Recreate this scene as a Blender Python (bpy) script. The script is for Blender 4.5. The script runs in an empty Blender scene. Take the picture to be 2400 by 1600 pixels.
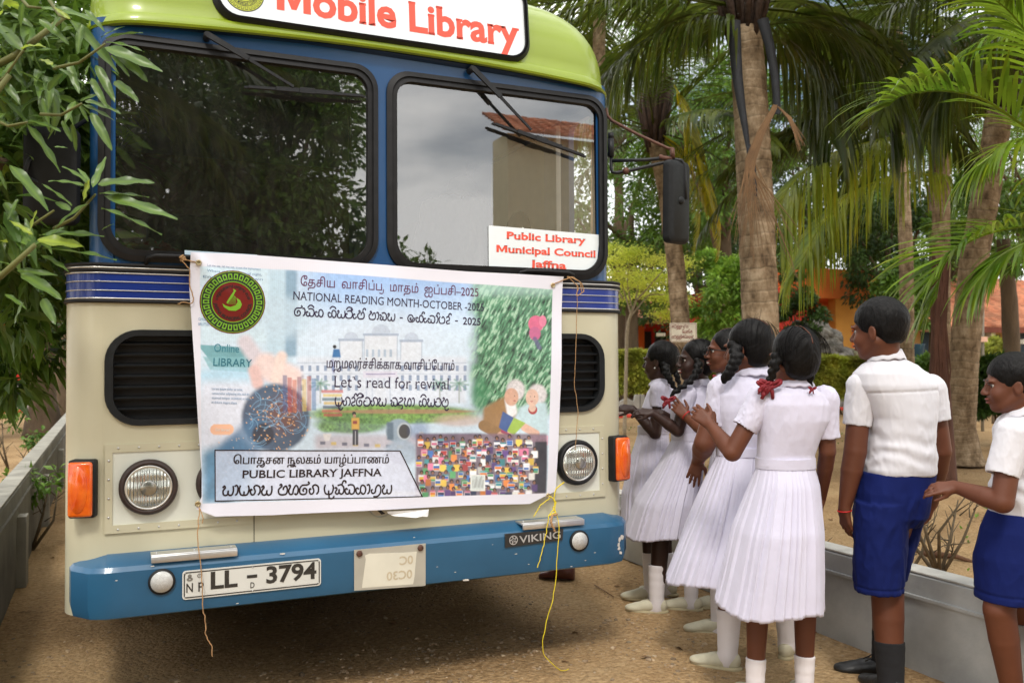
import bpy, bmesh, math, random
import numpy as np
from mathutils import Vector, Matrix
R_ = math.radians
random.seed(7); rng = np.random.default_rng(11)
scene = bpy.context.scene
COL = scene.collection
# ------------------------------------------------------------------ camera
F_PX = 2061.9                      # focal length in pixels of a 2400 px wide frame
CAM = np.array([-.9933, -3.6147, 1.38]); YAW, PITCH, ROLL = .41385, .02357, -.00551
cam_d = bpy.data.cameras.new('camera'); cam = bpy.data.objects.new('camera', cam_d); COL.objects.link(cam)
cam_d.sensor_width = 36; cam_d.lens = 36*F_PX/2400; cam_d.clip_end = 800; cam_d.clip_start = .05
_d = np.array([math.sin(YAW)*math.cos(PITCH), math.cos(YAW)*math.cos(PITCH), math.sin(PITCH)])
_r = np.array([math.cos(YAW), -math.sin(YAW), 0.]); _u = np.cross(_r, _d)
_R = _r*math.cos(ROLL)+_u*math.sin(ROLL); _U = _u*math.cos(ROLL)-_r*math.sin(ROLL)
cam.matrix_world = Matrix(((_R[0], _U[0], -_d[0], CAM[0]), (_R[1], _U[1], -_d[1], CAM[1]), (_R[2], _U[2], -_d[2], CAM[2]), (0, 0, 0, 1)))
cam_d.dof.use_dof = True; cam_d.dof.focus_distance = 3.9; cam_d.dof.aperture_fstop = 4.0
scene.camera = cam
# ------------------------------------------------------------------ light, sky, exposure
SUN_EL, SUN_AZ = 52, 205           # azimuth measured clockwise from +Y: light comes from behind the camera
w = bpy.data.worlds.new('World'); scene.world = w; w.use_nodes = True
nt = w.node_tree; nt.nodes.clear()
out = nt.nodes.new('ShaderNodeOutputWorld'); bg = nt.nodes.new('ShaderNodeBackground'); sky = nt.nodes.new('ShaderNodeTexSky')
sky.sky_type = 'NISHITA'; sky.sun_disc = False; sky.sun_elevation = R_(SUN_EL); sky.sun_rotation = R_(SUN_AZ)
sky.air_density = 1.2; sky.dust_density = 2.0; sky.ozone_density = 1.0
tc = nt.nodes.new('ShaderNodeTexCoord'); mp = nt.nodes.new('ShaderNodeMapping'); mp.inputs['Scale'].default_value = (1, 1, 2.6)
no = nt.nodes.new('ShaderNodeTexNoise'); no.inputs['Scale'].default_value = 2.2; no.inputs['Detail'].default_value = 7; no.inputs['Roughness'].default_value = .55
cr = nt.nodes.new('ShaderNodeValToRGB'); cr.color_ramp.elements[0].position = .30; cr.color_ramp.elements[1].position = .56
mx = nt.nodes.new('ShaderNodeMix'); mx.data_type = 'RGBA'; mx.inputs[7].default_value = (21, 20.8, 20.4, 1)
nt.links.new(tc.outputs['Generated'], mp.inputs[0]); nt.links.new(mp.outputs[0], no.inputs['Vector'])
nt.links.new(no.outputs[0], cr.inputs[0]); nt.links.new(cr.outputs[0], mx.inputs[0]); nt.links.new(sky.outputs[0], mx.inputs[6])
nt.links.new(mx.outputs[2], bg.inputs[0]); bg.inputs[1].default_value = .115; nt.links.new(bg.outputs[0], out.inputs[0])
sd = bpy.data.lights.new('sun', 'SUN'); sd.energy = 2.1; sd.angle = R_(10); sd.color = (1, .95, .87)
sun = bpy.data.objects.new('sun', sd); COL.objects.link(sun)
_el, _az = R_(SUN_EL), R_(SUN_AZ)
_to = Vector((math.sin(_az)*math.cos(_el), math.cos(_az)*math.cos(_el), math.sin(_el)))
sun.rotation_euler = _to.to_track_quat('Z', 'Y').to_euler(); sun.location = (0, 0, 20)
vs = scene.view_settings; vs.view_transform = 'Standard'; vs.look = 'None'; vs.gamma = 1; vs.exposure = -.04; vs.use_curve_mapping = False
scene.cycles.max_bounces = 6; scene.cycles.transparent_max_bounces = 12
# ------------------------------------------------------------------ picture points -> places
ZW = {'A': (0, 0, .38265), 'B': (400, 0, .44643), 'C': (1350, 0, .44643), 'D': (0, 550, .38265), 'E': (0, 1000, .38265), 'F': (430, 570, .41456),
      'G': (750, 1000, .38265), 'H': (1400, 650, .31881), 'I': (1400, 1100, .31881), 'J': (1800, 650, .31881), 'K': (1800, 1100, .31881), 'L': (1400, 180, .19133), 'P': (0, 0, 1)}
def _ray(z, x, y):
    a, b, s = ZW[z]
    return _d+_R*((a+x*s)-1200)/F_PX+_U*(800-(b+y*s))/F_PX
def onY(z, x, y, Y=0.): v = _ray(z, x, y); return CAM+v*((Y-CAM[1])/v[1])
def onZ(z, x, y, Z=0.): v = _ray(z, x, y); return CAM+v*((Z-CAM[2])/v[2])
def onX(z, x, y, X=0.): v = _ray(z, x, y); return CAM+v*((X-CAM[0])/v[0])
def atD(z, x, y, D): return CAM+_ray(z, x, y)*D
# ------------------------------------------------------------------ materials
MATS = {}
def sock(n, k, v):
    if k in n.inputs: n.inputs[k].default_value = v
def srgb(*c): return tuple((x/255/12.92 if x/255 <= .04045 else ((x/255+.055)/1.055)**2.4) for x in c)
def M(name, col=(.5, .5, .5), rough=.6, metal=0., var=.12, scale=6., bump=0., bscale=60., coat=0., spec=.5, stretch=(1, 1, 1), col2=None, dist=.01,
      trans=0., attr=None, detail=5, sheen=0., thr=None, emit=None, translu=0.):
    if name in MATS: return MATS[name]
    m = bpy.data.materials.new(name); m.use_nodes = True; N = m.node_tree.nodes; L = m.node_tree.links
    b = N['Principled BSDF']; o = N['Material Output']
    sock(b, 'Roughness', rough); sock(b, 'Metallic', metal); sock(b, 'Coat Weight', coat); sock(b, 'Coat Roughness', .06); sock(b, 'Specular IOR Level', spec)
    sock(b, 'Transmission Weight', trans); sock(b, 'Sheen Weight', sheen)
    t = N.new('ShaderNodeTexCoord'); p = N.new('ShaderNodeMapping'); p.inputs['Scale'].default_value = stretch; L.new(t.outputs['Object'], p.inputs[0])
    n = N.new('ShaderNodeTexNoise'); n.inputs['Scale'].default_value = scale; n.inputs['Detail'].default_value = detail; L.new(p.outputs[0], n.inputs['Vector'])
    r = N.new('ShaderNodeValToRGB'); a, c = (.3, .7) if thr is None else thr
    r.color_ramp.elements[0].position = a; r.color_ramp.elements[1].position = c
    c1 = tuple(x*(1-var) for x in col[:3]); c2 = tuple(min(1, x*(1+var)) for x in col[:3]) if col2 is None else col2
    r.color_ramp.elements[0].color = (*(c1 if col2 is None else col), 1); r.color_ramp.elements[1].color = (*c2, 1)
    L.new(n.outputs[0], r.inputs[0]); src = r.outputs[0]
    if attr:
        at = N.new('ShaderNodeAttribute'); at.attribute_name = attr
        x = N.new('ShaderNodeMix'); x.data_type = 'RGBA'; x.blend_type = 'MULTIPLY'; x.inputs[0].default_value = 1
        L.new(src, x.inputs[6]); L.new(at.outputs['Color'], x.inputs[7]); src = x.outputs[2]
    L.new(src, b.inputs['Base Color'])
    if bump:
        n2 = N.new('ShaderNodeTexNoise'); n2.inputs['Scale'].default_value = bscale; n2.inputs['Detail'].default_value = 6; L.new(p.outputs[0], n2.inputs['Vector'])
        bu = N.new('ShaderNodeBump'); bu.inputs['Strength'].default_value = bump; bu.inputs['Distance'].default_value = dist
        L.new(n2.outputs[0], bu.inputs['Height']); L.new(bu.outputs[0], b.inputs['Normal'])
    if emit: sock(b, 'Emission Color', (*emit[:3], 1)); sock(b, 'Emission Strength', emit[3])
    if translu:
        tr = N.new('ShaderNodeBsdfTranslucent'); L.new(src, tr.inputs[0]); ms = N.new('ShaderNodeMixShader'); ms.inputs[0].default_value = translu
        L.new(b.outputs[0], ms.inputs[1]); L.new(tr.outputs[0], ms.inputs[2]); L.new(ms.outputs[0], o.inputs[0])
    MATS[name] = m; return m
def glass(name, tint=(1, 1, 1), ior=1.6, rough=.0, dust=0.):
    m = bpy.data.materials.new(name); m.use_nodes = True; N = m.node_tree.nodes; L = m.node_tree.links; N.clear()
    o = N.new('ShaderNodeOutputMaterial'); f = N.new('ShaderNodeFresnel'); f.inputs[0].default_value = ior
    t = N.new('ShaderNodeBsdfTransparent'); t.inputs[0].default_value = (*tint, 1); g = N.new('ShaderNodeBsdfGlossy'); g.inputs['Roughness'].default_value = rough
    x = N.new('ShaderNodeMixShader'); L.new(f.outputs[0], x.inputs[0]); L.new(t.outputs[0], x.inputs[1]); L.new(g.outputs[0], x.inputs[2]); L.new(x.outputs[0], o.inputs[0])
    if dust:  # streaky dust film that also lays a pale haze over the pane
        tc_ = N.new('ShaderNodeTexCoord'); mp_ = N.new('ShaderNodeMapping'); mp_.inputs['Scale'].default_value = (9, 9, 2.2); mp_.inputs['Rotation'].default_value = (0, .5, 0); L.new(tc_.outputs['Object'], mp_.inputs[0])
        n_ = N.new('ShaderNodeTexNoise'); n_.inputs['Scale'].default_value = 2.; n_.inputs['Detail'].default_value = 8; n_.inputs['Roughness'].default_value = .7; L.new(mp_.outputs[0], n_.inputs['Vector'])
        mr = N.new('ShaderNodeMapRange'); mr.inputs[1].default_value = .35; mr.inputs[2].default_value = .8; mr.inputs[3].default_value = dust*.25; mr.inputs[4].default_value = dust*1.6; L.new(n_.outputs[0], mr.inputs[0])
        df = N.new('ShaderNodeBsdfDiffuse'); df.inputs[0].default_value = (.6, .56, .5, 1); x2 = N.new('ShaderNodeMixShader'); L.new(mr.outputs[0], x2.inputs[0]); L.new(x.outputs[0], x2.inputs[1]); L.new(df.outputs[0], x2.inputs[2]); L.new(x2.outputs[0], o.inputs[0])
    MATS[name] = m; return m
# ------------------------------------------------------------------ objects
WM = {}                                                # object -> world matrix
def wm(o): return WM.get(o.name, Matrix.Identity(4))
def tag(o, label=None, cat=None, group=None, kind=None):
    for k, v in (('label', label), ('category', cat), ('group', group), ('kind', kind)):
        if v: o[k] = v
    return o
def empty(name, loc, rz=0., label=None, cat=None, group=None):
    o = bpy.data.objects.new(name, None); COL.objects.link(o); o.empty_display_size = .1
    o.location = loc; o.rotation_euler = (0, 0, rz); WM[o.name] = Matrix.Translation(Vector(loc)) @ Matrix.Rotation(rz, 4, 'Z')
    return tag(o, label, cat, group)
def mesh(name, V, Fs, mat=None, smooth=True, cols=None, mats=None, midx=None):
    V = np.asarray(V, dtype=np.float32).reshape(-1, 3)
    me = bpy.data.meshes.new(name)
    if isinstance(Fs, np.ndarray): Fs = [Fs]
    if Fs and not isinstance(Fs[0], np.ndarray):
        me.from_pydata(V.tolist(), [], [tuple(int(i) for i in f) for f in Fs])
    else:
        Fs = [f for f in Fs if len(f)]
        nf = sum(len(f) for f in Fs); nl = sum(f.size for f in Fs)
        me.vertices.add(len(V)); me.vertices.foreach_set('co', V.ravel()); me.loops.add(nl); me.polygons.add(nf)
        me.loops.foreach_set('vertex_index', np.concatenate([f.ravel() for f in Fs]).astype(np.int32))
        tot = np.concatenate([np.full(len(f), f.shape[1]) for f in Fs]).astype(np.int32)
        me.polygons.foreach_set('loop_start', np.concatenate([[0], np.cumsum(tot)[:-1]]).astype(np.int32))
        me.update(calc_edges=True)
    if len(me.polygons): me.polygons.foreach_set('use_smooth', np.full(len(me.polygons), bool(smooth)))
    if cols is not None:
        a = me.color_attributes.new('tint', 'FLOAT_COLOR', 'POINT'); c = np.ones((len(V), 4), np.float32); c[:, :3] = cols; a.data.foreach_set('color', c.ravel())
    for m in (mats or ([mat] if mat else [])): me.materials.append(m)
    if midx is not None: me.polygons.foreach_set('material_index', np.asarray(midx, np.int32))
    me.update(); return me
def mk(name, V, Fs, mat=None, parent=None, smooth=True, cols=None, mats=None, midx=None, local=False, origin=None):
    """one mesh object; V in world space unless local (then in the parent's space)"""
    V = np.asarray(V, dtype=np.float64).reshape(-1, 3)
    if parent is not None:
        if not local:
            Mi = np.array(wm(parent).inverted()); V = V@Mi[:3, :3].T+Mi[:3, 3]
        loc = np.zeros(3) if origin is None else np.asarray(origin, float)
    else: loc = np.array([(V[:, 0].min()+V[:, 0].max())/2, (V[:, 1].min()+V[:, 1].max())/2, V[:, 2].min()]) if origin is None else np.asarray(origin, float)
    me = mesh(name, V-loc, Fs, mat, smooth, cols, mats, midx)
    o = bpy.data.objects.new(name, me); COL.objects.link(o); o.location = loc; o.parent = parent
    WM[o.name] = (wm(parent) if parent is not None else Matrix.Identity(4)) @ Matrix.Translation(Vector(loc))
    return o
def inst(name, me, loc, rot=(0, 0, 0), sc=(1, 1, 1), parent=None):
    """another object on shared mesh data; loc in the parent's space"""
    o = bpy.data.objects.new(name, me); COL.objects.link(o); o.location = loc; o.rotation_euler = rot; o.scale = sc; o.parent = parent
    return o
class MB:
    """collects simple shapes into one mesh"""
    def __init__(s): s.V = []; s.F = []; s.n = 0
    def add(s, V, F):
        V = np.asarray(V, float).reshape(-1, 3); s.V.append(V); s.F += [tuple(int(i)+s.n for i in f) for f in F]; s.n += len(V); return s
    def box(s, a, b, bev=0.):
        a = np.array(a, float); b = np.array(b, float); lo = np.minimum(a, b); hi = np.maximum(a, b)
        if bev <= 0:
            V = [(x, y, z) for x in (lo[0], hi[0]) for y in (lo[1], hi[1]) for z in (lo[2], hi[2])]
            return s.add(V, [(0, 1, 3, 2), (4, 6, 7, 5), (0, 4, 5, 1), (2, 3, 7, 6), (0, 2, 6, 4), (1, 5, 7, 3)])
        bm = bmesh.new(); bmesh.ops.create_cube(bm, size=1)
        for v in bm.verts: v.co = Vector([(lo[i]+hi[i])/2+v.co[i]*(hi[i]-lo[i]) for i in range(3)])
        bmesh.ops.bevel(bm, geom=bm.edges[:], offset=bev, segments=2, affect='EDGES', profile=.5)
        return s.bm(bm)
    def bm(s, bm):
        bm.verts.index_update(); s.add([v.co[:] for v in bm.verts], [[v.index for v in f.verts] for f in bm.faces]); bm.free(); return s
    def tube(s, pts, r, n=8, cap=True):
        P = np.asarray(pts, float); m = len(P); rr = np.full(m, r, float) if np.isscalar(r) else np.asarray(r, float)
        T = np.gradient(P, axis=0); T /= np.linalg.norm(T, axis=1)[:, None]+1e-12
        up = np.array([0, 0, 1.]) if abs(T[0][2]) < .9 else np.array([1., 0, 0]); A = np.cross(T[0], up); A /= np.linalg.norm(A)
        V = []
        for i in range(m):
            A = A-T[i]*A.dot(T[i]); A /= np.linalg.norm(A)+1e-12; B = np.cross(T[i], A)
            for k in range(n):
                t = 2*math.pi*k/n; V.append(P[i]+rr[i]*(A*math.cos(t)+B*math.sin(t)))
        F = [(i*n+k, i*n+(k+1) % n, (i+1)*n+(k+1) % n, (i+1)*n+k) for i in range(m-1) for k in range(n)]
        if cap: F += [tuple(range(n))[::-1], tuple((m-1)*n+k for k in range(n))]
        return s.add(V, F)
    def lathe(s, prof, c=(0, 0, 0), axis='z', n=24, sx=1., sy=1.):
        V = []; c = np.array(c, float)
        for rr, h in prof:
            for k in range(n):
                t = 2*math.pi*k/n; x, y = rr*math.cos(t)*sx, rr*math.sin(t)*sy
                V.append(c+(np.array([x, y, h]) if axis == 'z' else np.array([x, h, y]) if axis == 'y' else np.array([h, x, y])))
        m = len(prof); F = [(i*n+k, i*n+(k+1) % n, (i+1)*n+(k+1) % n, (i+1)*n+k) for i in range(m-1) for k in range(n)]
        F += [tuple(range(n))[::-1], tuple((m-1)*n+k for k in range(n))]
        return s.add(V, F)
    def sphere(s, c, r, n=12, m=8):
        r = (r, r, r) if np.isscalar(r) else r; V = []; F = []
        for i in range(m+1):
            a = math.pi*i/m
            for k in range(n):
                t = 2*math.pi*k/n; V.append((c[0]+r[0]*math.sin(a)*math.cos(t), c[1]+r[1]*math.sin(a)*math.sin(t), c[2]+r[2]*math.cos(a)))
        F = [(i*n+k, (i+1)*n+k, (i+1)*n+(k+1) % n, i*n+(k+1) % n) for i in range(m) for k in range(n)]
        return s.add(V, F)
    def get(s): return (np.concatenate(s.V) if s.V else np.zeros((0, 3))), s.F
    def build(s, name, mat, parent=None, smooth=True, **kw):
        V, F = s.get(); return mk(name, V, F, mat, parent, smooth, **kw)
def autosmooth(o, deg=35):
    me = o.data
    try: me.set_sharp_from_angle(angle=R_(deg))
    except Exception: pass
    return o
# value noise -----------------------------------------------------------------
def _h(ix, iy, iz):
    n = (ix*374761393+iy*668265263+iz*1274126177) & 0xffffffff
    n = ((n ^ (n >> 13))*1274126177) & 0xffffffff
    return ((n ^ (n >> 16)) & 0xffff)/65535.
def vnoise(P):
    P = np.asarray(P, np.float64); I = np.floor(P).astype(np.int64); f = P-I; f = f*f*(3-2*f); r = 0
    for dx in (0, 1):
        for dy in (0, 1):
            for dz in (0, 1):
                wgt = (f[..., 0] if dx else 1-f[..., 0])*(f[..., 1] if dy else 1-f[..., 1])*(f[..., 2] if dz else 1-f[..., 2])
                r = r+wgt*_h(I[..., 0]+dx, I[..., 1]+dy, I[..., 2]+dz)
    return r*2-1
def fbm(P, o=4):
    r = 0; a = .5; P = np.asarray(P, float)
    for i in range(o): r = r+a*vnoise(P*(2**i)+17.3*i); a *= .5
    return r
# flat outlines ---------------------------------------------------------------
def rrect(x0, x1, z0, z1, r, n=6):
    rs = r if isinstance(r, (list, tuple)) else [r]*4; pts = []          # corner order: br, tr, tl, bl
    for (cx, cz, a0, q) in ((x1, z0, -90, rs[0]), (x1, z1, 0, rs[1]), (x0, z1, 90, rs[2]), (x0, z0, 180, rs[3])):
        sx = -1 if cx == x1 else 1; sz = 1 if cz == z0 else -1
        for k in range(n+1):
            a = R_(a0+90*k/n); pts.append((cx+sx*q+q*math.cos(a), cz+sz*q+q*math.sin(a)))
    return pts
def _curve(splines):
    c = bpy.data.curves.new('c', 'CURVE'); c.dimensions = '2D'; c.fill_mode = 'BOTH'
    for pts in splines:
        sp = c.splines.new('POLY'); sp.points.add(len(pts)-1); sp.use_cyclic_u = True
        sp.points.foreach_set('co', np.array([(x, y, 0, 1) for x, y in pts], float).ravel())
    return c
def _tomesh(c):
    o = bpy.data.objects.new('c', c); me = bpy.data.meshes.new_from_object(o)
    V = np.zeros(len(me.vertices)*3); me.vertices.foreach_get('co', V); F = [tuple(p.vertices) for p in me.polygons]
    bpy.data.objects.remove(o); bpy.data.meshes.remove(me); return V.reshape(-1, 3), F
def flat(outer, holes=(), y=0., thick=.02):
    """plate in the XZ plane facing -Y, given thickness towards +Y"""
    c = _curve([outer]+list(holes)); c.extrude = thick/2; V, F = _tomesh(c); bpy.data.curves.remove(c)
    return np.stack([V[:, 0], y+thick/2-V[:, 2]*1., V[:, 1]], 1), F
_MP = [(0, 0), (0, .7), (.2, .7), (.38, .27), (.56, .7), (.76, .7), (.76, 0), (.59, 0), (.59, .44), (.435, .05), (.325, .05), (.17, .44), (.17, 0)]
def tamil_glyphs(s, bold=0.):
    """lettering whose overlapping outlines are filled one by one"""
    c = bpy.data.curves.new('t', 'FONT'); c.body = s; c.size = 1.; c.resolution_u = 4; o = bpy.data.objects.new('t', c); q = o.to_curve(bpy.context.evaluated_depsgraph_get()); loops = []
    for sp in q.splines:
        bp = sp.bezier_points; n = len(bp); P = []
        if n < 2: continue
        for i in range(n):
            a, b = bp[i], bp[(i+1) % n]; p0, p1, p2, p3 = [np.array(v[:2]) for v in (a.co, a.handle_right, b.handle_left, b.co)]
            for t in (0, .25, .5, .75): P.append(p0*(1-t)**3+3*p1*t*(1-t)**2+3*p2*t*t*(1-t)+p3*t**3)
        P = np.array(P); keep = np.linalg.norm(P-np.roll(P, 1, 0), axis=1) > 1e-4; P = P[keep]; A = .5*np.sum(P[:, 0]*np.roll(P[:, 1], -1)-np.roll(P[:, 0], -1)*P[:, 1]); loops.append((A, P))
    o.to_curve_clear(); bpy.data.objects.remove(o); bpy.data.curves.remove(c)
    if not loops: return np.zeros((0, 2)), []
    Vs = []; Fs = []; E = np.concatenate([np.concatenate([P, np.roll(P, -1, 0)], 1) for A, P in loops]); st = 1/72.; ya, yb = E[:, 1].min(), E[:, 1].max()
    for y in np.arange(ya+st/2, yb, st):
        m = (E[:, 1] <= y) != (E[:, 3] <= y); e = E[m]
        if not len(e): continue
        xs = e[:, 0]+(y-e[:, 1])/(e[:, 3]-e[:, 1])*(e[:, 2]-e[:, 0]); sg = np.where(e[:, 3] > e[:, 1], 1, -1); o_ = np.argsort(xs); w_ = 0; x0 = 0.; end = -9.
        for x, d in zip(xs[o_], sg[o_]):
            if w_ == 0: x0 = x
            w_ += d
            if w_ == 0:
                a_ = max(x0-bold, end); b_ = x+bold; end = b_; k = len(Vs); Vs += [(a_, y-st/2), (b_, y-st/2), (b_, y+st/2), (a_, y+st/2)]; Fs.append((k, k+1, k+2, k+3))
    return np.array(Vs), Fs
def text2d(s, size=1., bold=0., sx=1., space=1.):
    if s[:1] == 'M' and bold > .015:
        V1, F1 = _tomesh(_curve([_MP])); V2, F2 = text2d(s[1:], size, bold, 1., space); V = np.vstack([V1[:, :2], V2+np.array([.80, 0])]); V[:, 0] *= sx; return V, list(F1)+[tuple(i+len(V1) for i in f) for f in F2]
    c = bpy.data.curves.new('t', 'FONT'); c.body = s; c.size = size; c.offset = bold; c.space_character = space; c.resolution_u = 3
    V, F = _tomesh(c); bpy.data.curves.remove(c)
    V = V[:, :2].copy(); V[:, 0] *= sx; return V, F
# ------------------------------------------------------------------ ground
def ground_mat():
    m = bpy.data.materials.new('sandy_soil'); m.use_nodes = True; N = m.node_tree.nodes; L = m.node_tree.links; b = N['Principled BSDF']; b.inputs['Roughness'].default_value = .95; sock(b, 'Specular IOR Level', .15)
    t = N.new('ShaderNodeTexCoord')
    def nz(s, d=6, r=.6): n = N.new('ShaderNodeTexNoise'); n.inputs['Scale'].default_value = s; n.inputs['Detail'].default_value = d; n.inputs['Roughness'].default_value = r; L.new(t.outputs['Object'], n.inputs['Vector']); return n
    def ramp(src, *st):
        r = N.new('ShaderNodeValToRGB'); e = r.color_ramp.elements
        while len(e) < len(st): e.new(.5)
        for i, (p, c) in enumerate(st): e[i].position = p; e[i].color = (*c, 1)
        L.new(src, r.inputs[0]); return r
    a = ramp(nz(.8, 8).outputs[0], (.38, srgb(140, 112, 78)), (.5, srgb(174, 144, 104)), (.72, srgb(196, 170, 130)))
    g = ramp(nz(38, 5, .7).outputs[0], (.36, srgb(92, 70, 48)), (.5, srgb(168, 138, 100)), (.66, srgb(192, 170, 136)))
    x = N.new('ShaderNodeMix'); x.data_type = 'RGBA'; x.inputs[0].default_value = .42; L.new(a.outputs[0], x.inputs[6]); L.new(g.outputs[0], x.inputs[7])
    v = N.new('ShaderNodeTexVoronoi'); v.inputs['Scale'].default_value = 55; L.new(t.outputs['Object'], v.inputs['Vector'])
    vr = ramp(v.outputs['Color'], (.2, (.55, .5, .45)), (.8, (1.15, 1.1, 1.05)))
    y = N.new('ShaderNodeMix'); y.data_type = 'RGBA'; y.blend_type = 'MULTIPLY'; y.inputs[0].default_value = .3; L.new(x.outputs[2], y.inputs[6]); L.new(vr.outputs[0], y.inputs[7]); L.new(y.outputs[2], b.inputs['Base Color'])
    ad = N.new('ShaderNodeMath'); ad.operation = 'MULTIPLY_ADD'; ad.inputs[1].default_value = -.5; L.new(v.outputs['Distance'], ad.inputs[0]); L.new(nz(24, 8, .7).outputs[0], ad.inputs[2])
    bu = N.new('ShaderNodeBump'); bu.inputs['Strength'].default_value = .9; bu.inputs['Distance'].default_value = .02; L.new(ad.outputs[0], bu.inputs['Height']); L.new(bu.outputs[0], b.inputs['Normal']); return m
soil = ground_mat()
def axis(lo, hi, fine0, fine1, st, big):
    a = list(np.arange(fine0, fine1, st)); p = fine0; s = st
    L_ = []
    while p > lo: s *= 1.25; p -= min(s, big); L_.append(p)
    R2 = []; p = fine1; s = st
    while p < hi: s *= 1.25; p += min(s, big); R2.append(p)
    return np.array(L_[::-1]+a+R2)
gx = axis(-400, 400, -2.6, 3.6, .035, 40.); gy_ = axis(-400, 400, -1.8, 2.6, .035, 40.)
GX, GY = np.meshgrid(gx, gy_, indexing='ij')
def gh(x, y):
    x = np.asarray(x, float); y = np.asarray(y, float); P = np.stack([x, y, x*0], -1)
    return (.022*fbm(P*1.1, 3)+.010*fbm(P*7., 3))*np.clip(1-np.hypot(x, y)/40, 0, 1)
GZ = gh(GX, GY); n0, n1 = GX.shape; idx = np.arange(n0*n1).reshape(n0, n1)
FQ = np.stack([idx[:-1, :-1], idx[1:, :-1], idx[1:, 1:], idx[:-1, 1:]], -1).reshape(-1, 4)
g = mk('ground', np.stack([GX, GY, GZ], -1).reshape(-1, 3), FQ, soil, None, True, origin=(0, 0, 0)); tag(g, 'pale brown sandy ground with grit', None, None, 'structure')
# loose grit on the drive
stoneM = M('grit_stone', srgb(150, 122, 94), .9, var=.35, scale=40, col2=srgb(196, 178, 150), attr='tint')
ico = bmesh.new(); bmesh.ops.create_icosphere(ico, subdivisions=1, radius=1); IV = np.array([v.co[:] for v in ico.verts]); IF = np.array([[v.index for v in f.verts] for f in ico.faces]); ico.free()
def grit(n, x0, x1, y0, y1, rmin, rmax, name, seed, keep=None):
    r = np.random.default_rng(seed); px = r.uniform(x0, x1, n); py = r.uniform(y0, y1, n)
    k = fbm(np.stack([px*.9, py*.9, px*0+3], 1), 3)+r.uniform(-.25, .25, n) > -.05; px, py = px[k], py[k]; n = len(px)
    s = rmin+(rmax-rmin)*r.random(n)**4; z = gh(px, py); V = IV[None]*s[:, None, None]*r.uniform(.6, 1.3, (n, 1, 3)); V *= r.uniform(.8, 1.2, (n, len(IV), 1)); V[..., 2] *= .55
    V += np.stack([px, py, z+s*.12], 1)[:, None]; F = IF[None]+(np.arange(n)*len(IV))[:, None, None]
    c = np.repeat(r.uniform(.45, 1.15, n)[:, None]*np.array([[1, .97, .93]]), len(IV), 0)
    o = mk(name, V.reshape(-1, 3), F.reshape(-1, 3), stoneM, None, False, cols=c); tag(o, 'loose grit and small stones scattered on the sandy drive', None, None, 'stuff')
grit(9000, -2.0, 2.3, -2.2, 1.6, .0025, .011, 'grit', 3)
grit(3500, -1.6, 1.6, -1.9, .6, .004, .017, 'gravel', 4)
# ================================================================== KERB WALLS, BORDERS, BUILDINGS
conc = M('concrete', srgb(128, 126, 120), .9, var=.16, scale=5, bump=.35, bscale=50, dist=.006, col2=srgb(158, 156, 148))
concp = M('painted_concrete', srgb(140, 142, 142), .8, var=.12, scale=2.2, bump=.3, bscale=50, dist=.004, thr=(.38, .62), col2=srgb(182, 183, 180))
capm = M('concrete_cap', srgb(170, 168, 162), .85, var=.12, scale=9, bump=.4, bscale=60, dist=.005, col2=srgb(196, 194, 186))
def kerbwall(name, x0, side, ya, yb, h, label, skew=0.):
    """low concrete wall along y; side +1: the drive lies to its left (smaller x)"""
    t = empty(name, (x0+side*.06, (ya+yb)/2, 0), 0, label, 'wall')
    prof = [(0, 0), (0, h-.10), (.0, h-.10), (-.012, h-.098), (-.012, h-.085), (0.0, h-.083), (.004, h-.0), (.014, h+.006), (.12, h+.006), (.13, h), (.13, 0)]
    ys = np.arange(ya, yb+.01, .25); V = []; 
    for y in ys:
        for i, (dx, z) in enumerate(prof): V.append((x0+skew*y+side*(dx+.004*float(fbm(np.array([y*2, z*6, 1.]), 3))), y, z+(.006*float(fbm(np.array([y*1.3, dx*9, 5.]), 3)) if z > .1 else 0)))
    n = len(prof); F = [(i*n+k, (i+1)*n+k, (i+1)*n+k+1, i*n+k+1) for i in range(len(ys)-1) for k in range(n-1)]
    F += [tuple(range(n))[::-1], tuple((len(ys)-1)*n+k for k in range(n))]
    if side < 0: F = [f[::-1] for f in F]
    autosmooth(mk('wall_body', V, F, concp if side > 0 else M('old_concrete', srgb(84, 84, 80), .95, var=.25, scale=3, bump=.5, bscale=30, dist=.008, col2=srgb(122, 120, 114)), t), 40)
    V, F = MB().box((x0+side*.008, ya+.002, h+.0065), (x0+side*.124, yb-.002, h+.016), .003).get(); V[:, 0] += skew*V[:, 1]; mk('coping', V, F, capm if side > 0 else M('old_cap', srgb(128, 126, 118), .95, var=.2, scale=7, bump=.5, bscale=40, dist=.006, col2=srgb(160, 158, 148)), t, False)
    return t
wr = kerbwall('kerb_wall', 2.21, 1, -1.62, 24, .43, 'low grey painted kerb wall behind the pupils on the right side of the drive')
pl_ = MB()
for y in np.arange(-1.62, 24, 4.): pass
wl = kerbwall('kerb_wall', -1.57, -1, -3.2, 30, .60, 'low weathered concrete kerb wall on the left of the bus', -.014)
for y in (-.9, .9, 2.7, 4.9, 7.4, 10.): MB().box((-1.575-.014*y, y-.07, 0), (-1.515-.014*y, y+.07, .44), .004).build('buttress', conc, wl, False)
MB().box((2.17, -1.66, 0), (2.38, -1.60, .452), .004).box((2.345, -3.2, 0), (2.46, -1.66, .44), .004).build('end_return', concp, wr, False)
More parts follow.
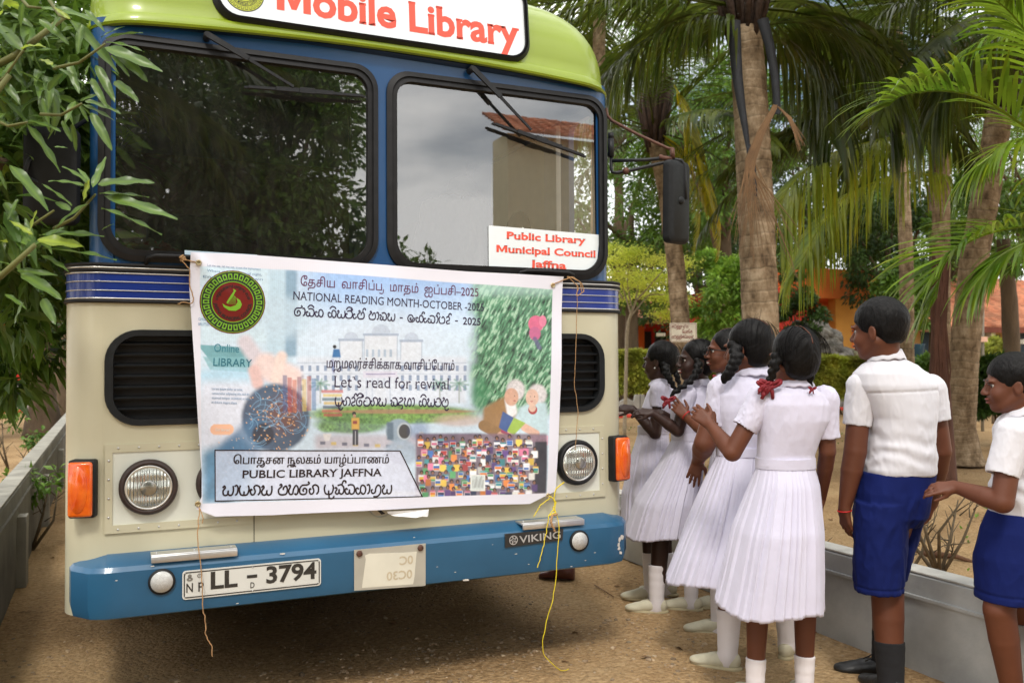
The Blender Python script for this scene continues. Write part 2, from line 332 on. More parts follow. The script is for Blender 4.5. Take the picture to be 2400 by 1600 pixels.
# scalloped border far side, with a red painted foot
redk = M('red_kerb_paint', srgb(196, 62, 48), .8, var=.18, scale=3, bump=.3, bscale=30)
def scallop(x0, x1, y, label, wdt=1.15, h=.56, lo=.42, skew=0.):
    t = empty('scalloped_border', ((x0+x1)/2, y, 0), 0, label, 'wall')
    n = int((x1-x0)/wdt)
    for k in range(n):
        a = x0+k*wdt; P = [(a+.02, 0), (a+wdt-.02, 0)]
        top = [(a+wdt-.02, h), (a+wdt-.12, h), (a+wdt-.16, lo)]+[(a+wdt/2+(.5-t_)*(wdt-.36), lo+.05*math.sin(2*math.pi*t_*2-math.pi/2)+.02) for t_ in np.linspace(0, 1, 9)]+[(a+.16, lo), (a+.12, h), (a+.02, h)]
        V, F = flat(P+top, [], y+skew*(a-x0), .08); mk('border_panel', V, F, conc, t, False)
    b = MB(); b.add(*MB().box((x0, y-.14, 0), (x1, y-.002, .085), .02).get()); V, F = b.get(); V[:, 1] += skew*(V[:, 0]-x0); mk('red_foot', V, F, redk, t)
    return t
scallop(5.0, 22., 15.2, 'grey scalloped concrete border with a red painted foot in front of the hedge')
scallop(-13., -2.3, 25.5, 'grey scalloped concrete border with a red foot beyond the left saplings')
# ------------------------------------------------------------------ buildings
tileM = M('clay_tile', srgb(196, 118, 84), .85, var=.2, scale=1.2, col2=srgb(222, 160, 126), attr='tint')
def tiled_slope(t, x0, x1, y0, z0, y1, z1, rows=24, cols=60, seed=1):
    r = np.random.default_rng(seed); V = []; Fq = []; c = []; w_ = (x1-x0)/cols
    U = np.array([0, .25, .5, .75, 1.]); 
    for i in range(rows):
        for j in range(cols):
            ta, tb = i/rows, (i+1.12)/rows; dz = r.uniform(0, .012); k = len(V); col = r.uniform(.7, 1.2)
            for (tt, up) in ((ta, .045), (tb, .010)):
                for u_ in U: V.append((x0+(j+u_)*w_, y0+(y1-y0)*tt, z0+(z1-z0)*tt+up+dz+.022*abs(math.cos(u_*math.pi)))); c.append((col, col*.98, col*.95))
            for m in range(4): Fq.append((k+m, k+m+1, k+5+m+1, k+5+m))
            for u_ in U: V.append((x0+(j+u_)*w_, y0+(y1-y0)*ta, z0+(z1-z0)*ta-.01)); c.append((col*.8,)*3)
            for m in range(4): Fq.append((k+10+m, k+10+m+1, k+m+1, k+m))
    o = mk('roof_tile_field', V, Fq, tileM, t, False, cols=np.array(c)); o['kind'] = 'stuff'; return o
yw = M('yellow_plaster', srgb(214, 150, 62), .85, var=.08, scale=2); yw2 = M('pale_yellow_plaster', srgb(214, 178, 116), .85, var=.06, scale=2); rw_ = M('red_plaster', srgb(196, 52, 36), .85, var=.1, scale=2); org = M('orange_plaster', srgb(224, 120, 50), .85, var=.1, scale=2)
dkw = M('dark_opening', (.02, .02, .022), .8); bdoor = M('blue_door', srgb(16, 60, 84), .5); wcol = M('white_column', srgb(220, 214, 196), .8, var=.05)
# long yellow class block with a tiled roof (right, far)
B0 = atD('P', 2250, 850, 33.); bx = lambda px, D: atD('P', px, 850, D)[0]
t = empty('school_block', (B0[0], B0[1], 0), 0, 'long pale yellow school block with a red tiled roof beyond the trees on the right', 'building'); YB = B0[1]; xL, xR = B0[0]-6.2, B0[0]+13
ze = onY('P', 2330, 758, YB-1.2)[2]; zr = onY('P', 2330, 652, YB+2.2)[2]; zb = .9
MB().box((xL, YB, 0), (xR, YB+5, ze+.1)).build('wall', yw2, t, False); MB().box((xL-.3, YB-1.6, 0), (xR, YB-.002, zb)).build('plinth', conc, t, False)
tiled_slope(t, xL-.6, xR+.6, YB-1.9, ze-.15, YB+2.6, zr, 26, 84, 4)
MB().box((xL-.6, YB-1.95, ze-.36), (xR+.6, YB-1.85, ze-.17)).build('fascia', M('fascia', srgb(120, 60, 40), .8), t, False)
for x in np.arange(xL+.5, xR, 2.6): MB().box((x, YB-1.7, zb), (x+.24, YB-1.46, ze-.2)).build('column', wcol, t, False)
for i, x in enumerate(np.arange(xL+1.6, xR-1.5, 2.6)):
    o = MB().box((x, YB-.04, zb), (x+.85, YB+.02, zb+1.9)).build('door' if i % 2 else 'window', bdoor if i % 2 else dkw, t, False)
    MB().box((x+1.1, YB-.05, zb+1.2), (x+1.55, YB-.042, zb+1.42)).build('sign_plate', dkw, t, False)
pL = onY('P', 2378, 802, YB-1.75)
V, F = MB().box((pL[0], YB-1.76, pL[2]-.12), (pL[0]+1.7, YB-1.74, pL[2]+.16)).get(); sb_ = mk('library_board', V, F, dkw, t, False); pass
LIBTXT = (pL, YB, sb_)
# ochre porch block with steps
C0 = onY('P', 1985, 850, 0) if False else atD('P', 1985, 850, 27.); YC = C0[1]
t = empty('porch_block', (C0[0], YC, 0), 0, 'ochre yellow porch block with grey steps behind the hedge', 'building')
def pz(px, py, Y=YC): q_ = onY('P', px, py, Y); return q_[0], q_[2]
x0, z1 = pz(1958, 700); x1, _ = pz(1994, 700); zb2 = pz(1960, 816)[1]; x2 = pz(2060, 700)[0]; xw0 = pz(1925, 700)[0]
MB().box((x0, YC, 0), (x1, YC+.3, z1+.02)).build('pillar', yw, t, False); MB().box((x1, YC+.02, pz(0, 730)[1]), (x2, YC+.3, z1)).build('lintel', yw, t, False)
MB().box((xw0-.2, YC+1.2, 0), (x2+1, YC+4, z1+.4)).build('wall', org, t, False); MB().box((xw0-.4, YC-.1, z1), (x2+.6, YC+4, z1+.9)).build('parapet', org, t, False); MB().box((xw0-2.4, YC+.3, 0), (xw0-.2, YC+4, z1+.3)).build('side_wall', rw_, t, False)
for k in range(5): MB().box((x0+.1, YC-1.6+k*.3, 0), (x2+.3, YC-.002, zb2-.16*(4-k))).build('step', M('step_stone', srgb(150, 146, 118), .9, var=.1), t, False)
# red class block behind the yellow-green shrub
D0 = atD('P', 1530, 850, 33.); YD = D0[1]; t = empty('red_block', (D0[0], YD, 0), 0, 'low red and orange school block with a tiled roof behind the young tree', 'building')
pd = lambda px, py, Y=YD: (onY('P', px, py, Y)[0], onY('P', px, py, Y)[2])
xa = D0[0]-6.5; xb = D0[0]+4.5; zt = pd(1500, 748)[1]; zg = pd(1500, 828)[1]
MB().box((xa, YD, 0), (xb, YD+5, zt+.1)).build('wall', rw_, t, False); zR = onY('P', 1500, 690, YD+3)[2]; tiled_slope(t, xa-.5, xb+.4, YD-1.1, zt-.05, YD+3, zR, 16, 46, 9)
MB().box((xa-.5, YD-1.14, zt-.22), (xb+.4, YD-1.06, zt-.06)).build('fascia', yw2, t, False)
for px in (1496, 1568): 
    x = pd(px, 800)[0]; MB().box((x-.16, YD-.08, 0), (x+.22, YD-.002, zt)).build('pilaster', org, t, False)
for pa, pb in ((1420, 1445), (1508, 1525), (1535, 1562)):
    xq0, xq1 = pd(pa, 800)[0], pd(pb, 800)[0]; MB().box((xq0, YD-.05, zg-.3), (xq1, YD+.01, zt-.45)).build('window', dkw, t, False)
for k in range(40): pass
# red wall seen through the mango leaves on the left
E0 = atD('P', 80, 850, 34.); t = empty('red_wall', (E0[0], E0[1], 0), 0, 'red painted wall with a grey foot glimpsed through the mango leaves at left', 'wall')
MB().box((E0[0]-12, E0[1], .7), (E0[0]+3, E0[1]+.2, 2.4)).build('red_panel', rw_, t, False); MB().box((E0[0]-12, E0[1]-.02, 0), (E0[0]+3, E0[1]+.2, .7)).build('grey_foot', conc, t, False)
b_ = MB().box((E0[0]-1.4, E0[1]+1, 2.3), (E0[0]-.2, E0[1]+1.2, 5.)); b_.build('orange_pillar', org, t, False)
# house with a tiled roof behind the photographer, mirrored in the windscreen
t = empty('gable_house', (9.0, -15.2, 0), 0, 'cream house with a tiled roof standing across the drive behind the viewer', 'building')
MB().box((7.1, -15.9, 0), (18, -15, 6.7)).build('wall', M('cream_house_wall', srgb(232, 222, 190), .9, var=.06), t, False); tiled_slope(t, 6.8, 18.5, -14.6, 6.65, -16.0, 7.4, 8, 40, 3)
for x in (8.2, 11.2, 14): MB().box((x, -15.001, 1.4), (x+1.2, -14.97, 3.2)).build('window', dkw, t, False)
# ================================================================== PLANTS
def leafmat(name, c1, c2, tr=.35, rough=.42):
    m = M(name, c1, rough, var=0, scale=3, col2=c2, attr='tint', translu=tr, spec=.4); return m
LF_MANGO = leafmat('mango_leaf', srgb(66, 98, 46), srgb(116, 140, 72), .33, .33)
LF_DARK = leafmat('dark_leaf', srgb(44, 68, 30), srgb(72, 100, 42)); LF_MID = leafmat('mid_leaf', srgb(78, 114, 48), srgb(118, 150, 58)); LF_YG = leafmat('yellow_green_leaf', srgb(206, 220, 96), srgb(228, 232, 124), .5)
LF_HEDGE = leafmat('hedge_leaf', srgb(156, 170, 66), srgb(202, 198, 96), .45); PALM = leafmat('coconut_leaf', srgb(52, 72, 26), srgb(92, 102, 34), .45, .34); PALMY = leafmat('yellowing_palm_leaf', srgb(160, 164, 34), srgb(200, 188, 52), .5, .38); ARECA = leafmat('areca_leaf', srgb(84, 122, 34), srgb(126, 150, 44), .45, .34)
LF_BRIGHT = leafmat('bright_leaf', srgb(104, 146, 56), srgb(146, 178, 74), .4)
DRY = M('dry_leaf', srgb(120, 96, 68), .85, var=.25, scale=8, attr='tint'); BARK = M('tree_bark', srgb(92, 76, 58), .95, var=.25, scale=9, bump=.8, bscale=24, dist=.02, stretch=(1, 1, .3))
TWIG = M('green_twig', srgb(96, 98, 48), .7, var=.2)
def palmbark():
    m = bpy.data.materials.new('coconut_bark'); m.use_nodes = True; N = m.node_tree.nodes; L = m.node_tree.links; b = N['Principled BSDF']; b.inputs['Roughness'].default_value = .95; sock(b, 'Specular IOR Level', .1)
    t = N.new('ShaderNodeTexCoord'); mp_ = N.new('ShaderNodeMapping'); mp_.inputs['Scale'].default_value = (6, 6, 3.4); L.new(t.outputs['Object'], mp_.inputs[0])
    n = N.new('ShaderNodeTexNoise'); n.inputs['Scale'].default_value = 1.6; n.inputs['Detail'].default_value = 8; n.inputs['Roughness'].default_value = .7; L.new(mp_.outputs[0], n.inputs['Vector'])
    r = N.new('ShaderNodeValToRGB'); e = r.color_ramp.elements; e[0].position = .32; e[0].color = (*srgb(80, 66, 52), 1); e[1].position = .7; e[1].color = (*srgb(168, 150, 126), 1); k = e.new(.5); k.color = (*srgb(132, 113, 90), 1)
    L.new(n.outputs[0], r.inputs[0]); at = N.new('ShaderNodeAttribute'); at.attribute_name = 'tint'; xx = N.new('ShaderNodeMix'); xx.data_type = 'RGBA'; xx.blend_type = 'MULTIPLY'; xx.inputs[0].default_value = 1; L.new(r.outputs[0], xx.inputs[6]); L.new(at.outputs['Color'], xx.inputs[7]); L.new(xx.outputs[2], b.inputs['Base Color']); bu = N.new('ShaderNodeBump'); bu.inputs['Strength'].default_value = .7; bu.inputs['Distance'].default_value = .02; L.new(n.outputs[0], bu.inputs['Height']); L.new(bu.outputs[0], b.inputs['Normal']); return m
PBARK = palmbark()
def leaves(name, C0, Dr, Nr, L, Wd, mat, parent=None, cols=None, fold=.18, kind=None, local=False, n=1):
    """many leaves as one mesh: base points, directions, normals, lengths, widths; each leaf is a folded 6-gon pair"""
    Dr = Dr/np.linalg.norm(Dr, axis=1)[:, None]; S_ = np.cross(Dr, Nr); S_ /= np.linalg.norm(S_, axis=1)[:, None]+1e-9; U_ = np.cross(S_, Dr); L = L[:, None]; Wd = Wd[:, None]
    P0 = C0; P1 = C0+Dr*L*.5-U_*L*.04; P2 = C0+Dr*L-U_*L*.22; A = C0+Dr*L*.42+S_*Wd+U_*Wd*fold*2-U_*L*.03; B = C0+Dr*L*.42-S_*Wd+U_*Wd*fold*2-U_*L*.03
    V = np.stack([P0, A, P2, B, P1], 1).reshape(-1, 3); k = np.arange(len(C0))[:, None]*5; F = np.concatenate([k+np.array([[0, 1, 4]]), k+np.array([[1, 2, 4]]), k+np.array([[4, 2, 3]]), k+np.array([[0, 4, 3]])])
    c = np.repeat(cols, 5, 0) if cols is not None else None
    o = mk(name, V, F, mat, parent, False, cols=c, local=local)
    if kind: o['kind'] = kind
    return o
def blob_leaves(r, n, cen, rad, L, W_, shell=.55, droop=.4, clump=None):
    """leaf bases spread in uneven clumps through an ellipsoidal crown"""
    cen = np.array(cen, float); rad = np.array(rad, float); nc = clump or max(8, n//160)
    d = r.normal(size=(nc, 3)); d /= np.linalg.norm(d, axis=1)[:, None]; cc = d*(shell+(1-shell)*r.random((nc, 1))**.6)*rad; cr = rad.mean()*r.uniform(.14, .30, nc)
    k = r.integers(0, nc, n); off = r.normal(size=(n, 3)); off /= np.linalg.norm(off, axis=1)[:, None]; P = cc[k]+off*cr[k][:, None]*r.random((n, 1))**.4*np.array([1, 1, .7]); C0 = cen+P
    D = off+P/rad*.6+r.normal(size=(n, 3))*.4; D[:, 2] -= droop; N_ = np.array([0, 0, 1.])+r.normal(size=(n, 3))*.45
    hue = r.uniform(.75, 1.2, (nc, 1))[k]*r.uniform(.75, 1.2, (n, 1)); cols = hue*np.array([[1, 1, .9]])+r.uniform(-.08, .12, (n, 1))*np.array([[1, .3, 0]])
    return C0, D, N_, r.uniform(.7, 1.25, n)*L, r.uniform(.7, 1.2, n)*W_, cols.clip(.3, 1.7)
def bare_trunk(pts, rad, mat, parent, name='trunk', n=12, rough=.02, seed=0):
    b = MB(); P = np.array(pts, float); t = np.linspace(0, 1, len(P)); tt = np.linspace(0, 1, 24); Q = np.stack([np.interp(tt, t, P[:, i]) for i in range(3)], 1); k = np.array([1, 2, 1.])/4
    for _ in range(2): Q[1:-1] = k[0]*Q[:-2]+k[1]*Q[1:-1]+k[2]*Q[2:]
    R0 = np.interp(tt, np.linspace(0, 1, len(rad)), rad); b.tube(Q, R0, n); V, F = b.get(); V = V+rough*np.stack([fbm(V*3+seed, 3), fbm(V*3+9+seed, 3), V[:, 0]*0], 1); return mk(name, V, F, mat, parent)
def tree(name, label, cat, base, h, cen, rad, nleaf, L, W_, mat, seed, group=None, trunk=.22, limbs=6, lean=(0, 0), shell=.5, droop=.4, clump=None, bark=None):
    r = np.random.default_rng(seed); t = empty(name, tuple(base), 0, label, cat, group); base = np.array(base, float); cen = np.array(cen, float)
    top = np.array([cen[0], cen[1], cen[2]-rad[2]*.1]); mid = (base*.45+top*.55)+np.array([lean[0], lean[1], 0]); bare_trunk([base-np.array([0, 0, .1]), base+(mid-base)*.5+r.normal(size=3)*.08, mid, top], [trunk*1.35, trunk, trunk*.8, trunk*.3], bark or BARK, t, seed=seed)
    for k in range(limbs):
        s0 = base+(top-base)*r.uniform(.45, .85); d = r.normal(size=3); d[2] = abs(d[2])*.5; d /= np.linalg.norm(d); e = cen+d*np.array(rad)*.8; m_ = (s0+e)/2+r.normal(size=3)*.15; m_[2] -= .1
        bare_trunk([s0, m_, e], [trunk*.42, trunk*.25, trunk*.06], bark or BARK, t, 'limb', 8, .02, seed+k)
    C0, D, N_, LL, WW, cols = blob_leaves(r, nleaf, cen, rad, L, W_, shell, droop, clump); leaves('crown', C0, D, N_, LL, WW, mat, t, cols); return t
def put(px, D): p_ = atD('P', px, 850, D); return np.array([p_[0], p_[1], 0.])
def hz(py, D): return 1.38+(849-py)*D/F_PX
G_BG = 'trees closing the background'
# dense broadleaf trees behind the palms
bgt = [ # px, D, crown centre py, rx, rz, leaves, mat, seed, label
 (1480, 24, 480, 3.2, 2.6, 15000, LF_MID, 1, 'broad mid green tree just right of the bus corner behind the first palm'),
 (1450, 27, 170, 3.4, 2.8, 9000, LF_MID, 2, 'tall tree with thin foliage high above the bus mirror'),
 (1640, 30, 560, 3.0, 3.6, 13000, LF_DARK, 3, 'dark dense tree standing between the two left palms'),
 (1700, 22, 330, 2.0, 2.2, 8000, LF_MID, 4, 'bright loose tree behind the centre palm trunk'),
 (1890, 32, 380, 4.4, 4.0, 13000, LF_DARK, 5, 'dark tree mass behind the drooping palm fronds'),
 (2080, 26, 560, 2.2, 2.0, 11000, LF_DARK, 6, 'dark low crowned tree behind the tall boy'),
 (2230, 36, 420, 5.0, 4.6, 14000, LF_MID, 7, 'large green tree above the tiled school roof'),
 (2420, 30, 380, 3.6, 4.0, 11000, LF_MID, 8, 'green tree at the right edge above the school roof'),
 (1760, 38, 640, 3.6, 2.8, 7000, LF_DARK, 9, 'far dark tree behind the centre palm'),
 (2130, 21, 690, .9, .9, 4500, LF_MID, 10, 'small light green tree in front of the yellow school block'),
 (-60, 16, 430, 3.2, 3.0, 15000, LF_DARK, 11, 'dark leafy tree filling the left edge behind the mango leaves'),
 (150, 22, 330, 3.0, 3.4, 12000, LF_MID, 12, 'green tree seen past the left mirror'),
 (60, 30, 560, 4.0, 3.0, 10000, LF_DARK, 13, 'distant dark tree above the red wall on the left'),
 (2190, 21, 60, 3.0, 1.6, 6000, LF_DARK, 14, 'dark canopy high between the palms'),
 (2600, 22, 200, 3.6, 3.0, 7000, LF_MID, 15, 'tall tree beyond the right edge shading the yard'),
 (1800, 33, 560, 2.6, 2.8, 9000, LF_DARK, 16, 'dark bushy tree right behind the centre palm trunk'),
 (1990, 30, 600, 2.8, 2.4, 9000, LF_MID, 17, 'mid green tree above the ochre porch block'),
 (2300, 40, 470, 5.5, 4.0, 9000, LF_DARK, 18, 'far dark tree behind the tiled school roof'),
]
for px, D, cy, rx, rz, nl, m_, sd_, lb in bgt:
    b_ = put(px, D); c = atD('P', px, cy, D); tree('broadleaf_tree', lb, 'tree', b_, 0, c, (rx, rx*.8, rz), nl, .17, .038, m_, sd_, G_BG, trunk=.2 if rx > 1 else .07, limbs=6, shell=.35, clump=70)
# bushy mass just right of the first palm, the young yellow-green tree, low shrubs
c = atD('P', 1705, 700, 18.); tree('bush', 'bright green bush between the sign and the centre palm trunk', 'bush', put(1705, 18.), 0, c, (.95, .8, 1.0), 6500, .13, .032, LF_BRIGHT, 21, trunk=.05, limbs=5, shell=.3, clump=40)
c = atD('P', 1862, 730, 23.6); tree('bush', 'green bush growing over the grey rocks behind the girls', 'bush', put(1860, 23.6), 0, c, (.95, .8, 1.0), 5500, .12, .03, LF_DARK, 22, trunk=.05, limbs=5, shell=.3, clump=40)
# young tree with flat yellow-green sprays
r = np.random.default_rng(33); b_ = put(1462, 16.); t = empty('young_tree', tuple(b_), 0, 'slender young tree with flat layers of yellow-green leaves beside the bus', 'tree')
bare_trunk([b_, atD('P', 1470, 760, 16), atD('P', 1492, 700, 16)], [.035, .03, .02], M('pale_bark', srgb(150, 138, 118), .9, var=.2, scale=20), t, rough=.01); C0s = []
for (a, b, e) in (((1480, 740), (1450, 640), (1440, 610)), ((1490, 700), (1500, 640), (1530, 600)), ((1475, 745), (1520, 690), (1560, 690)), ((1460, 700), (1430, 650), (1415, 640)), ((1490, 705), (1540, 650), (1565, 620)), ((1480, 720), (1470, 660), (1475, 620))):
    bare_trunk([atD('P', *a, 16), atD('P', *b, 16+r.uniform(-.5, .5)), atD('P', *e, 16+r.uniform(-.8, .8))], [.018, .012, .005], MATS['pale_bark'], t, 'branch', 6, .006)
L_ = [[], [], [], [], [], []]
for (px, py, w_) in ((1430, 610, .35), (1500, 640, .5), (1540, 608, .45), (1460, 665, .45), (1530, 690, .5), (1580, 700, .3), (1420, 700, .35), (1480, 590, .25), (1560, 650, .3), (1440, 640, .4), (1510, 665, .35), (1410, 580, .3), (1590, 618, .25), (1560, 735, .25)):
    C = atD('P', px, py, 16+r.uniform(-.8, .8)); n = 620; off = np.stack([r.normal(size=n)*w_*.6, r.normal(size=n)*w_*.6, r.normal(size=n)*.055], 1); D_ = np.stack([r.normal(size=n), r.normal(size=n), r.normal(size=n)*.15-.1], 1)
    for q_, v in zip(L_, (C+off, D_, np.array([0, 0, 1.])+r.normal(size=(n, 3))*.2, r.uniform(.05, .08, n), r.uniform(.012, .018, n), r.uniform(.8, 1.25, (n, 1))*np.array([[1, 1, .9]]))): q_.append(v)
leaves('crown', *[np.concatenate(v) for v in L_[:5]], LF_YG, t, np.concatenate(L_[5]))
# hedges
def hedge(x0, x1, D, py_top, py_bot, depth, n, label, seed):
    r = np.random.default_rng(seed); a, b = put(x0, D), put(x1, D); zt, zb = hz(py_top, D), max(.05, hz(py_bot, D)); t = empty('hedge', tuple((a+b)/2), 0, label, 'hedge'); d = (b-a); Ln = np.linalg.norm(d); d /= Ln; nn = np.array([-d[1], d[0], 0]); nn *= np.sign(nn@np.array([CAM[0]-a[0], CAM[1]-a[1], 0]))
    u_ = r.random(n)*Ln; w_ = r.random(n); top = r.random(n) < .35; dep = np.where(top, r.random(n)*depth-depth/2, depth/2-np.abs(r.normal(size=n))*.09-.05); z = np.where(top, zt, zb+(zt-zb)*w_); prof = .08*fbm(np.stack([u_*1.4, z*2, u_*0], 1), 3)*2
    C0 = a+d*u_[:, None]+nn*(dep+prof)[:, None]+np.stack([u_*0, u_*0, z+prof*np.where(top, 1, 0)], 1); D_ = nn*np.where(top, .3, 1.)[:, None]+r.normal(size=(n, 3))*.7; D_[:, 2] += np.where(top, 1., .3); N_ = np.array([0, 0, 1.])+r.normal(size=(n, 3))*.6
    cl = (.8+.5*fbm(C0*2.2, 3)*2)[:, None]*r.uniform(.7, 1.25, (n, 1))*np.array([[1, 1, .9]]); leaves('foliage', C0, D_, N_, r.uniform(.09, .17, n), r.uniform(.022, .036, n), LF_HEDGE, t, cl.clip(.35, 1.7))['kind'] = 'stuff'
    core = np.array([a-nn*depth*.45, b-nn*depth*.45, b+nn*depth*.32, a+nn*depth*.32]); V = [(*p[:2], zb) for p in core]+[(*p[:2], zt-.07) for p in core]; mk('stems', V, [(0, 1, 2, 3), (4, 5, 6, 7), (0, 1, 5, 4), (1, 2, 6, 5), (2, 3, 7, 6), (3, 0, 4, 7)], M('hedge_core_shade', (.012, .016, .007), .95), t, False)  # near-black block standing in for the shade inside the hedge
    for k in range(14):
        p = a+d*(k+.5)/14*Ln; bare_trunk([(*p[:2], 0), (p[0]+r.normal()*.1, p[1], zb*.6), (p[0]+r.normal()*.2, p[1], zb+.25)], [.02, .016, .01], BARK, t, 'stem', 6, .01)
    return t
hedge(1425, 1590, 23.2, 832, 922, 1., 12000, 'clipped yellow-green hedge with small orange flowers beside the bus', 41); hedge(1645, 1700, 23.4, 862, 925, .9, 4000, 'short piece of hedge glimpsed between two girls', 42); hedge(1880, 2050, 22.6, 850, 935, 1., 12000, 'clipped hedge between the rearmost girl and the tall boy', 43)
# rocks
rockM = M('grey_rock', srgb(58, 56, 52), .95, var=.4, scale=4, bump=1., bscale=12, dist=.06, col2=srgb(138, 134, 126)); r = np.random.default_rng(8)
for i, (px, py, s_) in enumerate(((1905, 815, .42), (1935, 825, .38), (1965, 840, .34), (1880, 790, .40), (1915, 780, .34), (1950, 800, .28), (1725, 680, .35), (1745, 660, .30))):
    c = atD('P', px, py, 24.4); s_ *= 1.25; V, F = MB().sphere((0, 0, 0), 1, 18, 12).get(); V = V*(1+.55*fbm(V*1.7+i*7, 4)[:, None]+.2*fbm(V*6+i, 3)[:, None])*s_*np.array([1, .9, .85]); V = V+c
    lb = ['grey knobbly rock at the foot of the rockery heap', 'pale grey rock to the right in the rockery', 'lowest right rock next to the porch steps', 'upper left rock of the rockery under leaves', 'top rock of the rockery below the bush', 'small rock in the middle of the rockery', 'rock showing beside the centre palm trunk', 'upper rock showing beside the centre palm trunk'][i]
    if c[2]-s_ > .3: pass
    tag(mk('rock', V, F, rockM, None, False), lb, 'rock', 'rocks of the rockery')
c = put(1915, 25.2); V, F = MB().sphere((0, 0, 0), 1, 22, 14).get(); V = V*(1+.4*fbm(V*2.2, 4)[:, None])*np.array([1.3, .8, 1.9])+np.array([c[0], c[1], .2]); tag(mk('rockery_mound', V, F, rockM, None, False), 'tall grey rock mound carrying the rockery behind the girls', 'rock')
# ------------------------------------------------------------------ palms
def frond_mesh(name, L=3.8, n=64, leaf=.85, arch=.9, hang=1.0, seed=0, mat=PALM, width=.020, side_ang=62, curl=0., seg=4):
    """frond in local space: base at origin, grows along +X and arches; leaflets both sides drooping"""
    r = np.random.default_rng(seed); u = np.linspace(0, 1, 26); x = L*(u-.10*arch*u**3); z = L*(.16*u-.42*arch*u**2.1); y = curl*L*u**2*.25; P = np.stack([x*np.cos(.0), y, z], 1)
    V = []; F = []; c = []; b = MB(); b.tube(P, np.interp(u, [0, .1, 1], [.032, .020, .004]), 5, False); Vr, Fr = b.get(); V += [tuple(v) for v in Vr]; F += [tuple(f) for f in Fr]; c += [(.9, .85, .5)]*len(Vr)
    T = np.gradient(P, axis=0); T /= np.linalg.norm(T, axis=1)[:, None]
    for k in range(n):
        uu = .16+.84*(k+.5)/n
        for s in (-1, 1):
            u_ = min(.995, uu+r.uniform(-.006, .006)); p = np.array([np.interp(u_, u, P[:, i]) for i in range(3)]); t = np.array([np.interp(u_, u, T[:, i]) for i in range(3)]); t /= np.linalg.norm(t); sd_ = np.cross(t, [0, 0, 1.]); sd_ /= np.linalg.norm(sd_)+1e-9
            ang = R_(side_ang*(1-.45*u_)+r.uniform(-5, 5)); d = t*math.cos(ang)+sd_*s*math.sin(ang)+np.array([0, 0, .12]); d /= np.linalg.norm(d); ll = leaf*(.45+.9*math.sin(math.pi*min(1, u_*.86+.12)))*.75*r.uniform(.85, 1.1); q = p.copy(); k0 = len(V); col = r.uniform(.7, 1.25); g_ = hang*r.uniform(.7, 1.25)
            for j in range(seg+1):
                f_ = j/seg; wv = width*(1-f_)**.55*(.5+1.1*min(1, f_*3)) if j < seg else .001; nn = np.cross(d, np.array([0, 0, 1.])+t*.6); nn /= np.linalg.norm(nn)+1e-9; V += [tuple(q+nn*wv), tuple(q-nn*wv)]; c += [(col, col, col*.9)]*2; d = d+np.array([0, 0, -g_*.42*(.4+f_)]); d /= np.linalg.norm(d); q = q+d*ll/seg
            F += [(k0+2*j, k0+2*j+1, k0+2*j+3, k0+2*j+2) for j in range(seg)]
    return mesh(name, np.array(V), [tuple(f) for f in F], mat, False, np.array(c))
FM = [frond_mesh('frond', seed=i, arch=a, hang=h, mat=PALM) for i, (a, h) in enumerate(((.8, .9), (1.1, 1.2), (.6, .8), (1.3, 1.3)))]
FY = frond_mesh('frond', seed=9, arch=1.3, hang=1.3, mat=PALMY); FD = frond_mesh('frond', seed=10, arch=1.8, hang=2.2, mat=DRY, n=40, width=.012)
def palm_trunk(pts, r0, r1, parent, ring=.11, seed=0):
    P = np.array(pts, float); t = np.linspace(0, 1, len(P)); N_ = int(np.linalg.norm(P[-1]-P[0])/.014); tt = np.linspace(0, 1, N_); Q = np.stack([np.interp(tt, t, P[:, i]) for i in range(3)], 1); ker = np.ones(25)/25
    for i in range(3): Q[:, i] = np.convolve(np.pad(Q[:, i], 12, 'edge'), ker, 'valid')
    ln = tt*np.linalg.norm(P[-1]-P[0]); rr = np.random.default_rng(seed); ph = (ln+.02*np.array([float(fbm(np.array([a*4, seed, 0.]), 2)) for a in ln]))/ring; fr_ = ph-np.floor(ph); base = np.interp(tt, [0, .05, .16, 1], [r0*1.5, r0*1.18, r0, r1]); wn = .5+.5*np.array([float(fbm(np.array([np.floor(a)*3.7, seed, 2.]), 2)) for a in ph]); R0 = base*(1+.022*fr_**3*wn*1.6-.018*np.exp(-((fr_-.04)/.06)**2)); ring_c = 1-.40*np.exp(-((fr_-.03)/.07)**2)*(.4+wn)+.16*np.exp(-((fr_-.92)/.10)**2)
    b = MB(); b.tube(Q, R0, 22); V, F = b.get(); V = V+.010*np.stack([fbm(V*np.array([5, 5, 14])+seed, 3), fbm(V*np.array([5, 5, 14])+31, 3), V[:, 2]*0], 1)
    aa = np.tile(np.arange(22), N_)/22*2*math.pi; V[:, 2] += .045*fbm(np.stack([np.cos(aa)*1.5, np.sin(aa)*1.5, V[:, 2]*4+seed], 1), 3)
    an = np.tile(np.arange(22), N_); cl = np.repeat(ring_c, 22)*(1+.14*fbm(np.stack([V[:, 0]*9, V[:, 1]*9, V[:, 2]*4], 1), 3)); return mk('trunk', V, F, PBARK, parent, cols=cl.clip(.4, 1.3)[:, None]*np.ones((1, 3)))
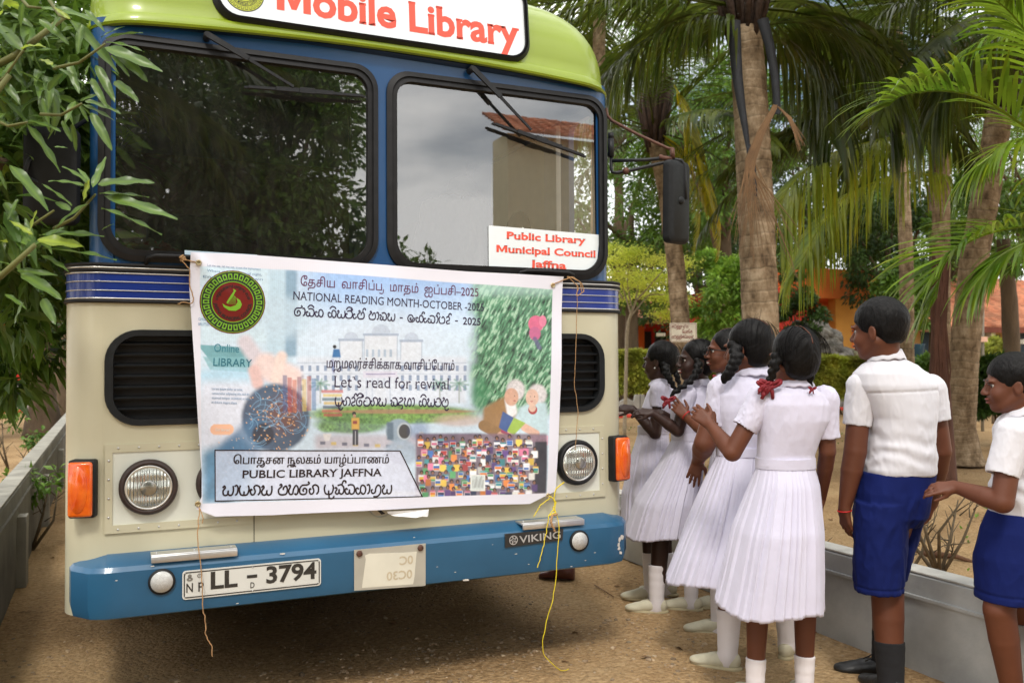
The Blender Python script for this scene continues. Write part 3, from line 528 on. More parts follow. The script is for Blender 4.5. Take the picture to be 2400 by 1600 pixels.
def palm(label, pts, r0, r1, fronds, seed, group='coconut palms on the sandy yard', crown=True):
    r = np.random.default_rng(seed); b_ = np.array(pts[0], float); t = empty('coconut_palm', (b_[0], b_[1], 0.), 0, label, 'palm tree', group); palm_trunk(pts, r0, r1, t, seed=seed); top = np.array(pts[-1], float); lc = top-np.array([b_[0], b_[1], 0])
    if crown:
        b = MB()
        for k in range(30):
            a = k*2.4; d = np.array([math.cos(a), math.sin(a), 0]); z0 = -.10+.02*k; 
            P = [top+d*r1*.8+np.array([0, 0, z0-.1]), top+d*(r1+.05)+np.array([0, 0, z0+.25]), top+d*(r1+.16+.02*r.random())+np.array([0, 0, z0+.75])]; b.tube(P, [.028, .040, .016], 6)
        b.sphere(top+np.array([0, 0, .45]), (r1*1.3, r1*1.3, .55), 14, 10)
        b.build('leaf_bases', M('leaf_base_fibre', srgb(58, 42, 32), .95, var=.3, scale=14, bump=.8, bscale=30, dist=.02), t)
    for (az, el, sc, me) in fronds:
        # azimuth in the camera's frame: 0 = picture right, 90 = away from the camera
        inst('frond', me, tuple(lc+np.array([0, 0, .15])), (r.uniform(-.25, .25), -R_(el), R_(az)-YAW), (sc, sc, sc), t)
    return t
def crown(r, n, lo=-35, hi=70, sc=(.95, 1.2), skip=None):
    out = []
    for k in range(n):
        az = (k*137.5+r.uniform(-14, 14)) % 360; el = hi-(hi-lo)*(k/n)**1.0+r.uniform(-6, 6)
        if skip and skip(az, el): continue
        out.append((az, el, r.uniform(*sc), FM[r.integers(4)]))
    return out
r = np.random.default_rng(2); A = lambda px, py, D: atD('P', px, py, D)
g0 = put(1603, 14.); palm('first coconut palm behind the bus mirror with a hanging yellow frond', [g0, A(1597, 790, 14), A(1584, 620, 14), A(1562, 450, 14), A(1535, 330, 14)], .155, .125, crown(r, 14, -30, 78, (.7, .9))+[(-20, -40, .62, FY), (-8, -48, .55, FY), (200, -30, .7, FM[0]), (175, 20, .8, FM[1])], 3)
g0 = put(1792, 8.); palm('thick centre palm trunk rising behind the girls', [g0, A(1783, 760, 8), A(1772, 500, 8), A(1760, 250, 8), A(1745, 60, 8)], .165, .15, [(az, el, s_, FM[k % 4]) for k, (az, el, s_) in enumerate(((170, 8, .8), (200, -2, .8), (150, 20, .8), (20, 0, .85), (-15, 12, .85), (45, 18, .9), (90, 20, .9), (120, 10, .8), (230, 25, .8), (300, 30, .8), (330, 8, .85), (0, 35, .9)))], 4)
g0 = put(2256, 11.4); palm('leaning palm trunk on the right with a swollen base', [g0, A(2250, 1000, 11.4), A(2258, 850, 11.4), A(2281, 620, 11.4), A(2315, 430, 11.4), A(2345, 250, 11.4)], .19, .155, crown(r, 11, -20, 70, (.8, 1.)), 5)
g0 = put(2205, 12.6); palm('dark far palm between the boys with long fronds arching left', [g0, A(2205, 700, 12.6), A(2206, 480, 12.6), A(2205, 300, 12.6)], .13, .11, [(176, 4, 1.0, FM[0]), (168, 14, .95, FM[2]), (184, -8, 1.0, FM[2]), (172, -2, 1.05, FM[3]), (190, 20, .9, FM[1]), (200, 5, .9, FM[0]), (150, 8, .9, FM[1]), (120, 20, .9, FM[2]), (90, 10, .9, FM[3]), (60, 20, .9, FM[0]), (20, 25, .8, FM[1]), (230, 30, .8, FM[2]), (210, 45, .8, FM[3]), (160, 40, .9, FM[0])], 6)
g0 = put(2124, 16.5); palm('palm with a dark shaggy crown behind the tall boy', [g0, A(2124, 600, 16.5), A(2110, 330, 16.5), A(2100, 60, 16.5)], .13, .11, crown(r, 15, -35, 70, (.8, 1.05)), 7)
g0 = put(1400, 19.); palm('palm hidden behind the bus roof with fronds showing over it', [g0, A(1400, 400, 19), A(1405, 40, 19)], .15, .13, crown(r, 13, -35, 60, (.9, 1.1)), 8)
g0 = put(2480, 9.); palm('palm beyond the right edge with fronds over the yard', [g0, A(2480, 400, 9), A(2450, 60, 9)], .15, .13, crown(r, 16, -30, 60, (.75, .95)), 9)
g0 = put(105, 17.); t = empty('yard_tree', tuple(g0), 0, 'grey tree trunk flaring at its foot in the yard left of the bus', 'tree'); bare_trunk([g0, A(100, 940, 17), A(98, 860, 17), A(118, 770, 17), A(135, 680, 17), A(130, 560, 17)], [.38, .24, .18, .16, .15, .12], BARK, t, n=16, rough=.05); bare_trunk([A(118, 780, 17), A(85, 700, 17), A(60, 640, 17)], [.12, .10, .07], BARK, t, 'limb')
q4 = blob_leaves(np.random.default_rng(3), 5000, A(100, 500, 17), (1.6, 1.4, 1.2), .2, .045, .3, .5, 40); leaves('crown', *q4[:5], LF_DARK, t, q4[5])
# hanging dry sheaths and a dead frond on the centre palm
drt = M('dark_sheath', srgb(34, 36, 42), .7, var=.3, scale=20, bump=.4, bscale=50); dry2 = M('dry_sheath', srgb(104, 74, 54), .9, var=.25, scale=20, bump=.6, bscale=50)
def ribbon3(pts, wd, mat, label, cat='palm leaf'):
    P = np.array(pts, float); n = len(P); T = np.gradient(P, axis=0); T /= np.linalg.norm(T, axis=1)[:, None]; V = []
    for i in range(n):
        s_ = np.cross(T[i], _d); s_ /= np.linalg.norm(s_); w_ = wd[i] if not np.isscalar(wd) else wd
        for k, (a, dep) in enumerate(((-1, .0), (-.5, -.02), (0, -.03), (.5, -.02), (1, 0))): V.append(P[i]+s_*a*w_+_d*dep*(1 if w_ > .03 else .4)+_d*0)
    V = np.array(V); V2 = V+_d*.012; F = [(i*5+k, i*5+k+1, (i+1)*5+k+1, (i+1)*5+k) for i in range(n-1) for k in range(4)]; m = len(V); F2 = [tuple(a+m for a in f[::-1]) for f in F]; ed = [(i*5, (i+1)*5, m+(i+1)*5, m+i*5) for i in range(n-1)]+[(i*5+4, m+i*5+4, m+(i+1)*5+4, (i+1)*5+4) for i in range(n-1)]
    return tag(mk('palm_sheath', np.concatenate([V, V2]), F+F2+ed, mat, None), label, cat, 'dead sheaths hanging on the centre palm')
A7 = lambda x, y, D=7.7: atD('C', x, y, D)
ribbon3([A7(830, 110), A7(840, 300), A7(850, 420), A7(870, 560), A7(890, 680), A7(905, 780)], [.055, .05, .045, .035, .026, .016], drt, 'blue-black sheath hanging down the left side of the centre palm'); ribbon3([A7(980, 100), A7(1020, 250), A7(1045, 400), A7(1055, 520), A7(1058, 600)], [.05, .042, .036, .032, .028], drt, 'blue-black sheath hanging down the right side of the centre palm')
ribbon3([A7(905, 760), A7(920, 840), A7(935, 930), A7(945, 1030)], [.02, .03, .025, .012], drt, 'dark narrow sheath tip on the left of the trunk')
r = np.random.default_rng(12); b = MB()
for k in range(40):
    s0 = (1045+r.uniform(-12, 12), 560+r.uniform(-10, 10)); m_ = (915+r.uniform(-25, 25), 850+r.uniform(-20, 20)); e = (r.uniform(860, 1180), r.uniform(1150, 1480)) if r.random() < .7 else (r.uniform(790, 880), r.uniform(1050, 1350)); b.tube([A7(*s0, 7.62), A7((s0[0]+m_[0])/2-10, (s0[1]+m_[1])/2, 7.6), A7(*m_, 7.6), A7(m_[0]*.6+e[0]*.4+r.uniform(-12, 12), m_[1]*.6+e[1]*.4, 7.58), A7(*e, 7.6)], [.004, .005, .005, .0035, .0015], 4, False)
for k in range(14): e = (1190+r.uniform(-30, 30), 780+r.uniform(-50, 30)); b.tube([A7(1060, 560, 7.62), A7(1120+r.uniform(-10, 10), 620, 7.6), A7(*e, 7.6)], [.006, .007, .002], 4, False)
V, F = b.get(); o = mk('dead_frond', V, F, DRY, None, True, cols=np.random.default_rng(1).uniform(.8, 1.2, (len(V), 1))*np.array([[1, .9, .85]])); tag(o, 'dead brown frond draped across the front of the centre palm trunk', 'palm leaf')
# areca palm in the right foreground: fronds built along their own ribs
ar = empty('areca_palm', tuple(put(2640, 5.6)), 0, 'feathery bright green areca palm reaching in from the right edge', 'palm tree')
def rib_frond(pts, leaf, n, seed, parent, mat=ARECA, hang=.55, width=.011, ang=48, upb=.5, u0=.04, seg=5, name='frond'):
    r = np.random.default_rng(seed); P = np.array(pts, float); t = np.linspace(0, 1, len(P)); uu = np.linspace(0, 1, 40); Q = np.stack([np.interp(uu, t, P[:, i]) for i in range(3)], 1)
    for _ in range(6): Q[1:-1] = (Q[:-2]+2*Q[1:-1]+Q[2:])/4
    T = np.gradient(Q, axis=0); T /= np.linalg.norm(T, axis=1)[:, None]; b = MB(); b.tube(Q, np.interp(uu, [0, 1], [.011, .003]), 6, False); V, F = b.get(); V = [tuple(v) for v in V]; c = [(1.3, 1.15, .6)]*len(V)
    for k in range(n):
        for s in (-1, 1):
            u = min(.995, max(0, u0+(1-u0)*(k+r.uniform(.2, .8))/n)); p = np.array([np.interp(u, uu, Q[:, i]) for i in range(3)]); tg = np.array([np.interp(u, uu, T[:, i]) for i in range(3)]); tg /= np.linalg.norm(tg); sd_ = np.cross(tg, [0, 0, 1.]); sd_ /= np.linalg.norm(sd_)+1e-9; up = np.cross(sd_, tg)
            a = R_(ang*(1-.3*u)+r.uniform(-7, 7)); d = tg*math.cos(a)+(sd_*s*.85+up*upb)*math.sin(a); d /= np.linalg.norm(d); ll = leaf*(.55+.6*math.sin(math.pi*min(1., u*.8+.12)))*r.uniform(.8, 1.15); q = p.copy(); k0 = len(V); col = r.uniform(.7, 1.3); tip = r.random() < .25; g_ = hang*r.uniform(.6, 1.4)
            for j in range(seg+1):
                f_ = j/seg; wv = width*(1-f_)**.5*(.5+1.2*min(1, f_*3)) if j < seg else .0008; nn = np.cross(d, up+tg*.3); nn /= np.linalg.norm(nn)+1e-9; V += [tuple(q+nn*wv), tuple(q-nn*wv)]; cc = (col*1.3, col*1.05, col*.7) if tip and f_ > .5 else (col, col, col*.85); c += [cc]*2; d = d+np.array([0, 0, -g_*.5*(.3+f_)]); d /= np.linalg.norm(d); q = q+d*ll/seg
            F += [(k0+2*j, k0+2*j+1, k0+2*j+3, k0+2*j+2) for j in range(seg)]
    return mk(name, V, F, mat, parent, False, cols=np.array(c))
AD = lambda x, y, D: atD('P', x, y, D)
rib_frond([AD(2680, 520, 5.4), AD(2500, 360, 5.2), AD(2400, 295, 5.1), AD(2300, 225, 5.0), AD(2200, 210, 4.9), AD(2110, 222, 4.8), AD(2080, 250, 4.8)], .42, 52, 1, ar, upb=.75, hang=.45)
rib_frond([AD(2700, 700, 5.4), AD(2520, 540, 5.3), AD(2400, 527, 5.2), AD(2300, 550, 5.1), AD(2230, 590, 5.0), AD(2203, 640, 5.0), AD(2195, 700, 5.0)], .42, 50, 2, ar, upb=.7, hang=.45)
rib_frond([AD(2720, 560, 5.0), AD(2560, 330, 4.9), AD(2440, 120, 4.8), AD(2370, 30, 4.8), AD(2320, -10, 4.7)], .42, 44, 3, ar, upb=.3, hang=.6)
rib_frond([AD(2700, 640, 4.6), AD(2560, 420, 4.5), AD(2440, 330, 4.4), AD(2370, 330, 4.4), AD(2290, 390, 4.4)], .40, 40, 4, ar, hang=1.1, upb=.2)
rib_frond([AD(2700, 760, 4.8), AD(2540, 600, 4.7), AD(2420, 560, 4.6), AD(2340, 600, 4.6), AD(2290, 660, 4.6)], .38, 36, 5, ar, hang=.9, upb=.1)
rib_frond([AD(2700, 420, 5.6), AD(2560, 200, 5.6), AD(2450, 60, 5.6), AD(2330, 80, 5.6), AD(2260, 120, 5.6)], .40, 40, 6, ar, hang=.8, upb=.2)
SUNP = leafmat('sunlit_palm_leaf', srgb(112, 138, 42), srgb(166, 174, 64), .55, .36)  # lighter palm leaf; sun shining through the fronds is put into the colour
def hang_frond(label, pts, leaf, n, seed, mat, hang, width=.018):
    o = rib_frond(pts, leaf, n, seed, None, mat, hang=hang, width=width, ang=58, upb=.15, seg=5, name='palm_frond'); return tag(o, label, 'palm frond', 'long fronds drooping between the palms')
hang_frond('long frond arching left between the boys with sunlit hanging leaflets', [AD(2225, 350, 9.8), AD(2190, 307, 9.6), AD(2080, 322, 9.4), AD(1960, 352, 9.2), AD(1895, 390, 9.), AD(1845, 440, 8.9), AD(1822, 500, 8.8)], .98, 110, 11, SUNP, 1.9, .011)
hang_frond('paler lower frond hanging behind the tall boy towards the centre palm', [AD(2230, 420, 10.6), AD(2120, 400, 10.4), AD(1990, 450, 10.2), AD(1920, 530, 10.), AD(1875, 620, 9.9)], .9, 90, 12, SUNP, 1.7, .010)
hang_frond('dark frond sweeping left from the centre palm over the mirror', [AD(1740, 60, 8.), AD(1660, 40, 7.9), AD(1560, 62, 7.8), AD(1470, 120, 7.7), AD(1400, 190, 7.6)], .85, 66, 13, PALM, 1.7, .013)
hang_frond('dark frond sweeping right from the centre palm', [AD(1780, 60, 8.1), AD(1870, 50, 8.1), AD(1980, 90, 8.1), AD(2070, 170, 8.), AD(2110, 280, 8.)], .95, 66, 14, PALM, 1.8, .013)
hang_frond('dark frond dropping down right behind the centre trunk', [AD(1770, 80, 8.4), AD(1850, 110, 8.6), AD(1920, 200, 8.7), AD(1950, 330, 8.8)], .85, 50, 15, PALM, 1.8, .013)
hang_frond('yellow frond hanging down beside the first palm', [AD(1580, 200, 13.6), AD(1607, 250, 13.5), AD(1625, 340, 13.4), AD(1648, 420, 13.4), AD(1672, 500, 13.4)], .62, 80, 16, PALMY, 1.2, .016)
hang_frond('dark frond high between the centre palm and the right edge', [AD(2250, -60, 8.8), AD(2180, -20, 8.8), AD(2080, 20, 8.8), AD(1980, 100, 8.8), AD(1930, 190, 8.8)], .95, 60, 17, PALM, 1.8, .013)
hang_frond('dark frond in the upper right corner behind the areca', [AD(2420, 20, 8.), AD(2330, 60, 8.), AD(2240, 150, 8.), AD(2190, 260, 8.)], .9, 60, 18, PALM, 1.7, .013)
for px in (2600, 2680): bare_trunk([put(px, 5.5), AD(px+10, 900, 5.5), AD(px+30, 620, 5.4)], [.05, .04, .035], M('areca_stem', srgb(120, 130, 60), .5, var=.2), ar, 'stem', 10, .003)
# other slim trunks and small things in the yard
def slim(px0, py_top, px1, D, r_, label, mat=BARK):
    b_ = put(px0, D); t = empty('slim_tree', tuple(b_), 0, label, 'tree'); bare_trunk([b_, AD((px0*2+px1)/3+3, (850+py_top)/2, D), AD(px1, py_top, D)], [r_*1.2, r_, r_*.8], mat, t, rough=.02); q4 = blob_leaves(np.random.default_rng(int(px0)), 2600, AD(px1, py_top-40, D), (1.2, 1.2, .9), .16, .036, .3, .4, 26); leaves('crown', *q4[:5], LF_MID, t, q4[5])
redbark = M('red_brown_bark', srgb(88, 58, 46), .95, var=.3, scale=14, bump=.7, bscale=40, stretch=(1, 1, .25))
slim(2372, 560, 2350, 14., .12, 'slim dark trunk at the right edge in front of the tiled roof'); pass
t = empty('dead_palm_stump', tuple(put(2205, 9.6)), 0, 'reddish brown fibrous palm stem between the tall boy and the leaning trunk', 'palm tree'); bare_trunk([put(2205, 9.6), AD(2203, 950, 9.6), AD(2200, 840, 9.6), AD(2195, 740, 9.6), AD(2188, 600, 9.6)], [.15, .12, .09, .06, .02], redbark, t, n=16, rough=.03)
b = MB(); r = np.random.default_rng(6)
for k in range(26):
    x0_ = 2186+r.uniform(-8, 22); b.tube([AD(2210+r.uniform(-14, 14), 620+r.uniform(-20, 40), 9.45), AD(x0_+10, 760, 9.4), AD(x0_+r.uniform(0, 22), 880+r.uniform(-30, 60), 9.4), AD(x0_+r.uniform(5, 26), 1000+r.uniform(-80, 20), 9.45)], [.012, .014, .010, .003], 4, False)
b.build('dead_leaf_strips', redbark, t)
# Tamil notice board nailed to the first palm
p0 = AD(1570, 757, 13.6); p1 = AD(1633, 801, 13.6); wv = _R; 
def board3(c, wd, h, th, name, mat, label, cat): V, F = MB().box((-wd/2, -th/2, -h/2), (wd/2, th/2, h/2), .004).get(); V = V@np.array([[math.cos(YAW), -math.sin(YAW), 0], [math.sin(YAW), math.cos(YAW), 0], [0, 0, 1]])+c; return tag(mk(name, V, F, mat, None, False), label, cat)
cb_ = AD(1601.5, 779, 13.55); sgn = board3(cb_, .415, .295, .02, 'notice_board', M('notice_white', srgb(206, 198, 180), .7, var=.08, scale=12), 'small white Tamil notice board with dark red lettering on the first palm trunk', 'sign')
inkR = M('notice_ink', srgb(120, 30, 30), .6)
def on_board(V2, F2, x, z, w_, h_, d=.0125):
    X = V2[:, 0]-V2[:, 0].min(); X = X/X.max()*w_+x; Z = V2[:, 1]/.7*h_+z; V = np.stack([X, np.full(len(X), -d), Z], 1); return V@np.array([[math.cos(YAW), -math.sin(YAW), 0], [math.sin(YAW), math.cos(YAW), 0], [0, 0, 1]])+cb_, F2
for s_, x, z, w_ in (('தூற்றுள்ள', -.18, .065, .27), ('போதே'.replace('போ', 'ேபா').replace('தே', 'ேத'), -.02, -.010, .16), ('தூற்றிக்கொள்'.replace('கொ', 'ெகா'), -.18, -.095, .34)):
    V2, F2 = text2d(s_, 1, .03); V, F = on_board(V2, F2, x, z, w_, .050); mk('lettering', V, F, inkR, sgn, False)
V, F = flat(rrect(-.195, .195, -.135, .135, .005, 2), [rrect(-.190, .190, -.130, .130, .005, 2)[::-1]], -.0125, .001); V = V@np.array([[math.cos(YAW), -math.sin(YAW), 0], [math.sin(YAW), math.cos(YAW), 0], [0, 0, 1]])+cb_; mk('border_line', V, F, inkR, sgn, False)
# small tilted plank signs, pole, pot
board3(AD(1549, 784, 15.5), .16, .06, .01, 'plank_sign', MATS['notice_white'], 'tiny pale plank sign on a stick left of the notice board', 'sign')
b_ = MB().tube([put(1549, 15.5), AD(1549, 800, 15.5)], .012, 6); tag(b_.build('sign_stick', BARK, None), 'thin stick carrying the tiny plank sign', 'stick')
b_ = MB().tube([put(2300, 17.), AD(2303, 660, 17.), AD(2310, 560, 17)], .03, 8); tag(b_.build('metal_pole', M('pole_grey', srgb(150, 146, 136), .6), None), 'thin grey metal pole standing before the tiled school roof', 'pole')
b_ = board3(AD(2300, 795, 16.9), .24, .10, .012, 'plank_sign', M('pinkish_board', srgb(214, 170, 146), .7), 'small pinkish plank sign on the metal pole', 'sign')
c = AD(2138, 832, 24.); b_ = MB().lathe([(.24, -.30), (.32, .28), (.34, .30), (.30, .30), (.28, .26)], c, 'z', 20); tag(b_.build('blue_bin', M('blue_bin', srgb(24, 74, 100), .5), None), 'blue bin standing before the yellow school block', 'bin')
c = AD(2325, 822, 19.); q4 = blob_leaves(np.random.default_rng(31), 3500, c, (.42, .42, .34), .10, .022, .5, .1, 30); t = empty('ball_shrub', tuple(put(2325, 19)), 0, 'round golden shrub in front of the school columns', 'shrub'); leaves('foliage', *q4[:5], LF_YG, t, q4[5]*.6); bare_trunk([put(2325, 19), c], [.03, .02], BARK, t)
q4 = blob_leaves(np.random.default_rng(32), 6000, AD(2330, 900, 14.), (.55, .5, .5), .16, .03, .3, .2, 30); t = empty('croton_bush', tuple(put(2330, 14)), 0, 'dark low bush behind the younger boy', 'bush'); leaves('foliage', *q4[:5], LF_DARK, t, q4[5]); bare_trunk([put(2330, 14), AD(2330, 900, 14)], [.02, .015], BARK, t)
q4 = blob_leaves(np.random.default_rng(34), 4000, AD(2160, 880, 17.), (.6, .5, .35), .12, .025, .3, .2, 30); t = empty('low_bush', tuple(put(2160, 17)), 0, 'low green bush beyond the border right of the tall boy', 'bush'); leaves('foliage', *q4[:5], LF_MID, t, q4[5]); bare_trunk([put(2160, 17), AD(2160, 880, 17)], [.02, .015], BARK, t)
# dead shrubs behind the right kerb wall, saplings on the left
def dead_shrub(base, seed, label, h=.62, n=5, mat=None, leafm=None, spread=.35):
    r = np.random.default_rng(seed); t = empty('bare_shrub', tuple(base), 0, label, 'shrub'); bM = mat or M('grey_twig', srgb(96, 84, 66), .95, var=.25, scale=30, bump=.4, bscale=80); base = np.array(base, float)
    for k in range(n):
        a = r.uniform(0, 6.28); e = base+np.array([math.cos(a)*spread*r.uniform(.3, 1), math.sin(a)*spread*r.uniform(.3, 1), h*r.uniform(.6, 1.1)]); m_ = (base+e)/2+r.normal(size=3)*.03; b = MB(); b.tube([base, m_, e], [.014, .010, .004], 6)
        for j in range(5):
            s0 = base+(e-base)*r.uniform(.3, .95); d = r.normal(size=3)*.5; d[2] = abs(d[2])+.1; d *= r.uniform(.08, .22)/np.linalg.norm(d)*1.; b.tube([s0, s0+d*.5+r.normal(size=3)*.01, s0+d], [.005, .0035, .0015], 5)
        b.build('branch', bM, t)
    if leafm: q4 = blob_leaves(r, 170, base+np.array([0, 0, h*.95]), (spread*.9, spread*.9, h*.28), .07, .018, .2, .2, 12); leaves('foliage', *q4[:5], leafm, t, q4[5])
    return t
gz = lambda px, py: onZ('P', px, py, .0)
dead_shrub(onZ('K', 1300, 900, .0)+np.array([.25, .25, 0]), 5, 'bare grey shrub with spreading twigs behind the kerb wall between the boys', .72, 6); dead_shrub(onZ('K', 1240, 870, 0)+np.array([.1, .3, 0]), 6, 'short cut stems left of the bare shrub', .36, 3)
dead_shrub(onZ('K', 455, 700, 0)+np.array([.1, .3, 0]), 7, 'cut grey stump twigs between the rear girl and the tall boy', .42, 2, spread=.08); dead_shrub(onZ('K', 580, 740, 0)+np.array([.1, .3, 0]), 8, 'thin short stick behind the kerb wall beside the tall boy', .25, 2, spread=.06)
tw = MB().tube([onZ('K', 1060, 600), onZ('K', 1180, 640)+np.array([0, 0, .02]), onZ('K', 1380, 668)+np.array([0, 0, .03]), onZ('K', 1540, 690)], [.006, .025, .018, .010], 8); tag(tw.build('fallen_frond_stalk', dry2, None), 'fallen brown palm stalk lying on the soil between the boys', 'stick')
for i, (px, py, h, lb) in enumerate(((75, 1290, .55, 'crooked sapling nearest the left kerb wall'), (215*.38+0, 1120, .5, 'leafy sapling beside the left tree trunk'), (20, 1100, .7, 'small leafy sapling at the left edge'))): dead_shrub(gz(px, py), 60+i, lb, h, 3, None, LF_MID, .22)
b_ = MB().tube([gz(-10, 1330), gz(18, 1330)+np.array([.02, 0, .28])], [.05, .035], 8); tag(b_.build('cut_stump', BARK, None), 'cut leaning stump at the lower left edge', 'stump')
# scattered litter: leaves and twigs on the ground
r = np.random.default_rng(70); n = 420; px = r.uniform(-3.6, 9, n); py = r.uniform(-1.5, 12, n); z = gh(px, py)+.006; D_ = np.stack([r.normal(size=n), r.normal(size=n), r.normal(size=n)*.1], 1)
o = leaves('fallen_leaves', np.stack([px, py, z], 1), D_, np.array([0, 0, 1.])+r.normal(size=(n, 3))*.25, r.uniform(.03, .09, n), r.uniform(.008, .02, n), DRY, None, r.uniform(.6, 1.5, (n, 1))*np.array([[1, .9, .8]])); tag(o, 'small dry leaves scattered on the soil', None, None, 'stuff')
n = 2600; px = r.uniform(2.5, 12, n); py = r.uniform(-1, 13, n); k = fbm(np.stack([px*1.1, py*1.1, px*0], 1), 3) > .12; px, py = px[k], py[k]; n = len(px); D_ = np.stack([r.normal(size=n)*.5, r.normal(size=n)*.5, np.ones(n)], 1)
o = leaves('weeds', np.stack([px, py, gh(px, py)], 1), D_, r.normal(size=(n, 3)), r.uniform(.02, .05, n), r.uniform(.008, .016, n), LF_MID, None, r.uniform(.8, 1.3, (n, 1))*np.ones((1, 3))); tag(o, 'tiny green weeds sprouting from the soil', None, None, 'stuff')
tw = MB().tube([onZ('G', 1680, 975)+np.array([0, 0, .01]), onZ('G', 1800, 1050)+np.array([0, 0, .01])], .003, 5); tag(tw.build('twig', dry2, None), 'thin straw twig on the sand right of the bumper', 'twig')
# brown sandal lying behind the front corner of the bus
q0 = onZ('G', 1560, 935); q1 = onZ('G', 1340, 922); d = (q1-q0); Ls = np.linalg.norm(d); d /= Ls; u_ = np.array([0, 0, 1.]); n_ = np.cross(u_, d); V = []
for i, (f_, w_, h_) in enumerate(((0, .02, .05), (.03, .06, .10), (.25, .065, .12), (.5, .055, .085), (.75, .045, .05), (.95, .03, .035), (1., .01, .015))):
    for k in range(10): a = 2*math.pi*k/10; V.append(q0+d*Ls*f_+n_*w_*math.cos(a)+u_*(h_/2+h_/2*math.sin(a)))
F = [(i*10+k, i*10+(k+1) % 10, (i+1)*10+(k+1) % 10, (i+1)*10+k) for i in range(6) for k in range(10)]+[tuple(range(10))[::-1], tuple(60+k for k in range(10))]
tag(mk('brown_shoe', V, F, M('brown_leather', srgb(84, 42, 34), .5, var=.2, scale=20, coat=.2), None), 'reddish brown pointed shoe standing behind the bus corner under the bumper', 'shoe')
# ------------------------------------------------------------------ mango tree reaching in from the left
mg = empty('mango_tree', (-3.4, -.6, 0), 0, 'mango tree with long glossy leaves reaching over the left side of the bus', 'mango tree')
bare_trunk([(-3.4, -.6, 0), (-3.3, -.5, 1.2), (-3.0, -.45, 2.2), (-2.9, -.3, 3.4)], [.17, .13, .10, .06], BARK, mg)
def leafmesh(seed, L=.17, w_=.028, bend=.35, wav=.006, curl=.3, fat=.85):
    r = np.random.default_rng(seed); n = 13; V = []; c = []
    for i in range(n):
        u = i/(n-1); a = -bend*u*1.2; x = L*(math.sin(bend*u*1.4)/(bend*1.4)); z = -L*bend*.6*u*u; w2 = w_*max(0., math.sin(math.pi*min(1, u**.80)))**fat*(1-.25*u)+.0012; wv = wav*math.sin(u*15+seed*2)
        for k, s in enumerate((-1, -.5, 0, .5, 1)): V.append((x, w2*s*(1-.15*abs(s)), z+abs(s)*w2*curl+(wv*s*s*(1 if s > 0 else -.7)))); c.append((1.45, 1.4, 1.0) if s == 0 else (1., 1., 1.))
    F = [(i*5+k, i*5+k+1, (i+1)*5+k+1, (i+1)*5+k) for i in range(n-1) for k in range(4)]; return mesh('leaf', V, F, LF_MANGO, True, np.array(c)*r.uniform(.8, 1.15))
LM = [leafmesh(i, L=r_, w_=w_, bend=b_) for i, (r_, w_, b_) in enumerate(((.18, .027, .25), (.20, .030, .5), (.15, .026, .8), (.17, .024, .4), (.13, .022, .3), (.21, .028, .9), (.16, .03, .15)))]
LMY = [leafmesh(20+i, L=.15, w_=.026, bend=.3+i*.25) for i in range(3)]
for me_ in LMY: me_.materials[0] = leafmat('young_mango_leaf', srgb(136, 162, 60), srgb(168, 182, 78), .45, .36)
r = np.random.default_rng(91); cnt = 0; oM = np.array([-3.4, -.6, 0])
def whorl(tip, d, n, sc=1., young=.15, spread=1.1):
    global cnt
    tip = np.array(tip, float); d = np.array(d, float); d /= np.linalg.norm(d); a0 = np.cross(d, [0, 0, 1.]); a0 /= np.linalg.norm(a0)+1e-9; b0 = np.cross(d, a0)
    for k in range(n):
        if cnt >= 296: return
        a = k*2.4+r.uniform(-.3, .3); o = r.uniform(.35, spread); dr = d*math.cos(o)+(a0*math.cos(a)+b0*math.sin(a))*math.sin(o); dr = dr+np.array([0, 0, -.12]); dr /= np.linalg.norm(dr); up = np.array([0, 0, 1.])+r.normal(size=3)*.25; y = np.cross(up, dr); y /= np.linalg.norm(y); z = np.cross(dr, y); sc_ = sc*r.uniform(.6, 1.08)
        me_ = LMY[r.integers(3)] if r.random() < young else LM[r.integers(7)]; o_ = bpy.data.objects.new('leaf', me_); COL.objects.link(o_); o_.parent = mg; p = tip-d*r.uniform(0, .07)-oM
        o_.matrix_local = Matrix(((dr[0]*sc_, y[0]*sc_, z[0]*sc_, p[0]), (dr[1]*sc_, y[1]*sc_, z[1]*sc_, p[1]), (dr[2]*sc_, y[2]*sc_, z[2]*sc_, p[2]), (0, 0, 0, 1))); cnt += 1
MA = lambda x, y, D: atD('A', x, y, D)
def twig(a, b, rr=(.007, .004), name='twig'): a = np.array(a); b = np.array(b); m_ = (a+b)/2+np.array([0, 0, -.02]); mk(name, *MB().tube([a, m_, b], [rr[0], (rr[0]+rr[1])/2, rr[1]], 6).get(), TWIG, mg)
# the leaves one can pick out, base and tip in window A pixels
def oneleaf(bx, by, tx, ty, D=2.75, yg=False, wide=1., dz=0.):
    global cnt
    a = MA(bx, by, D+r.uniform(-.03, .03)); b = MA(tx, ty, D+dz+r.uniform(-.05, .05)); dr = b-a; Lh = np.linalg.norm(dr); dr /= Lh; k = r.integers(len(LH)); me_ = LHY[k % 3] if yg else LH[k]
    up = np.array([0, 0, 1.])*r.uniform(.5, 1.1)-_d*r.uniform(.35, .8)+r.normal(size=3)*.15; y = np.cross(up, dr); y /= np.linalg.norm(y); z = np.cross(dr, y); sc_ = Lh/.165; w_ = min(sc_, 1.15)*wide; p = a-oM
    o_ = bpy.data.objects.new('leaf', me_); COL.objects.link(o_); o_.parent = mg; o_.matrix_local = Matrix(((dr[0]*sc_, y[0]*w_, z[0]*sc_, p[0]), (dr[1]*sc_, y[1]*w_, z[1]*sc_, p[1]), (dr[2]*sc_, y[2]*w_, z[2]*sc_, p[2]), (0, 0, 0, 1))); cnt += 1
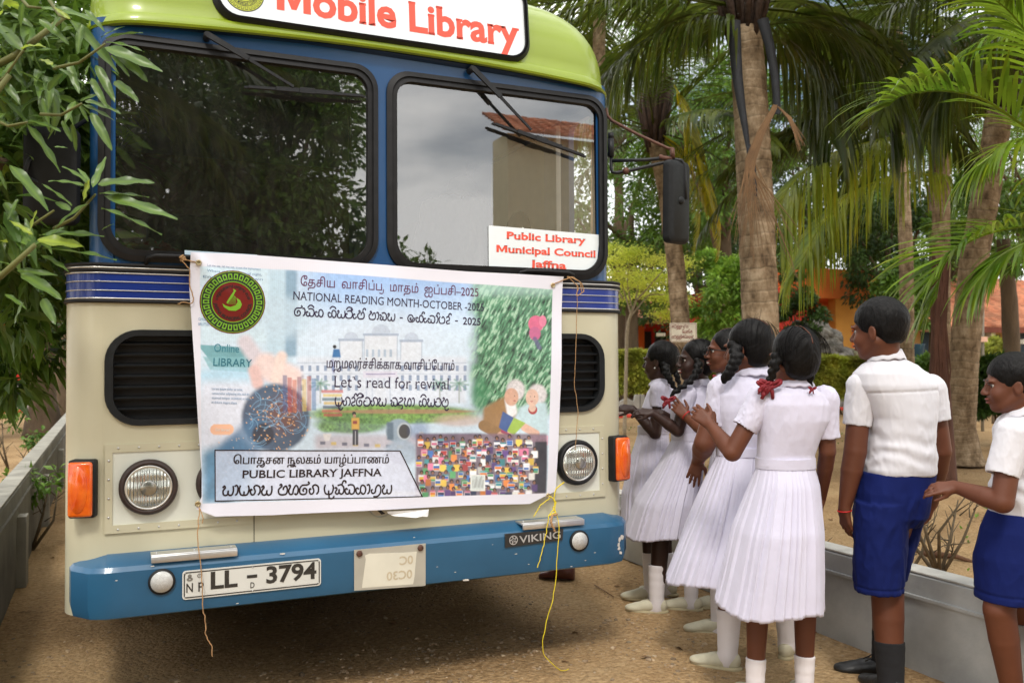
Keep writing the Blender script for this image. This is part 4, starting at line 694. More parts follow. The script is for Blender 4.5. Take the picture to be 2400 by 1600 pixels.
LH = [leafmesh(40+i, L=.17, w_=w_, bend=b_, wav=.004, curl=.22, fat=.55) for i, (w_, b_) in enumerate(((.021, .12), (.024, .22), (.019, .30), (.022, .16), (.026, .25)))]
LHY = [leafmesh(60+i, L=.17, w_=.022+.002*i, bend=.15+.1*i, curl=.22, fat=.55) for i in range(3)]
for me_ in LHY: me_.materials[0] = MATS['young_mango_leaf']
for q_ in ((570, 1150, 640, 955), (600, 1130, 925, 1080), (610, 1185, 905, 1190), (640, 1200, 1070, 1315), (620, 1275, 990, 1410), (550, 1130, 400, 1000), (520, 1140, 300, 1075), (430, 1290, 330, 1220), (440, 1260, 270, 1120), (625, 1410, 690, 1360), (545, 1120, 480, 1010), (215, 1500, 370, 1375), (240, 1440, 620, 1415), (190, 1480, 60, 1420), (160, 1500, 0, 1380), (200, 1460, 150, 1330), (100, 1657, 345, 1672), (130, 1677, 365, 1797), (80, 1627, -20, 1590), (40, 1690, -80, 1620), (190, 1560, 60, 1600), (250, 1560, 420, 1640),
           (430, 120, 735, 425), (640, 290, 980, 410), (700, 310, 895, 470), (650, 260, 880, 280), (640, 240, 860, 170), (620, 230, 750, 150), (590, 400, 700, 610), (680, 340, 800, 455), (490, 620, 620, 560), (520, 620, 735, 665), (500, 640, 700, 720), (490, 650, 540, 740), (460, 620, 390, 740), (560, 690, 680, 905), (700, 500, 840, 595), (250, 50, 620, 85), (100, 370, -20, 480), (20, 500, 120, 620), (160, 760, 385, 1035), (160, 770, 40, 880), (170, 710, 350, 715), (170, 740, 365, 775), (0, 590, 180, 730), (130, 310, -20, 120), (130, 320, 350, 290), (120, 440, 270, 500), (10, 740, 100, 800), (0, 280, 60, 360), (310, 400, 530, 500), (60, 1010, 300, 1260), (560, 380, 470, 560), (420, 380, 480, 560), (300, 560, 380, 420), (-40, 1010, 60, 1160), (330, 900, 410, 900), (440, 760, 470, 920), (400, 60, 300, 180), (200, 170, 60, 60), (180, 200, 130, 330), (240, 120, 420, 250), (60, 200, -60, 260), (380, 740, 440, 860), (200, 560, 90, 560), (260, 600, 300, 760), (30, 1240, 120, 1380), (110, 1220, 40, 1340), (560, 480, 640, 640), (30, 1800, 160, 1880), (150, 1850, 60, 1990), (260, 1830, 330, 1960), (500, 150, 470, 320), (520, 60, 640, 180)):
    oneleaf(*q_, D=2.75+.12*(q_[1] < 800)+.05*(q_[0] < 200))
for q_ in ((540, 1250, 310, 1372), (230, 1470, 505, 1482), (260, 1520, 705, 1562), (550, 1100, 500, 1230), (140, 20, 120, 160)): oneleaf(*q_, D=2.72, wide=1.5, yg=q_[0] in (230, 550))
for q_ in ((130, 300, 260, 240), (200, 1440, 60, 1340), (430, 120, 330, 40), (320, 400, 240, 340), (180, 1440, 210, 1290), (20, 60, -60, 160)): oneleaf(*q_, D=2.7, yg=True)
for a_, b_ in (((330, 1400), (585, 1190)), ((-60, 1720), (215, 1490)), ((330, 420), (645, 270)), ((250, 700), (500, 635)), ((-80, 560), (140, 310)), ((-60, 720), (165, 750)), ((100, -40), (250, 50)), ((300, 0), (430, 120)), ((60, 1400), (330, 1290))): twig(MA(*a_, 2.86), MA(*b_, 2.78), (.006, .0035))
for k in range(22):
    x, y = r.uniform(-80, 330), r.uniform(-40, 1750)
    if 120 < x < 480 and 760 < y < 1420: x -= 260
    D = r.uniform(2.95, 3.5); whorl(MA(x, y, D), _R*r.uniform(-.3, .8)+_U*r.uniform(-.4, .5)-_d*.3, 8, 1., .08)
twig(MA(-200, 720, 2.8), MA(60, 460, 2.8), (.014, .008), 'branch'); twig(MA(-200, 1800, 2.7), MA(215, 1500, 2.66), (.012, .007), 'branch'); twig(MA(-200, 500, 2.9), MA(400, 100, 2.95), (.014, .008), 'branch'); bare_trunk([(-3.0, -.45, 2.2), MA(-300, 800, 3.2), MA(0, 1020, 3.3), MA(330, 950, 3.4)], [.06, .04, .025, .015], BARK, mg, 'branch', 8, .01)
# inner mass of the same tree, too dense to pick apart
L_ = [[], [], [], [], [], []]
for (x, y, D, s_) in ((60, 200, 3.6, .5), (100, 300, 3.9, .45), (150, 600, 3.8, .5), (-100, 700, 4.2, .4), (60, 1000, 3.8, .5), (80, 1150, 4.3, .35), (60, 1500, 3.9, .5), (200, 1720, 4.3, .35), (100, 1950, 4.4, .45), (-100, 1200, 3.4, .6), (300, 60, 4.2, .4), (-100, 500, 3.4, .6), (-50, 2150, 4.6, .4)):
    q4 = blob_leaves(r, 420, MA(x, y, D), (s_, s_, s_), .16, .022, .2, .5, 16)
    for a_, b_ in zip(L_, q4): a_.append(b_)
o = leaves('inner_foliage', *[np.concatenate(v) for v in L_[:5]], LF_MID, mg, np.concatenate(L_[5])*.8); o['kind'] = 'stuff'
# trees and wires across the drive, mirrored in the windscreens
r = np.random.default_rng(5)
for i, (x, y, h, rx, rz, n_, m_, lb) in enumerate(((-2.0, -13.5, 4.6, 3.2, 4.0, 22000, LF_DARK, 'dark tree across the drive behind the viewer, left'), (1.4, -14.5, 4.6, 2.3, 4.2, 22000, LF_MID, 'leafy mango tree across the drive behind the viewer'), (4.9, -16.5, 3.1, 1.25, 1.1, 3500, LF_MID, 'low mango crown across the drive behind the viewer'), (-7, -14, 5., 3.4, 3.6, 9000, LF_DARK, 'big dark tree behind the viewer to the left'), (.2, -18.5, 5.6, 3.3, 4.2, 16000, LF_DARK, 'tall dark tree farthest across the drive'), (-12, -6, 5., 3.4, 3.6, 8000, LF_DARK, 'tree beside the drive beyond the left edge'))):
    tree('broadleaf_tree', lb, 'tree', (x, y, 0), 0, (x, y, h), (rx, rx*.8, rz), n_, .22, .05, m_, 200+i, 'trees across the drive', trunk=.2, limbs=6, shell=.2, clump=110)
palm('palm across the drive behind the viewer', [(-2.4, -9., 0), (-2.3, -9., 2.5), (-2.1, -9, 5.2)], .17, .14, crown(np.random.default_rng(8), 18, -30, 60, (.8, 1.)), 21, 'palms across the drive')
# ================================================================== THE BUS
cream = M('cream_paint', srgb(186, 180, 153), .36, var=.05, scale=3, coat=.15, bump=.04, bscale=9, dist=.01, col2=srgb(196, 191, 166))
blueP = M('blue_paint', srgb(6, 68, 118), .36, var=.08, scale=4, coat=.25)
bandP = M('band_blue', srgb(20, 48, 132), .3, var=.06, coat=.4)
greenP = M('green_paint', srgb(132, 152, 26), .34, var=.06, scale=3, coat=.35)
bumpP = M('bumper_blue', srgb(36, 88, 122), .38, var=.1, scale=5, coat=.2, bump=.06, bscale=40, dist=.004)
rubber = M('black_rubber', (.011, .011, .012), .55, spec=.3, var=.3, scale=30)
blackP = M('black_plastic', (.011, .012, .013), .55, spec=.25, var=.2, scale=40, bump=.1, bscale=300, dist=.001)
chrome = M('trim_metal', (.78, .77, .74), .28, metal=.9, var=.08, scale=20)
silver = M('brushed_silver', (.62, .62, .62), .38, metal=.85, var=.06, scale=30)
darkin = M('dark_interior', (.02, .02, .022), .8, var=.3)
creamin = M('cream_interior', srgb(232, 224, 194), .5, var=.06)
rust = M('rusty_steel', srgb(92, 62, 50), .65, metal=.3, var=.3, scale=40, bump=.3, bscale=80, dist=.002)
white = M('white_panel', srgb(226, 234, 238), .22, var=.02, coat=.3)
red = M('red_lettering', srgb(232, 84, 62), .4, var=.03)
bus = empty('library_bus', (0, 3.5, 0), 0, 'old cream and blue mobile library bus with a green roof dome on the sandy drive', 'bus')
def fl(name, outer, holes, y, th, mat, parent=bus, **kw):
    V, F = flat(outer, holes, y, th); return mk(name, V, F, mat, parent, False, **kw)
W, WU, LEN = 1.2, 1.122, 8.6
def shell(pts_z, prof, y0, r, hw, skip_front=True, n=8):
    """side + rounded corner strips of a body in plan, z levels prof=[(z, inset)]"""
    plan = [(-hw, LEN)] + [(-hw, y0+r)] + [(-hw+r-r*math.cos(R_(a)), y0+r-r*math.sin(R_(a))) for a in np.linspace(0, 90, n)[1:]]
    return plan
def strip(name, plan, zs, mat, parent=bus, smooth=True):
    V = [(x, y, z) for x, y in plan for z in zs]; m = len(zs)
    F = [(i*m+j, (i+1)*m+j, (i+1)*m+j+1, i*m+j+1) for i in range(len(plan)-1) for j in range(m-1)]
    return autosmooth(mk(name, V, F, mat, parent, smooth))
def corner(hw, r, y0, side, ylen, n=9):
    P = [(hw-r+r*math.sin(R_(a)), y0+r-r*math.cos(R_(a))) for a in np.linspace(0, 90, n)]+[(hw, ylen)]
    return [(side*x, y) for x, y in P] if side > 0 else [(side*x, y) for x, y in P][::-1]
# lower body --------------------------------------------------------
r0 = .13
lower = mk('body_front', *flat([(-W+r0, .465), (W-r0, .465), (W-r0, 1.615), (-W+r0, 1.615)], [rrect(-1.045, 1.045, 1.165, 1.495, .1)[::-1]], 0, .03), cream, bus, False)
for s in (-1, 1):
    strip('body_side', corner(W, r0, 0, s, LEN), [.452, 1.615], cream)
    # upper corner pillars and the sides above the belt
    strip('corner_pillar', corner(WU, .09, 0, s, .14), [1.75, 2.69], blueP)
V, F = flat([(-W, .38), (W, .38), (W, 2.7), (-W, 2.7)], [], LEN, .03); mk('rear_wall', V, F, cream, bus, False)
mk('seam', *MB().box((-.5265, -.0006, .66), (-.5235, .004, 1.14)).get(), darkin, bus, False)
# belt --------------------------------------------------------------
def wrap(hw, r, y0, ylen, n=9):
    return corner(hw, r, y0, -1, ylen)+corner(hw, r, y0, 1, ylen)
band = strip('stripe_band', wrap(W+.002, r0, -.004, LEN), [1.612, 1.75], bandP)
def bead(name, z, rr, mat, off=.004, parent=band):
    P = [(x, y, z) for x, y in wrap(W+off, r0, -off-.002, LEN)]; b = MB().tube(P, rr, 6); return b.build(name, mat, parent)
for z, rr, m_ in ((1.616, .007, rubber), (1.627, .0035, chrome), (1.657, .0018, chrome), (1.690, .0018, chrome), (1.722, .003, chrome), (1.732, .007, rubber), (1.742, .0045, chrome), (1.753, .008, rubber)):
    bead('trim_strip', z, rr, m_)
top = wrap(W-.003, r0, 0, LEN); inn = wrap(WU-.004, .09, -.002, LEN)
V = [(x, y, 1.752) for x, y in top]+[(x, y, 1.757) for x, y in inn]; k = len(top)
mk('belt_ledge', V, [(i, i+1, k+i+1, k+i) for i in range(k-1)], rubber, bus, False)
# window wall -------------------------------------------------------
PL, PR = (-1.092, -.022, 1.768, 2.632), (.016, 1.086, 1.762, 2.628)       # outer rubber of the two panes
rc = [.13, .10, .10, .13]
holes = [rrect(a+.012, b-.012, c+.012, d-.012, [.13, .10, .10, .13])[::-1] for a, b, c, d in (PL, PR)]
V, F = flat([(-WU+.09, 1.752), (WU-.09, 1.752), (WU-.09, 2.70), (-WU+.09, 2.70)], holes, 0, .03)
fr = mk('window_wall', V, F, blueP, bus, False)
gl = glass('windscreen_glass', (.95, .97, .96), 3.1, dust=.022)
for a, b, c, d in (PL, PR):
    o1 = rrect(a, b, c, d, rc, 8); o2 = rrect(a+.022, b-.022, c+.022, d-.022, [.11, .085, .085, .11], 8); o3 = rrect(a+.044, b-.044, c+.044, d-.044, [.095, .07, .07, .095], 8)
    lev = [(o1, .004), (o1, -.012), (o2, -.02), (o2, -.012), (o3, -.016), (o3, .012)]
    n = len(o1); V = [(x, y, z) for o, y in lev for x, z in o]
    F = [(i*n+k, (i+1)*n+k, (i+1)*n+(k+1) % n, i*n+(k+1) % n) for i in range(len(lev)-1) for k in range(n)]
    ws = autosmooth(mk('windscreen', V, F, rubber, bus), 30)
    tag(ws, 'black rubber framed windscreen pane'); 
    gp = rrect(a+.035, b-.035, c+.035, d-.035, [.1, .08, .08, .1], 8); mk('pane', [(x, .004, z) for x, z in gp], [tuple(range(len(gp)))], gl, ws, False)
# roof dome ---------------------------------------------------------
def planr(hw, r, y0, n=10, nf=24):
    L = [(-hw, y) for y in np.linspace(LEN, y0+r, 8)]+[(-hw+r-r*math.cos(R_(a)), y0+r-r*math.sin(R_(a))) for a in np.linspace(0, 90, n)[1:-1]]
    Fr = [(x, y0) for x in np.linspace(-hw+r, hw-r, nf)]
    return L+Fr+[(-x, y) for x, y in L[::-1]]
levels = [(2.648, .0, .0), (2.651, -.014, .0), (2.660, -.018, .0), (2.665, -.010, 0), (2.690, -.007, .0), (2.696, .0, 0), (2.700, .003, 0)]
for t in np.linspace(6, 86, 14): levels.append((2.700+.46*math.sin(R_(t)), .003+.60*(1-math.cos(R_(t)))*(.55+.45*(t/86)), t))
V = []; npl = None
for z, ins, t in levels:
    P = planr(1.134-ins*.78, .20, -.03+ins*1.05); npl = len(P)
    arch = .048*(1 if z < 2.74 else 1)
    for x, y in P:
        V.append((x, y, z+arch*(1-(x/1.13)**2) if y < 1 else z+arch*(1-(x/1.13)**2)))
F = [(i*npl+k, i*npl+k+1, (i+1)*npl+k+1, (i+1)*npl+k) for i in range(len(levels)-1) for k in range(npl-1)]
F.append(tuple((len(levels)-1)*npl+k for k in range(npl)))
dome = autosmooth(mk('roof_dome', V, F, greenP, bus), 50)
V = [(x, y, 2.6505+.047*(1-(x/1.13)**2)) for x, y in planr(1.125, .2, -.02)]; mk('roof_soffit', V, [tuple(range(len(V)))], M('soffit_blue', srgb(14, 44, 78), .5), bus, False)
rv = MB().sphere((0, 0, 0), (.0095, .005, .0095), 8, 6); rme = mesh('rivet', *rv.get(), greenP)
for x in np.arange(-.93, .94, .062): inst('rivet', rme, (x+.0, -.0325-3.5, 2.677+.048*(1-(x/1.13)**2)), parent=dome)
for s in (-1, 1):
    for a in (20, 50, 80): inst('rivet', rme, (s*(.934+.205*math.sin(R_(a))), .17-.205*math.cos(R_(a))-3.5, 2.677+.012), (0, 0, s*R_(a)), parent=dome)
# destination board
bx0, bx1, bz0, bz1 = -.665, .652, 2.728, 3.06
o1 = rrect(bx0-.028, bx1+.028, bz0-.026, bz1+.026, .105, 8); o2 = rrect(bx0-.012, bx1+.012, bz0-.012, bz1+.012, .092, 8); o3 = rrect(bx0, bx1, bz0, bz1, .08, 8)
def slopey(z, y): return y+.10*(z-2.75)
lev = [(o1, .30), (o1, -.030), (o2, -.050), (o2, -.040), (o3, -.048), (o3, -.036)]; n = len(o1)
V = [(x, (slopey(z, y) if y < .2 else y), z+.02) for o, y in lev for x, z in o]
F = [(i*n+k, (i+1)*n+k, (i+1)*n+(k+1) % n, i*n+(k+1) % n) for i in range(len(lev)-1) for k in range(n)]
board = autosmooth(mk('destination_board', V, F, rubber, bus), 30)
V, F = flat(o3, [], -.038, .006); V[:, 1] = [slopey(z, y) for y, z in zip(V[:, 1], V[:, 2])]; V[:, 2] += .02; panel = mk('white_panel', V, F, white, board, False)
def place2d(V2, F2, p0, p1, h, y, capw=None, face=None):
    """2D lettering V2 (cap height .7 of an em) set between plane points p0 and p1 (x,z), letter height h"""
    p0 = np.array(p0, float); p1 = np.array(p1, float); d = p1-p0; L = np.linalg.norm(d); d /= L; nrm = np.array([-d[1], d[0]])
    x0, x1 = V2[:, 0].min(), V2[:, 0].max(); X = (V2[:, 0]-x0)/(x1-x0)*L; Z = V2[:, 1]/.7*h
    Q = p0+X[:, None]*d+Z[:, None]*nrm; yy = np.array([y(q[0], q[1]) for q in Q]) if callable(y) else np.full(len(Q), y)
    return np.stack([Q[:, 0], yy, Q[:, 1]], 1), F2
def serifed(s, bold=0., space=1., ext=.05, th=.04, tops=(0., .686, .7, .73, .53, .55)):
    V, F = text2d(s, 1, bold, 1, space); cnt = {}
    for f in F:
        for i in range(len(f)):
            e = (f[i], f[(i+1) % len(f)]); k = tuple(sorted(e)); cnt[k] = cnt.get(k, 0)+1
    V = list(map(tuple, V)); F = list(F); n0 = len(V)
    for (a, b), c in cnt.items():
        if c != 1: continue
        (xa, ya), (xb, yb) = V[a], V[b]
        if abs(ya-yb) < .004 and .03 < abs(xa-xb) < .2 and (abs(ya+bold) < .03 or ya > .45):
            x0, x1 = min(xa, xb)-ext, max(xa, xb)+ext; y0, y1 = (ya, ya+th) if ya < .1 else (ya-th, ya)
            k = len(V); V += [(x0, y0), (x1, y0), (x1, y1), (x0, y1)]; F.append((k, k+1, k+2, k+3))
    return np.array(V), F
# its lettering
bz = lambda z, x: slopey(z, -.0425)
V2, F2 = serifed('Mobile Library', .030, 1.0, .010, .06); V, F = place2d(V2, F2, (-.444, 2.799), (.624, 2.795), .128, lambda x, z: slopey(z-.02, -.0390))
mk('lettering', V, F, red, panel, False)
# municipal roundel on the board
lime = M('lime_print', srgb(176, 184, 52), .4, var=.04); dk = M('dark_print', (.012, .012, .012), .5); 
def disc(c, r0_, r1_, y, n=48, e=1.):
    V = []; 
    for k in range(n):
        t = 2*math.pi*k/n; V += [(c[0]+r0_*math.cos(t), y, c[1]+e*r0_*math.sin(t)), (c[0]+r1_*math.cos(t), y, c[1]+e*r1_*math.sin(t))]
    return V, [(2*k, 2*((k+1) % n), 2*((k+1) % n)+1, 2*k+1) for k in range(n)]
cE = (-.569, 2.846)
def tl(Vx): return [(x, slopey(z-.02, y), z) for x, y, z in Vx]
b_ = MB(); b_.add(*disc(cE, 0.0, .076, -.0388)); V, F = b_.get(); emb = mk('roundel', tl(V), F, lime, panel, False)
b_ = MB(); b_.add(*disc(cE, .073, .076, -.0394)); b_.add(*disc(cE, .052, .054, -.0394)); b_.add(*disc(cE, .034, .036, -.0394))
for k in range(26):
    a = 2*math.pi*k/26; ca, sa = math.cos(a), math.sin(a)
    for (u0, v0, u1, v1) in ((-.005, .057, -.0035, .069), (.0035, .057, .005, .069), (-.005, .067, .005, .069)):
        q = [(u0, v0), (u1, v0), (u1, v1), (u0, v1)]; b_.add([(cE[0]+u*sa+v*ca, -.0394, cE[1]-u*ca+v*sa) for u, v in q], [(0, 1, 2, 3)])
V2, F2 = text2d('JAFFNA MUNICIPAL COUNCIL', 1, .02); V2[:, 0] = (V2[:, 0]/V2[:, 0].max()-.5)
for i in range(len(V2)): pass
A = -math.pi/2+V2[:, 0]*2.6; RR = .0385+V2[:, 1]*.017; b_.add(np.stack([cE[0]+RR*np.cos(A), np.full(len(A), -.0394), cE[1]+RR*np.sin(A)], 1), F2)
V, F = b_.get(); mk('roundel_print', tl(V), F, dk, emb, False)
# grille ------------------------------------------------------------
gr = [(rrect(-1.066, 1.066, 1.148, 1.511, .12, 8), 0.), (rrect(-1.064, 1.064, 1.150, 1.509, .118, 8), -.012), (rrect(-1.036, 1.036, 1.172, 1.487, .09, 8), -.012), (rrect(-1.034, 1.034, 1.174, 1.485, .088, 8), .05)]
n = len(gr[0][0]); V = [(x, y, z) for o, y in gr for x, z in o]; F = [(i*n+k, (i+1)*n+k, (i+1)*n+(k+1) % n, i*n+(k+1) % n) for i in range(3) for k in range(n)]
grille = autosmooth(mk('grille', V, F, blackP, bus), 30)
for side in (-1, 1):
    for k in range(7):
        z = 1.205+k*.041
        for xa, xb in (((-1.034, -.70)) if side < 0 else ((.70, 1.034)),):
            b_ = MB(); b_.add([(xa, .004, z), (xb, .004, z), (xb, .0, z+.006), (xa, .0, z+.006), (xa, .035, z+.016), (xb, .035, z+.016), (xb, .036, z+.012), (xa, .036, z+.012)], [(0, 1, 2, 3), (3, 2, 5, 4), (4, 5, 6, 7), (7, 6, 1, 0)])
            b_.build('slat', blackP, grille, False)
b_ = MB(); b_.box((-1.04, .048, 1.16), (1.04, .055, 1.50)); b_.build('grille_backing', M('grille_backing', (.008, .008, .009), .8), grille, False)
b_ = MB()
for side in (-1, 1):
    for j in range(13):
        for i in range(14):
            x = side*(.70+i*.024+(j % 2)*.012); z = 1.185+j*.023; b_.add([(x+.006*math.cos(t), .0455, z+.006*math.sin(t)) for t in np.linspace(0, 2*math.pi, 7)[:-1]], [tuple(range(6))])
b_.build('perforation', M('perforation', (.0015, .0015, .0015), .9), grille, False)['kind'] = 'stuff'
# lamp panels, head lamps ----------------------------------------------
panelW = M('lamp_panel_paint', srgb(216, 218, 206), .4, var=.03, coat=.2)
lens = M('lamp_lens', (.82, .84, .80), .12, var=.06, coat=.6); 
def lensmat():
    m = bpy.data.materials.new('fluted_lens'); m.use_nodes = True; N = m.node_tree.nodes; L = m.node_tree.links; b = N['Principled BSDF']
    b.inputs['Base Color'].default_value = (.66, .68, .62, 1); b.inputs['Metallic'].default_value = .75; b.inputs['Roughness'].default_value = .16; b.inputs['Coat Weight'].default_value = 1
    t = N.new('ShaderNodeTexCoord'); wv = N.new('ShaderNodeTexWave'); wv.wave_type = 'BANDS'; wv.bands_direction = 'X'; wv.inputs['Scale'].default_value = 26; L.new(t.outputs['Object'], wv.inputs[0])
    wz = N.new('ShaderNodeTexWave'); wz.wave_type = 'BANDS'; wz.bands_direction = 'Z'; wz.inputs['Scale'].default_value = 6; L.new(t.outputs['Object'], wz.inputs[0])
    ad = N.new('ShaderNodeMath'); ad.operation = 'ADD'; L.new(wv.outputs[1], ad.inputs[0]); L.new(wz.outputs[1], ad.inputs[1])
    bu = N.new('ShaderNodeBump'); bu.inputs['Strength'].default_value = .9; bu.inputs['Distance'].default_value = .006; L.new(ad.outputs[0], bu.inputs['Height']); L.new(bu.outputs[0], b.inputs['Normal']); return m
flut = lensmat()
screw_me = mesh('screw', *MB().sphere((0, 0, 0), (.0042, .003, .0042), 8, 4).get(), silver)
for s in (-1, 1):
    xa, xb = (-1.062, -.53) if s < 0 else (.53, 1.062); za, zb = .752, 1.082
    lp = mk('lamp_panel', *flat([(xa+.02, za+.02), (xb-.02, za+.02), (xb-.02, zb-.02), (xa+.02, zb-.02)], [], -.0035, .004), panelW, bus, False)
    b_ = MB()
    for (p, q, r_, t_) in (((xa, za), (xb, za), (xb-.026, za+.03), (xa+.026, za+.03)), ((xa, zb), (xa+.026, zb-.03), (xb-.026, zb-.03), (xb, zb)), ((xa, za), (xa+.026, za+.03), (xa+.026, zb-.03), (xa, zb)), ((xb, za), (xb, zb), (xb-.026, zb-.03), (xb-.026, za+.03))):
        P = [p, q, r_, t_]; V = [(x, -.0085, z) for x, z in P]+[(x, 0., z) for x, z in P]
        b_.add(V, [(0, 1, 2, 3), (0, 4, 5, 1), (1, 5, 6, 2), (2, 6, 7, 3), (3, 7, 4, 0)])
    fo = b_.build('panel_frame', cream, lp, False)
    for x in np.arange(xa+.045, xb-.02, .071):
        for z in (za+.014, zb-.014): inst('screw', screw_me, (x, -.0095-3.5, z), parent=bus)
    for z in np.arange(za+.06, zb-.03, .07):
        for x in (xa+.013, xb-.013): inst('screw', screw_me, (x, -.0095-3.5, z), parent=bus)
    for j, hx in enumerate((.912, .64)):
        c = (s*hx, 0, .918); ring = M('lamp_bezel', srgb(52, 38, 34), .5, var=.3, scale=30) if s < 0 else rubber
        hl = MB().lathe([(.104, -.004), (.104, -.022), (.098, -.034), (.088, -.038), (.084, -.03), (.082, -.012)], c, 'y', 40).build('headlight', ring, bus)
        if j == 0:
            MB().lathe([(.082, -.026), (.078, -.033), (.076, -.034)]+[(.076*math.cos(R_(a)), -.034-.016*math.sin(R_(a))) for a in range(0, 86, 8)], c, 'y', 40).build('lens', flut, hl)
            MB().lathe([(.0845, -.028), (.0835, -.036), (.079, -.038), (.077, -.035)], c, 'y', 40).build('chrome_ring', chrome, hl)
            MB().lathe([(.030, -.0505), (.026, -.0535), (.006, -.0545)], c, 'y', 24).build('bulb_shield', M('lamp_core', (.38, .37, .33), .2, metal=.8), hl)
        else: MB().lathe([(.083, -.014), (.06, -.008), (.002, -.006)], c, 'y', 32).build('dark_socket', darkin, hl)
# indicators
amber = M('amber_lens', srgb(216, 72, 12), .18, var=.15, scale=20, coat=.8, col2=srgb(236, 112, 20), bump=.5, bscale=120, dist=.002)
def rotY(V, c, a):
    V = np.asarray(V)-c; ca, sa = math.cos(a), math.sin(a); return np.stack([V[:, 0]*ca-V[:, 1]*sa, V[:, 0]*sa+V[:, 1]*ca, V[:, 2]], 1)+c
for s in (-1, 1):
    c = np.array([s*1.132, .004, .925]); h = .106; w_ = .046
    V, F = MB().box((c[0]-w_, -.030, c[2]-h), (c[0]+w_, .05, c[2]+h), .008).get(); ind = mk('indicator', rotY(V, c, s*R_(13)), F, rubber, bus)
    V, F = MB().box((c[0]-w_*(.96 if s < 0 else .86), -.048, c[2]-h*.94), (c[0]+w_*(.86 if s < 0 else .96), -.024, c[2]+h*.94), .010).get(); mk('amber_lens', rotY(V, c, s*R_(13)), F, amber, ind)
    V, F = MB().lathe([(.088, -.046), (.083, -.0515), (.004, -.0535)], (c[0]+s*w_*.17, 0, c[2]), 'y', 28, sx=.38, sy=1.).get(); mk('lens_bulge', rotY(V, c, s*R_(13)), F, amber, ind)
# bumper --------------------------------------------------------------
prof = [(.30, .452), (-.06, .448), (-.100, .462), (-.108, .50), (-.108, .628), (-.098, .645), (-.035, .672), (.0, .676), (.30, .676)]
def bplan(off):      # distance off in front of the body plane
    hw = 1.165; y = off
    return [(-hw-.02, .55), (-hw-.02, y+.20), (-hw-.008, y+.10), (-hw+.05, y+.02), (-hw+.11, y)]+[(x, y) for x in np.linspace(-1.0, 1.0, 15)]+[(hw-.11, y), (hw-.05, y+.02), (hw+.008, y+.10), (hw+.02, y+.20), (hw+.02, .55)]
V = []; P0 = bplan(-.108); npl = len(P0)
for y, z in prof:
    ins = y+.108
    for i, (x, yy) in enumerate(P0):
        V.append((x-(np.sign(x)*min(ins, .06) if abs(x) > 1.1 else 0), min(.55, yy+min(ins, .115)) if y < .2 else .3+yy*.1, z+.004*math.sin(x*5)*0))
F = [(i*npl+k, i*npl+k+1, (i+1)*npl+k+1, (i+1)*npl+k) for i in range(len(prof)-1) for k in range(npl-1)]
F = [f[::-1] for f in F]
bumper = autosmooth(mk('bumper', V, F, bumpP, bus), 28)
chip = M('chipped_paint', srgb(205, 200, 190), .7, var=.15, scale=60)
b_ = MB(); rr = random.Random(4)
for (x, z, sz) in [(-.43, .642, .009), (-.6, .47, .005), (-1.02, .60, .004), (-.3, .56, .004), (.28, .50, .004), (.33, .462, .012), (.56, .55, .006), (.62, .50, .004), (.83, .47, .005), (.9, .49, .004), (-.9, .64, .005), (.95, .52, .004), (.1, .66, .004), (-.52, .60, .004), (.45, .60, .003), (.2, .53, .003)]:
    n_ = 7; b_.add([(x+sz*1.6*math.cos(t)*rr.uniform(.5, 1), -.1088, z+sz*.5*math.sin(t)*rr.uniform(.5, 1)) for t in np.linspace(0, 6.28, n_+1)[:-1]], [tuple(range(n_))])
for x, z, sz in ((1.083, .565, .013), (1.078, .545, .012), (1.08, .525, .013), (1.088, .505, .012), (1.10, .575, .014)):
    t0 = [(x+sz*math.cos(t)*rr.uniform(.4, 1), z+sz*1.1*math.sin(t)*rr.uniform(.4, 1)) for t in np.linspace(0, 6.28, 9)[:-1]]
    b_.add([(a, -.1095+max(0, a-1.055)*.33, c) for a, c in t0], [tuple(range(8))])
b_.build('paint_chips', chip, bumper, False)['kind'] = 'stuff'
refl = M('reflector', (.62, .62, .60), .2, metal=.3, var=.5, scale=900, coat=.6, bump=1, bscale=1200, dist=.002)
for s in (-1, 1):
    rf = MB().lathe([(.047, -.104), (.047, -.116), (.040, -.118)], (s*.868, 0, .581), 'y', 28).build('reflector', rubber, bumper)
    MB().lathe([(.040, -.115), (.038, -.121), (.002, -.122)], (s*.868, 0, .581), 'y', 28).build('reflector_lens', refl, rf)
for xa, xb in ((-.905, -.60), (.592, .895)):
    b_ = MB().box((xa, -.10, .668), (xb, -.03, .678), .002).box((xa, -.115, .650), (xb, -.104, .676), .003)
    st = b_.build('step_strip', silver, bumper)
    for x in (xa+.02, (xa+xb)/2, xb-.02): inst('screw', screw_me, (x, -.07-3.5, .680), (1.57, 0, 0), parent=bumper)
# number plate
plateM = M('plate_white', srgb(208, 208, 202), .35, var=.04); ink = M('plate_ink', (.03, .026, .022), .5, var=.5, scale=300)
pl = fl('number_plate', rrect(-.797, -.284, .506, .612, .012), [], -.1135, .004, plateM, bumper)
fo = rrect(-.792, -.289, .511, .607, .010); fi = rrect(-.788, -.293, .515, .603, .008)[::-1]
mk('plate_border', *flat(fo, [fi], -.1145, .001), ink, pl, False)
for s_, xa, xb, z, h, b in (('LL', -.697, -.600, .537, .062, .03), ('3794', -.494, -.302, .537, .062, .03), ('N', -.783, -.760, .532, .034, .012), ('P', -.741, -.722, .532, .034, .012), ('D', -.553, -.538, .524, .022, .012), ('-', -.566, -.528, .548, .064, .02)):
    V2, F2 = text2d(s_, 1, b); V, F = place2d(V2, F2, (xa, z), (xb, z), h, -.1147); mk('plate_character', V, F, ink, pl, False)
gry = M('plate_grey', srgb(120, 116, 108), .5)
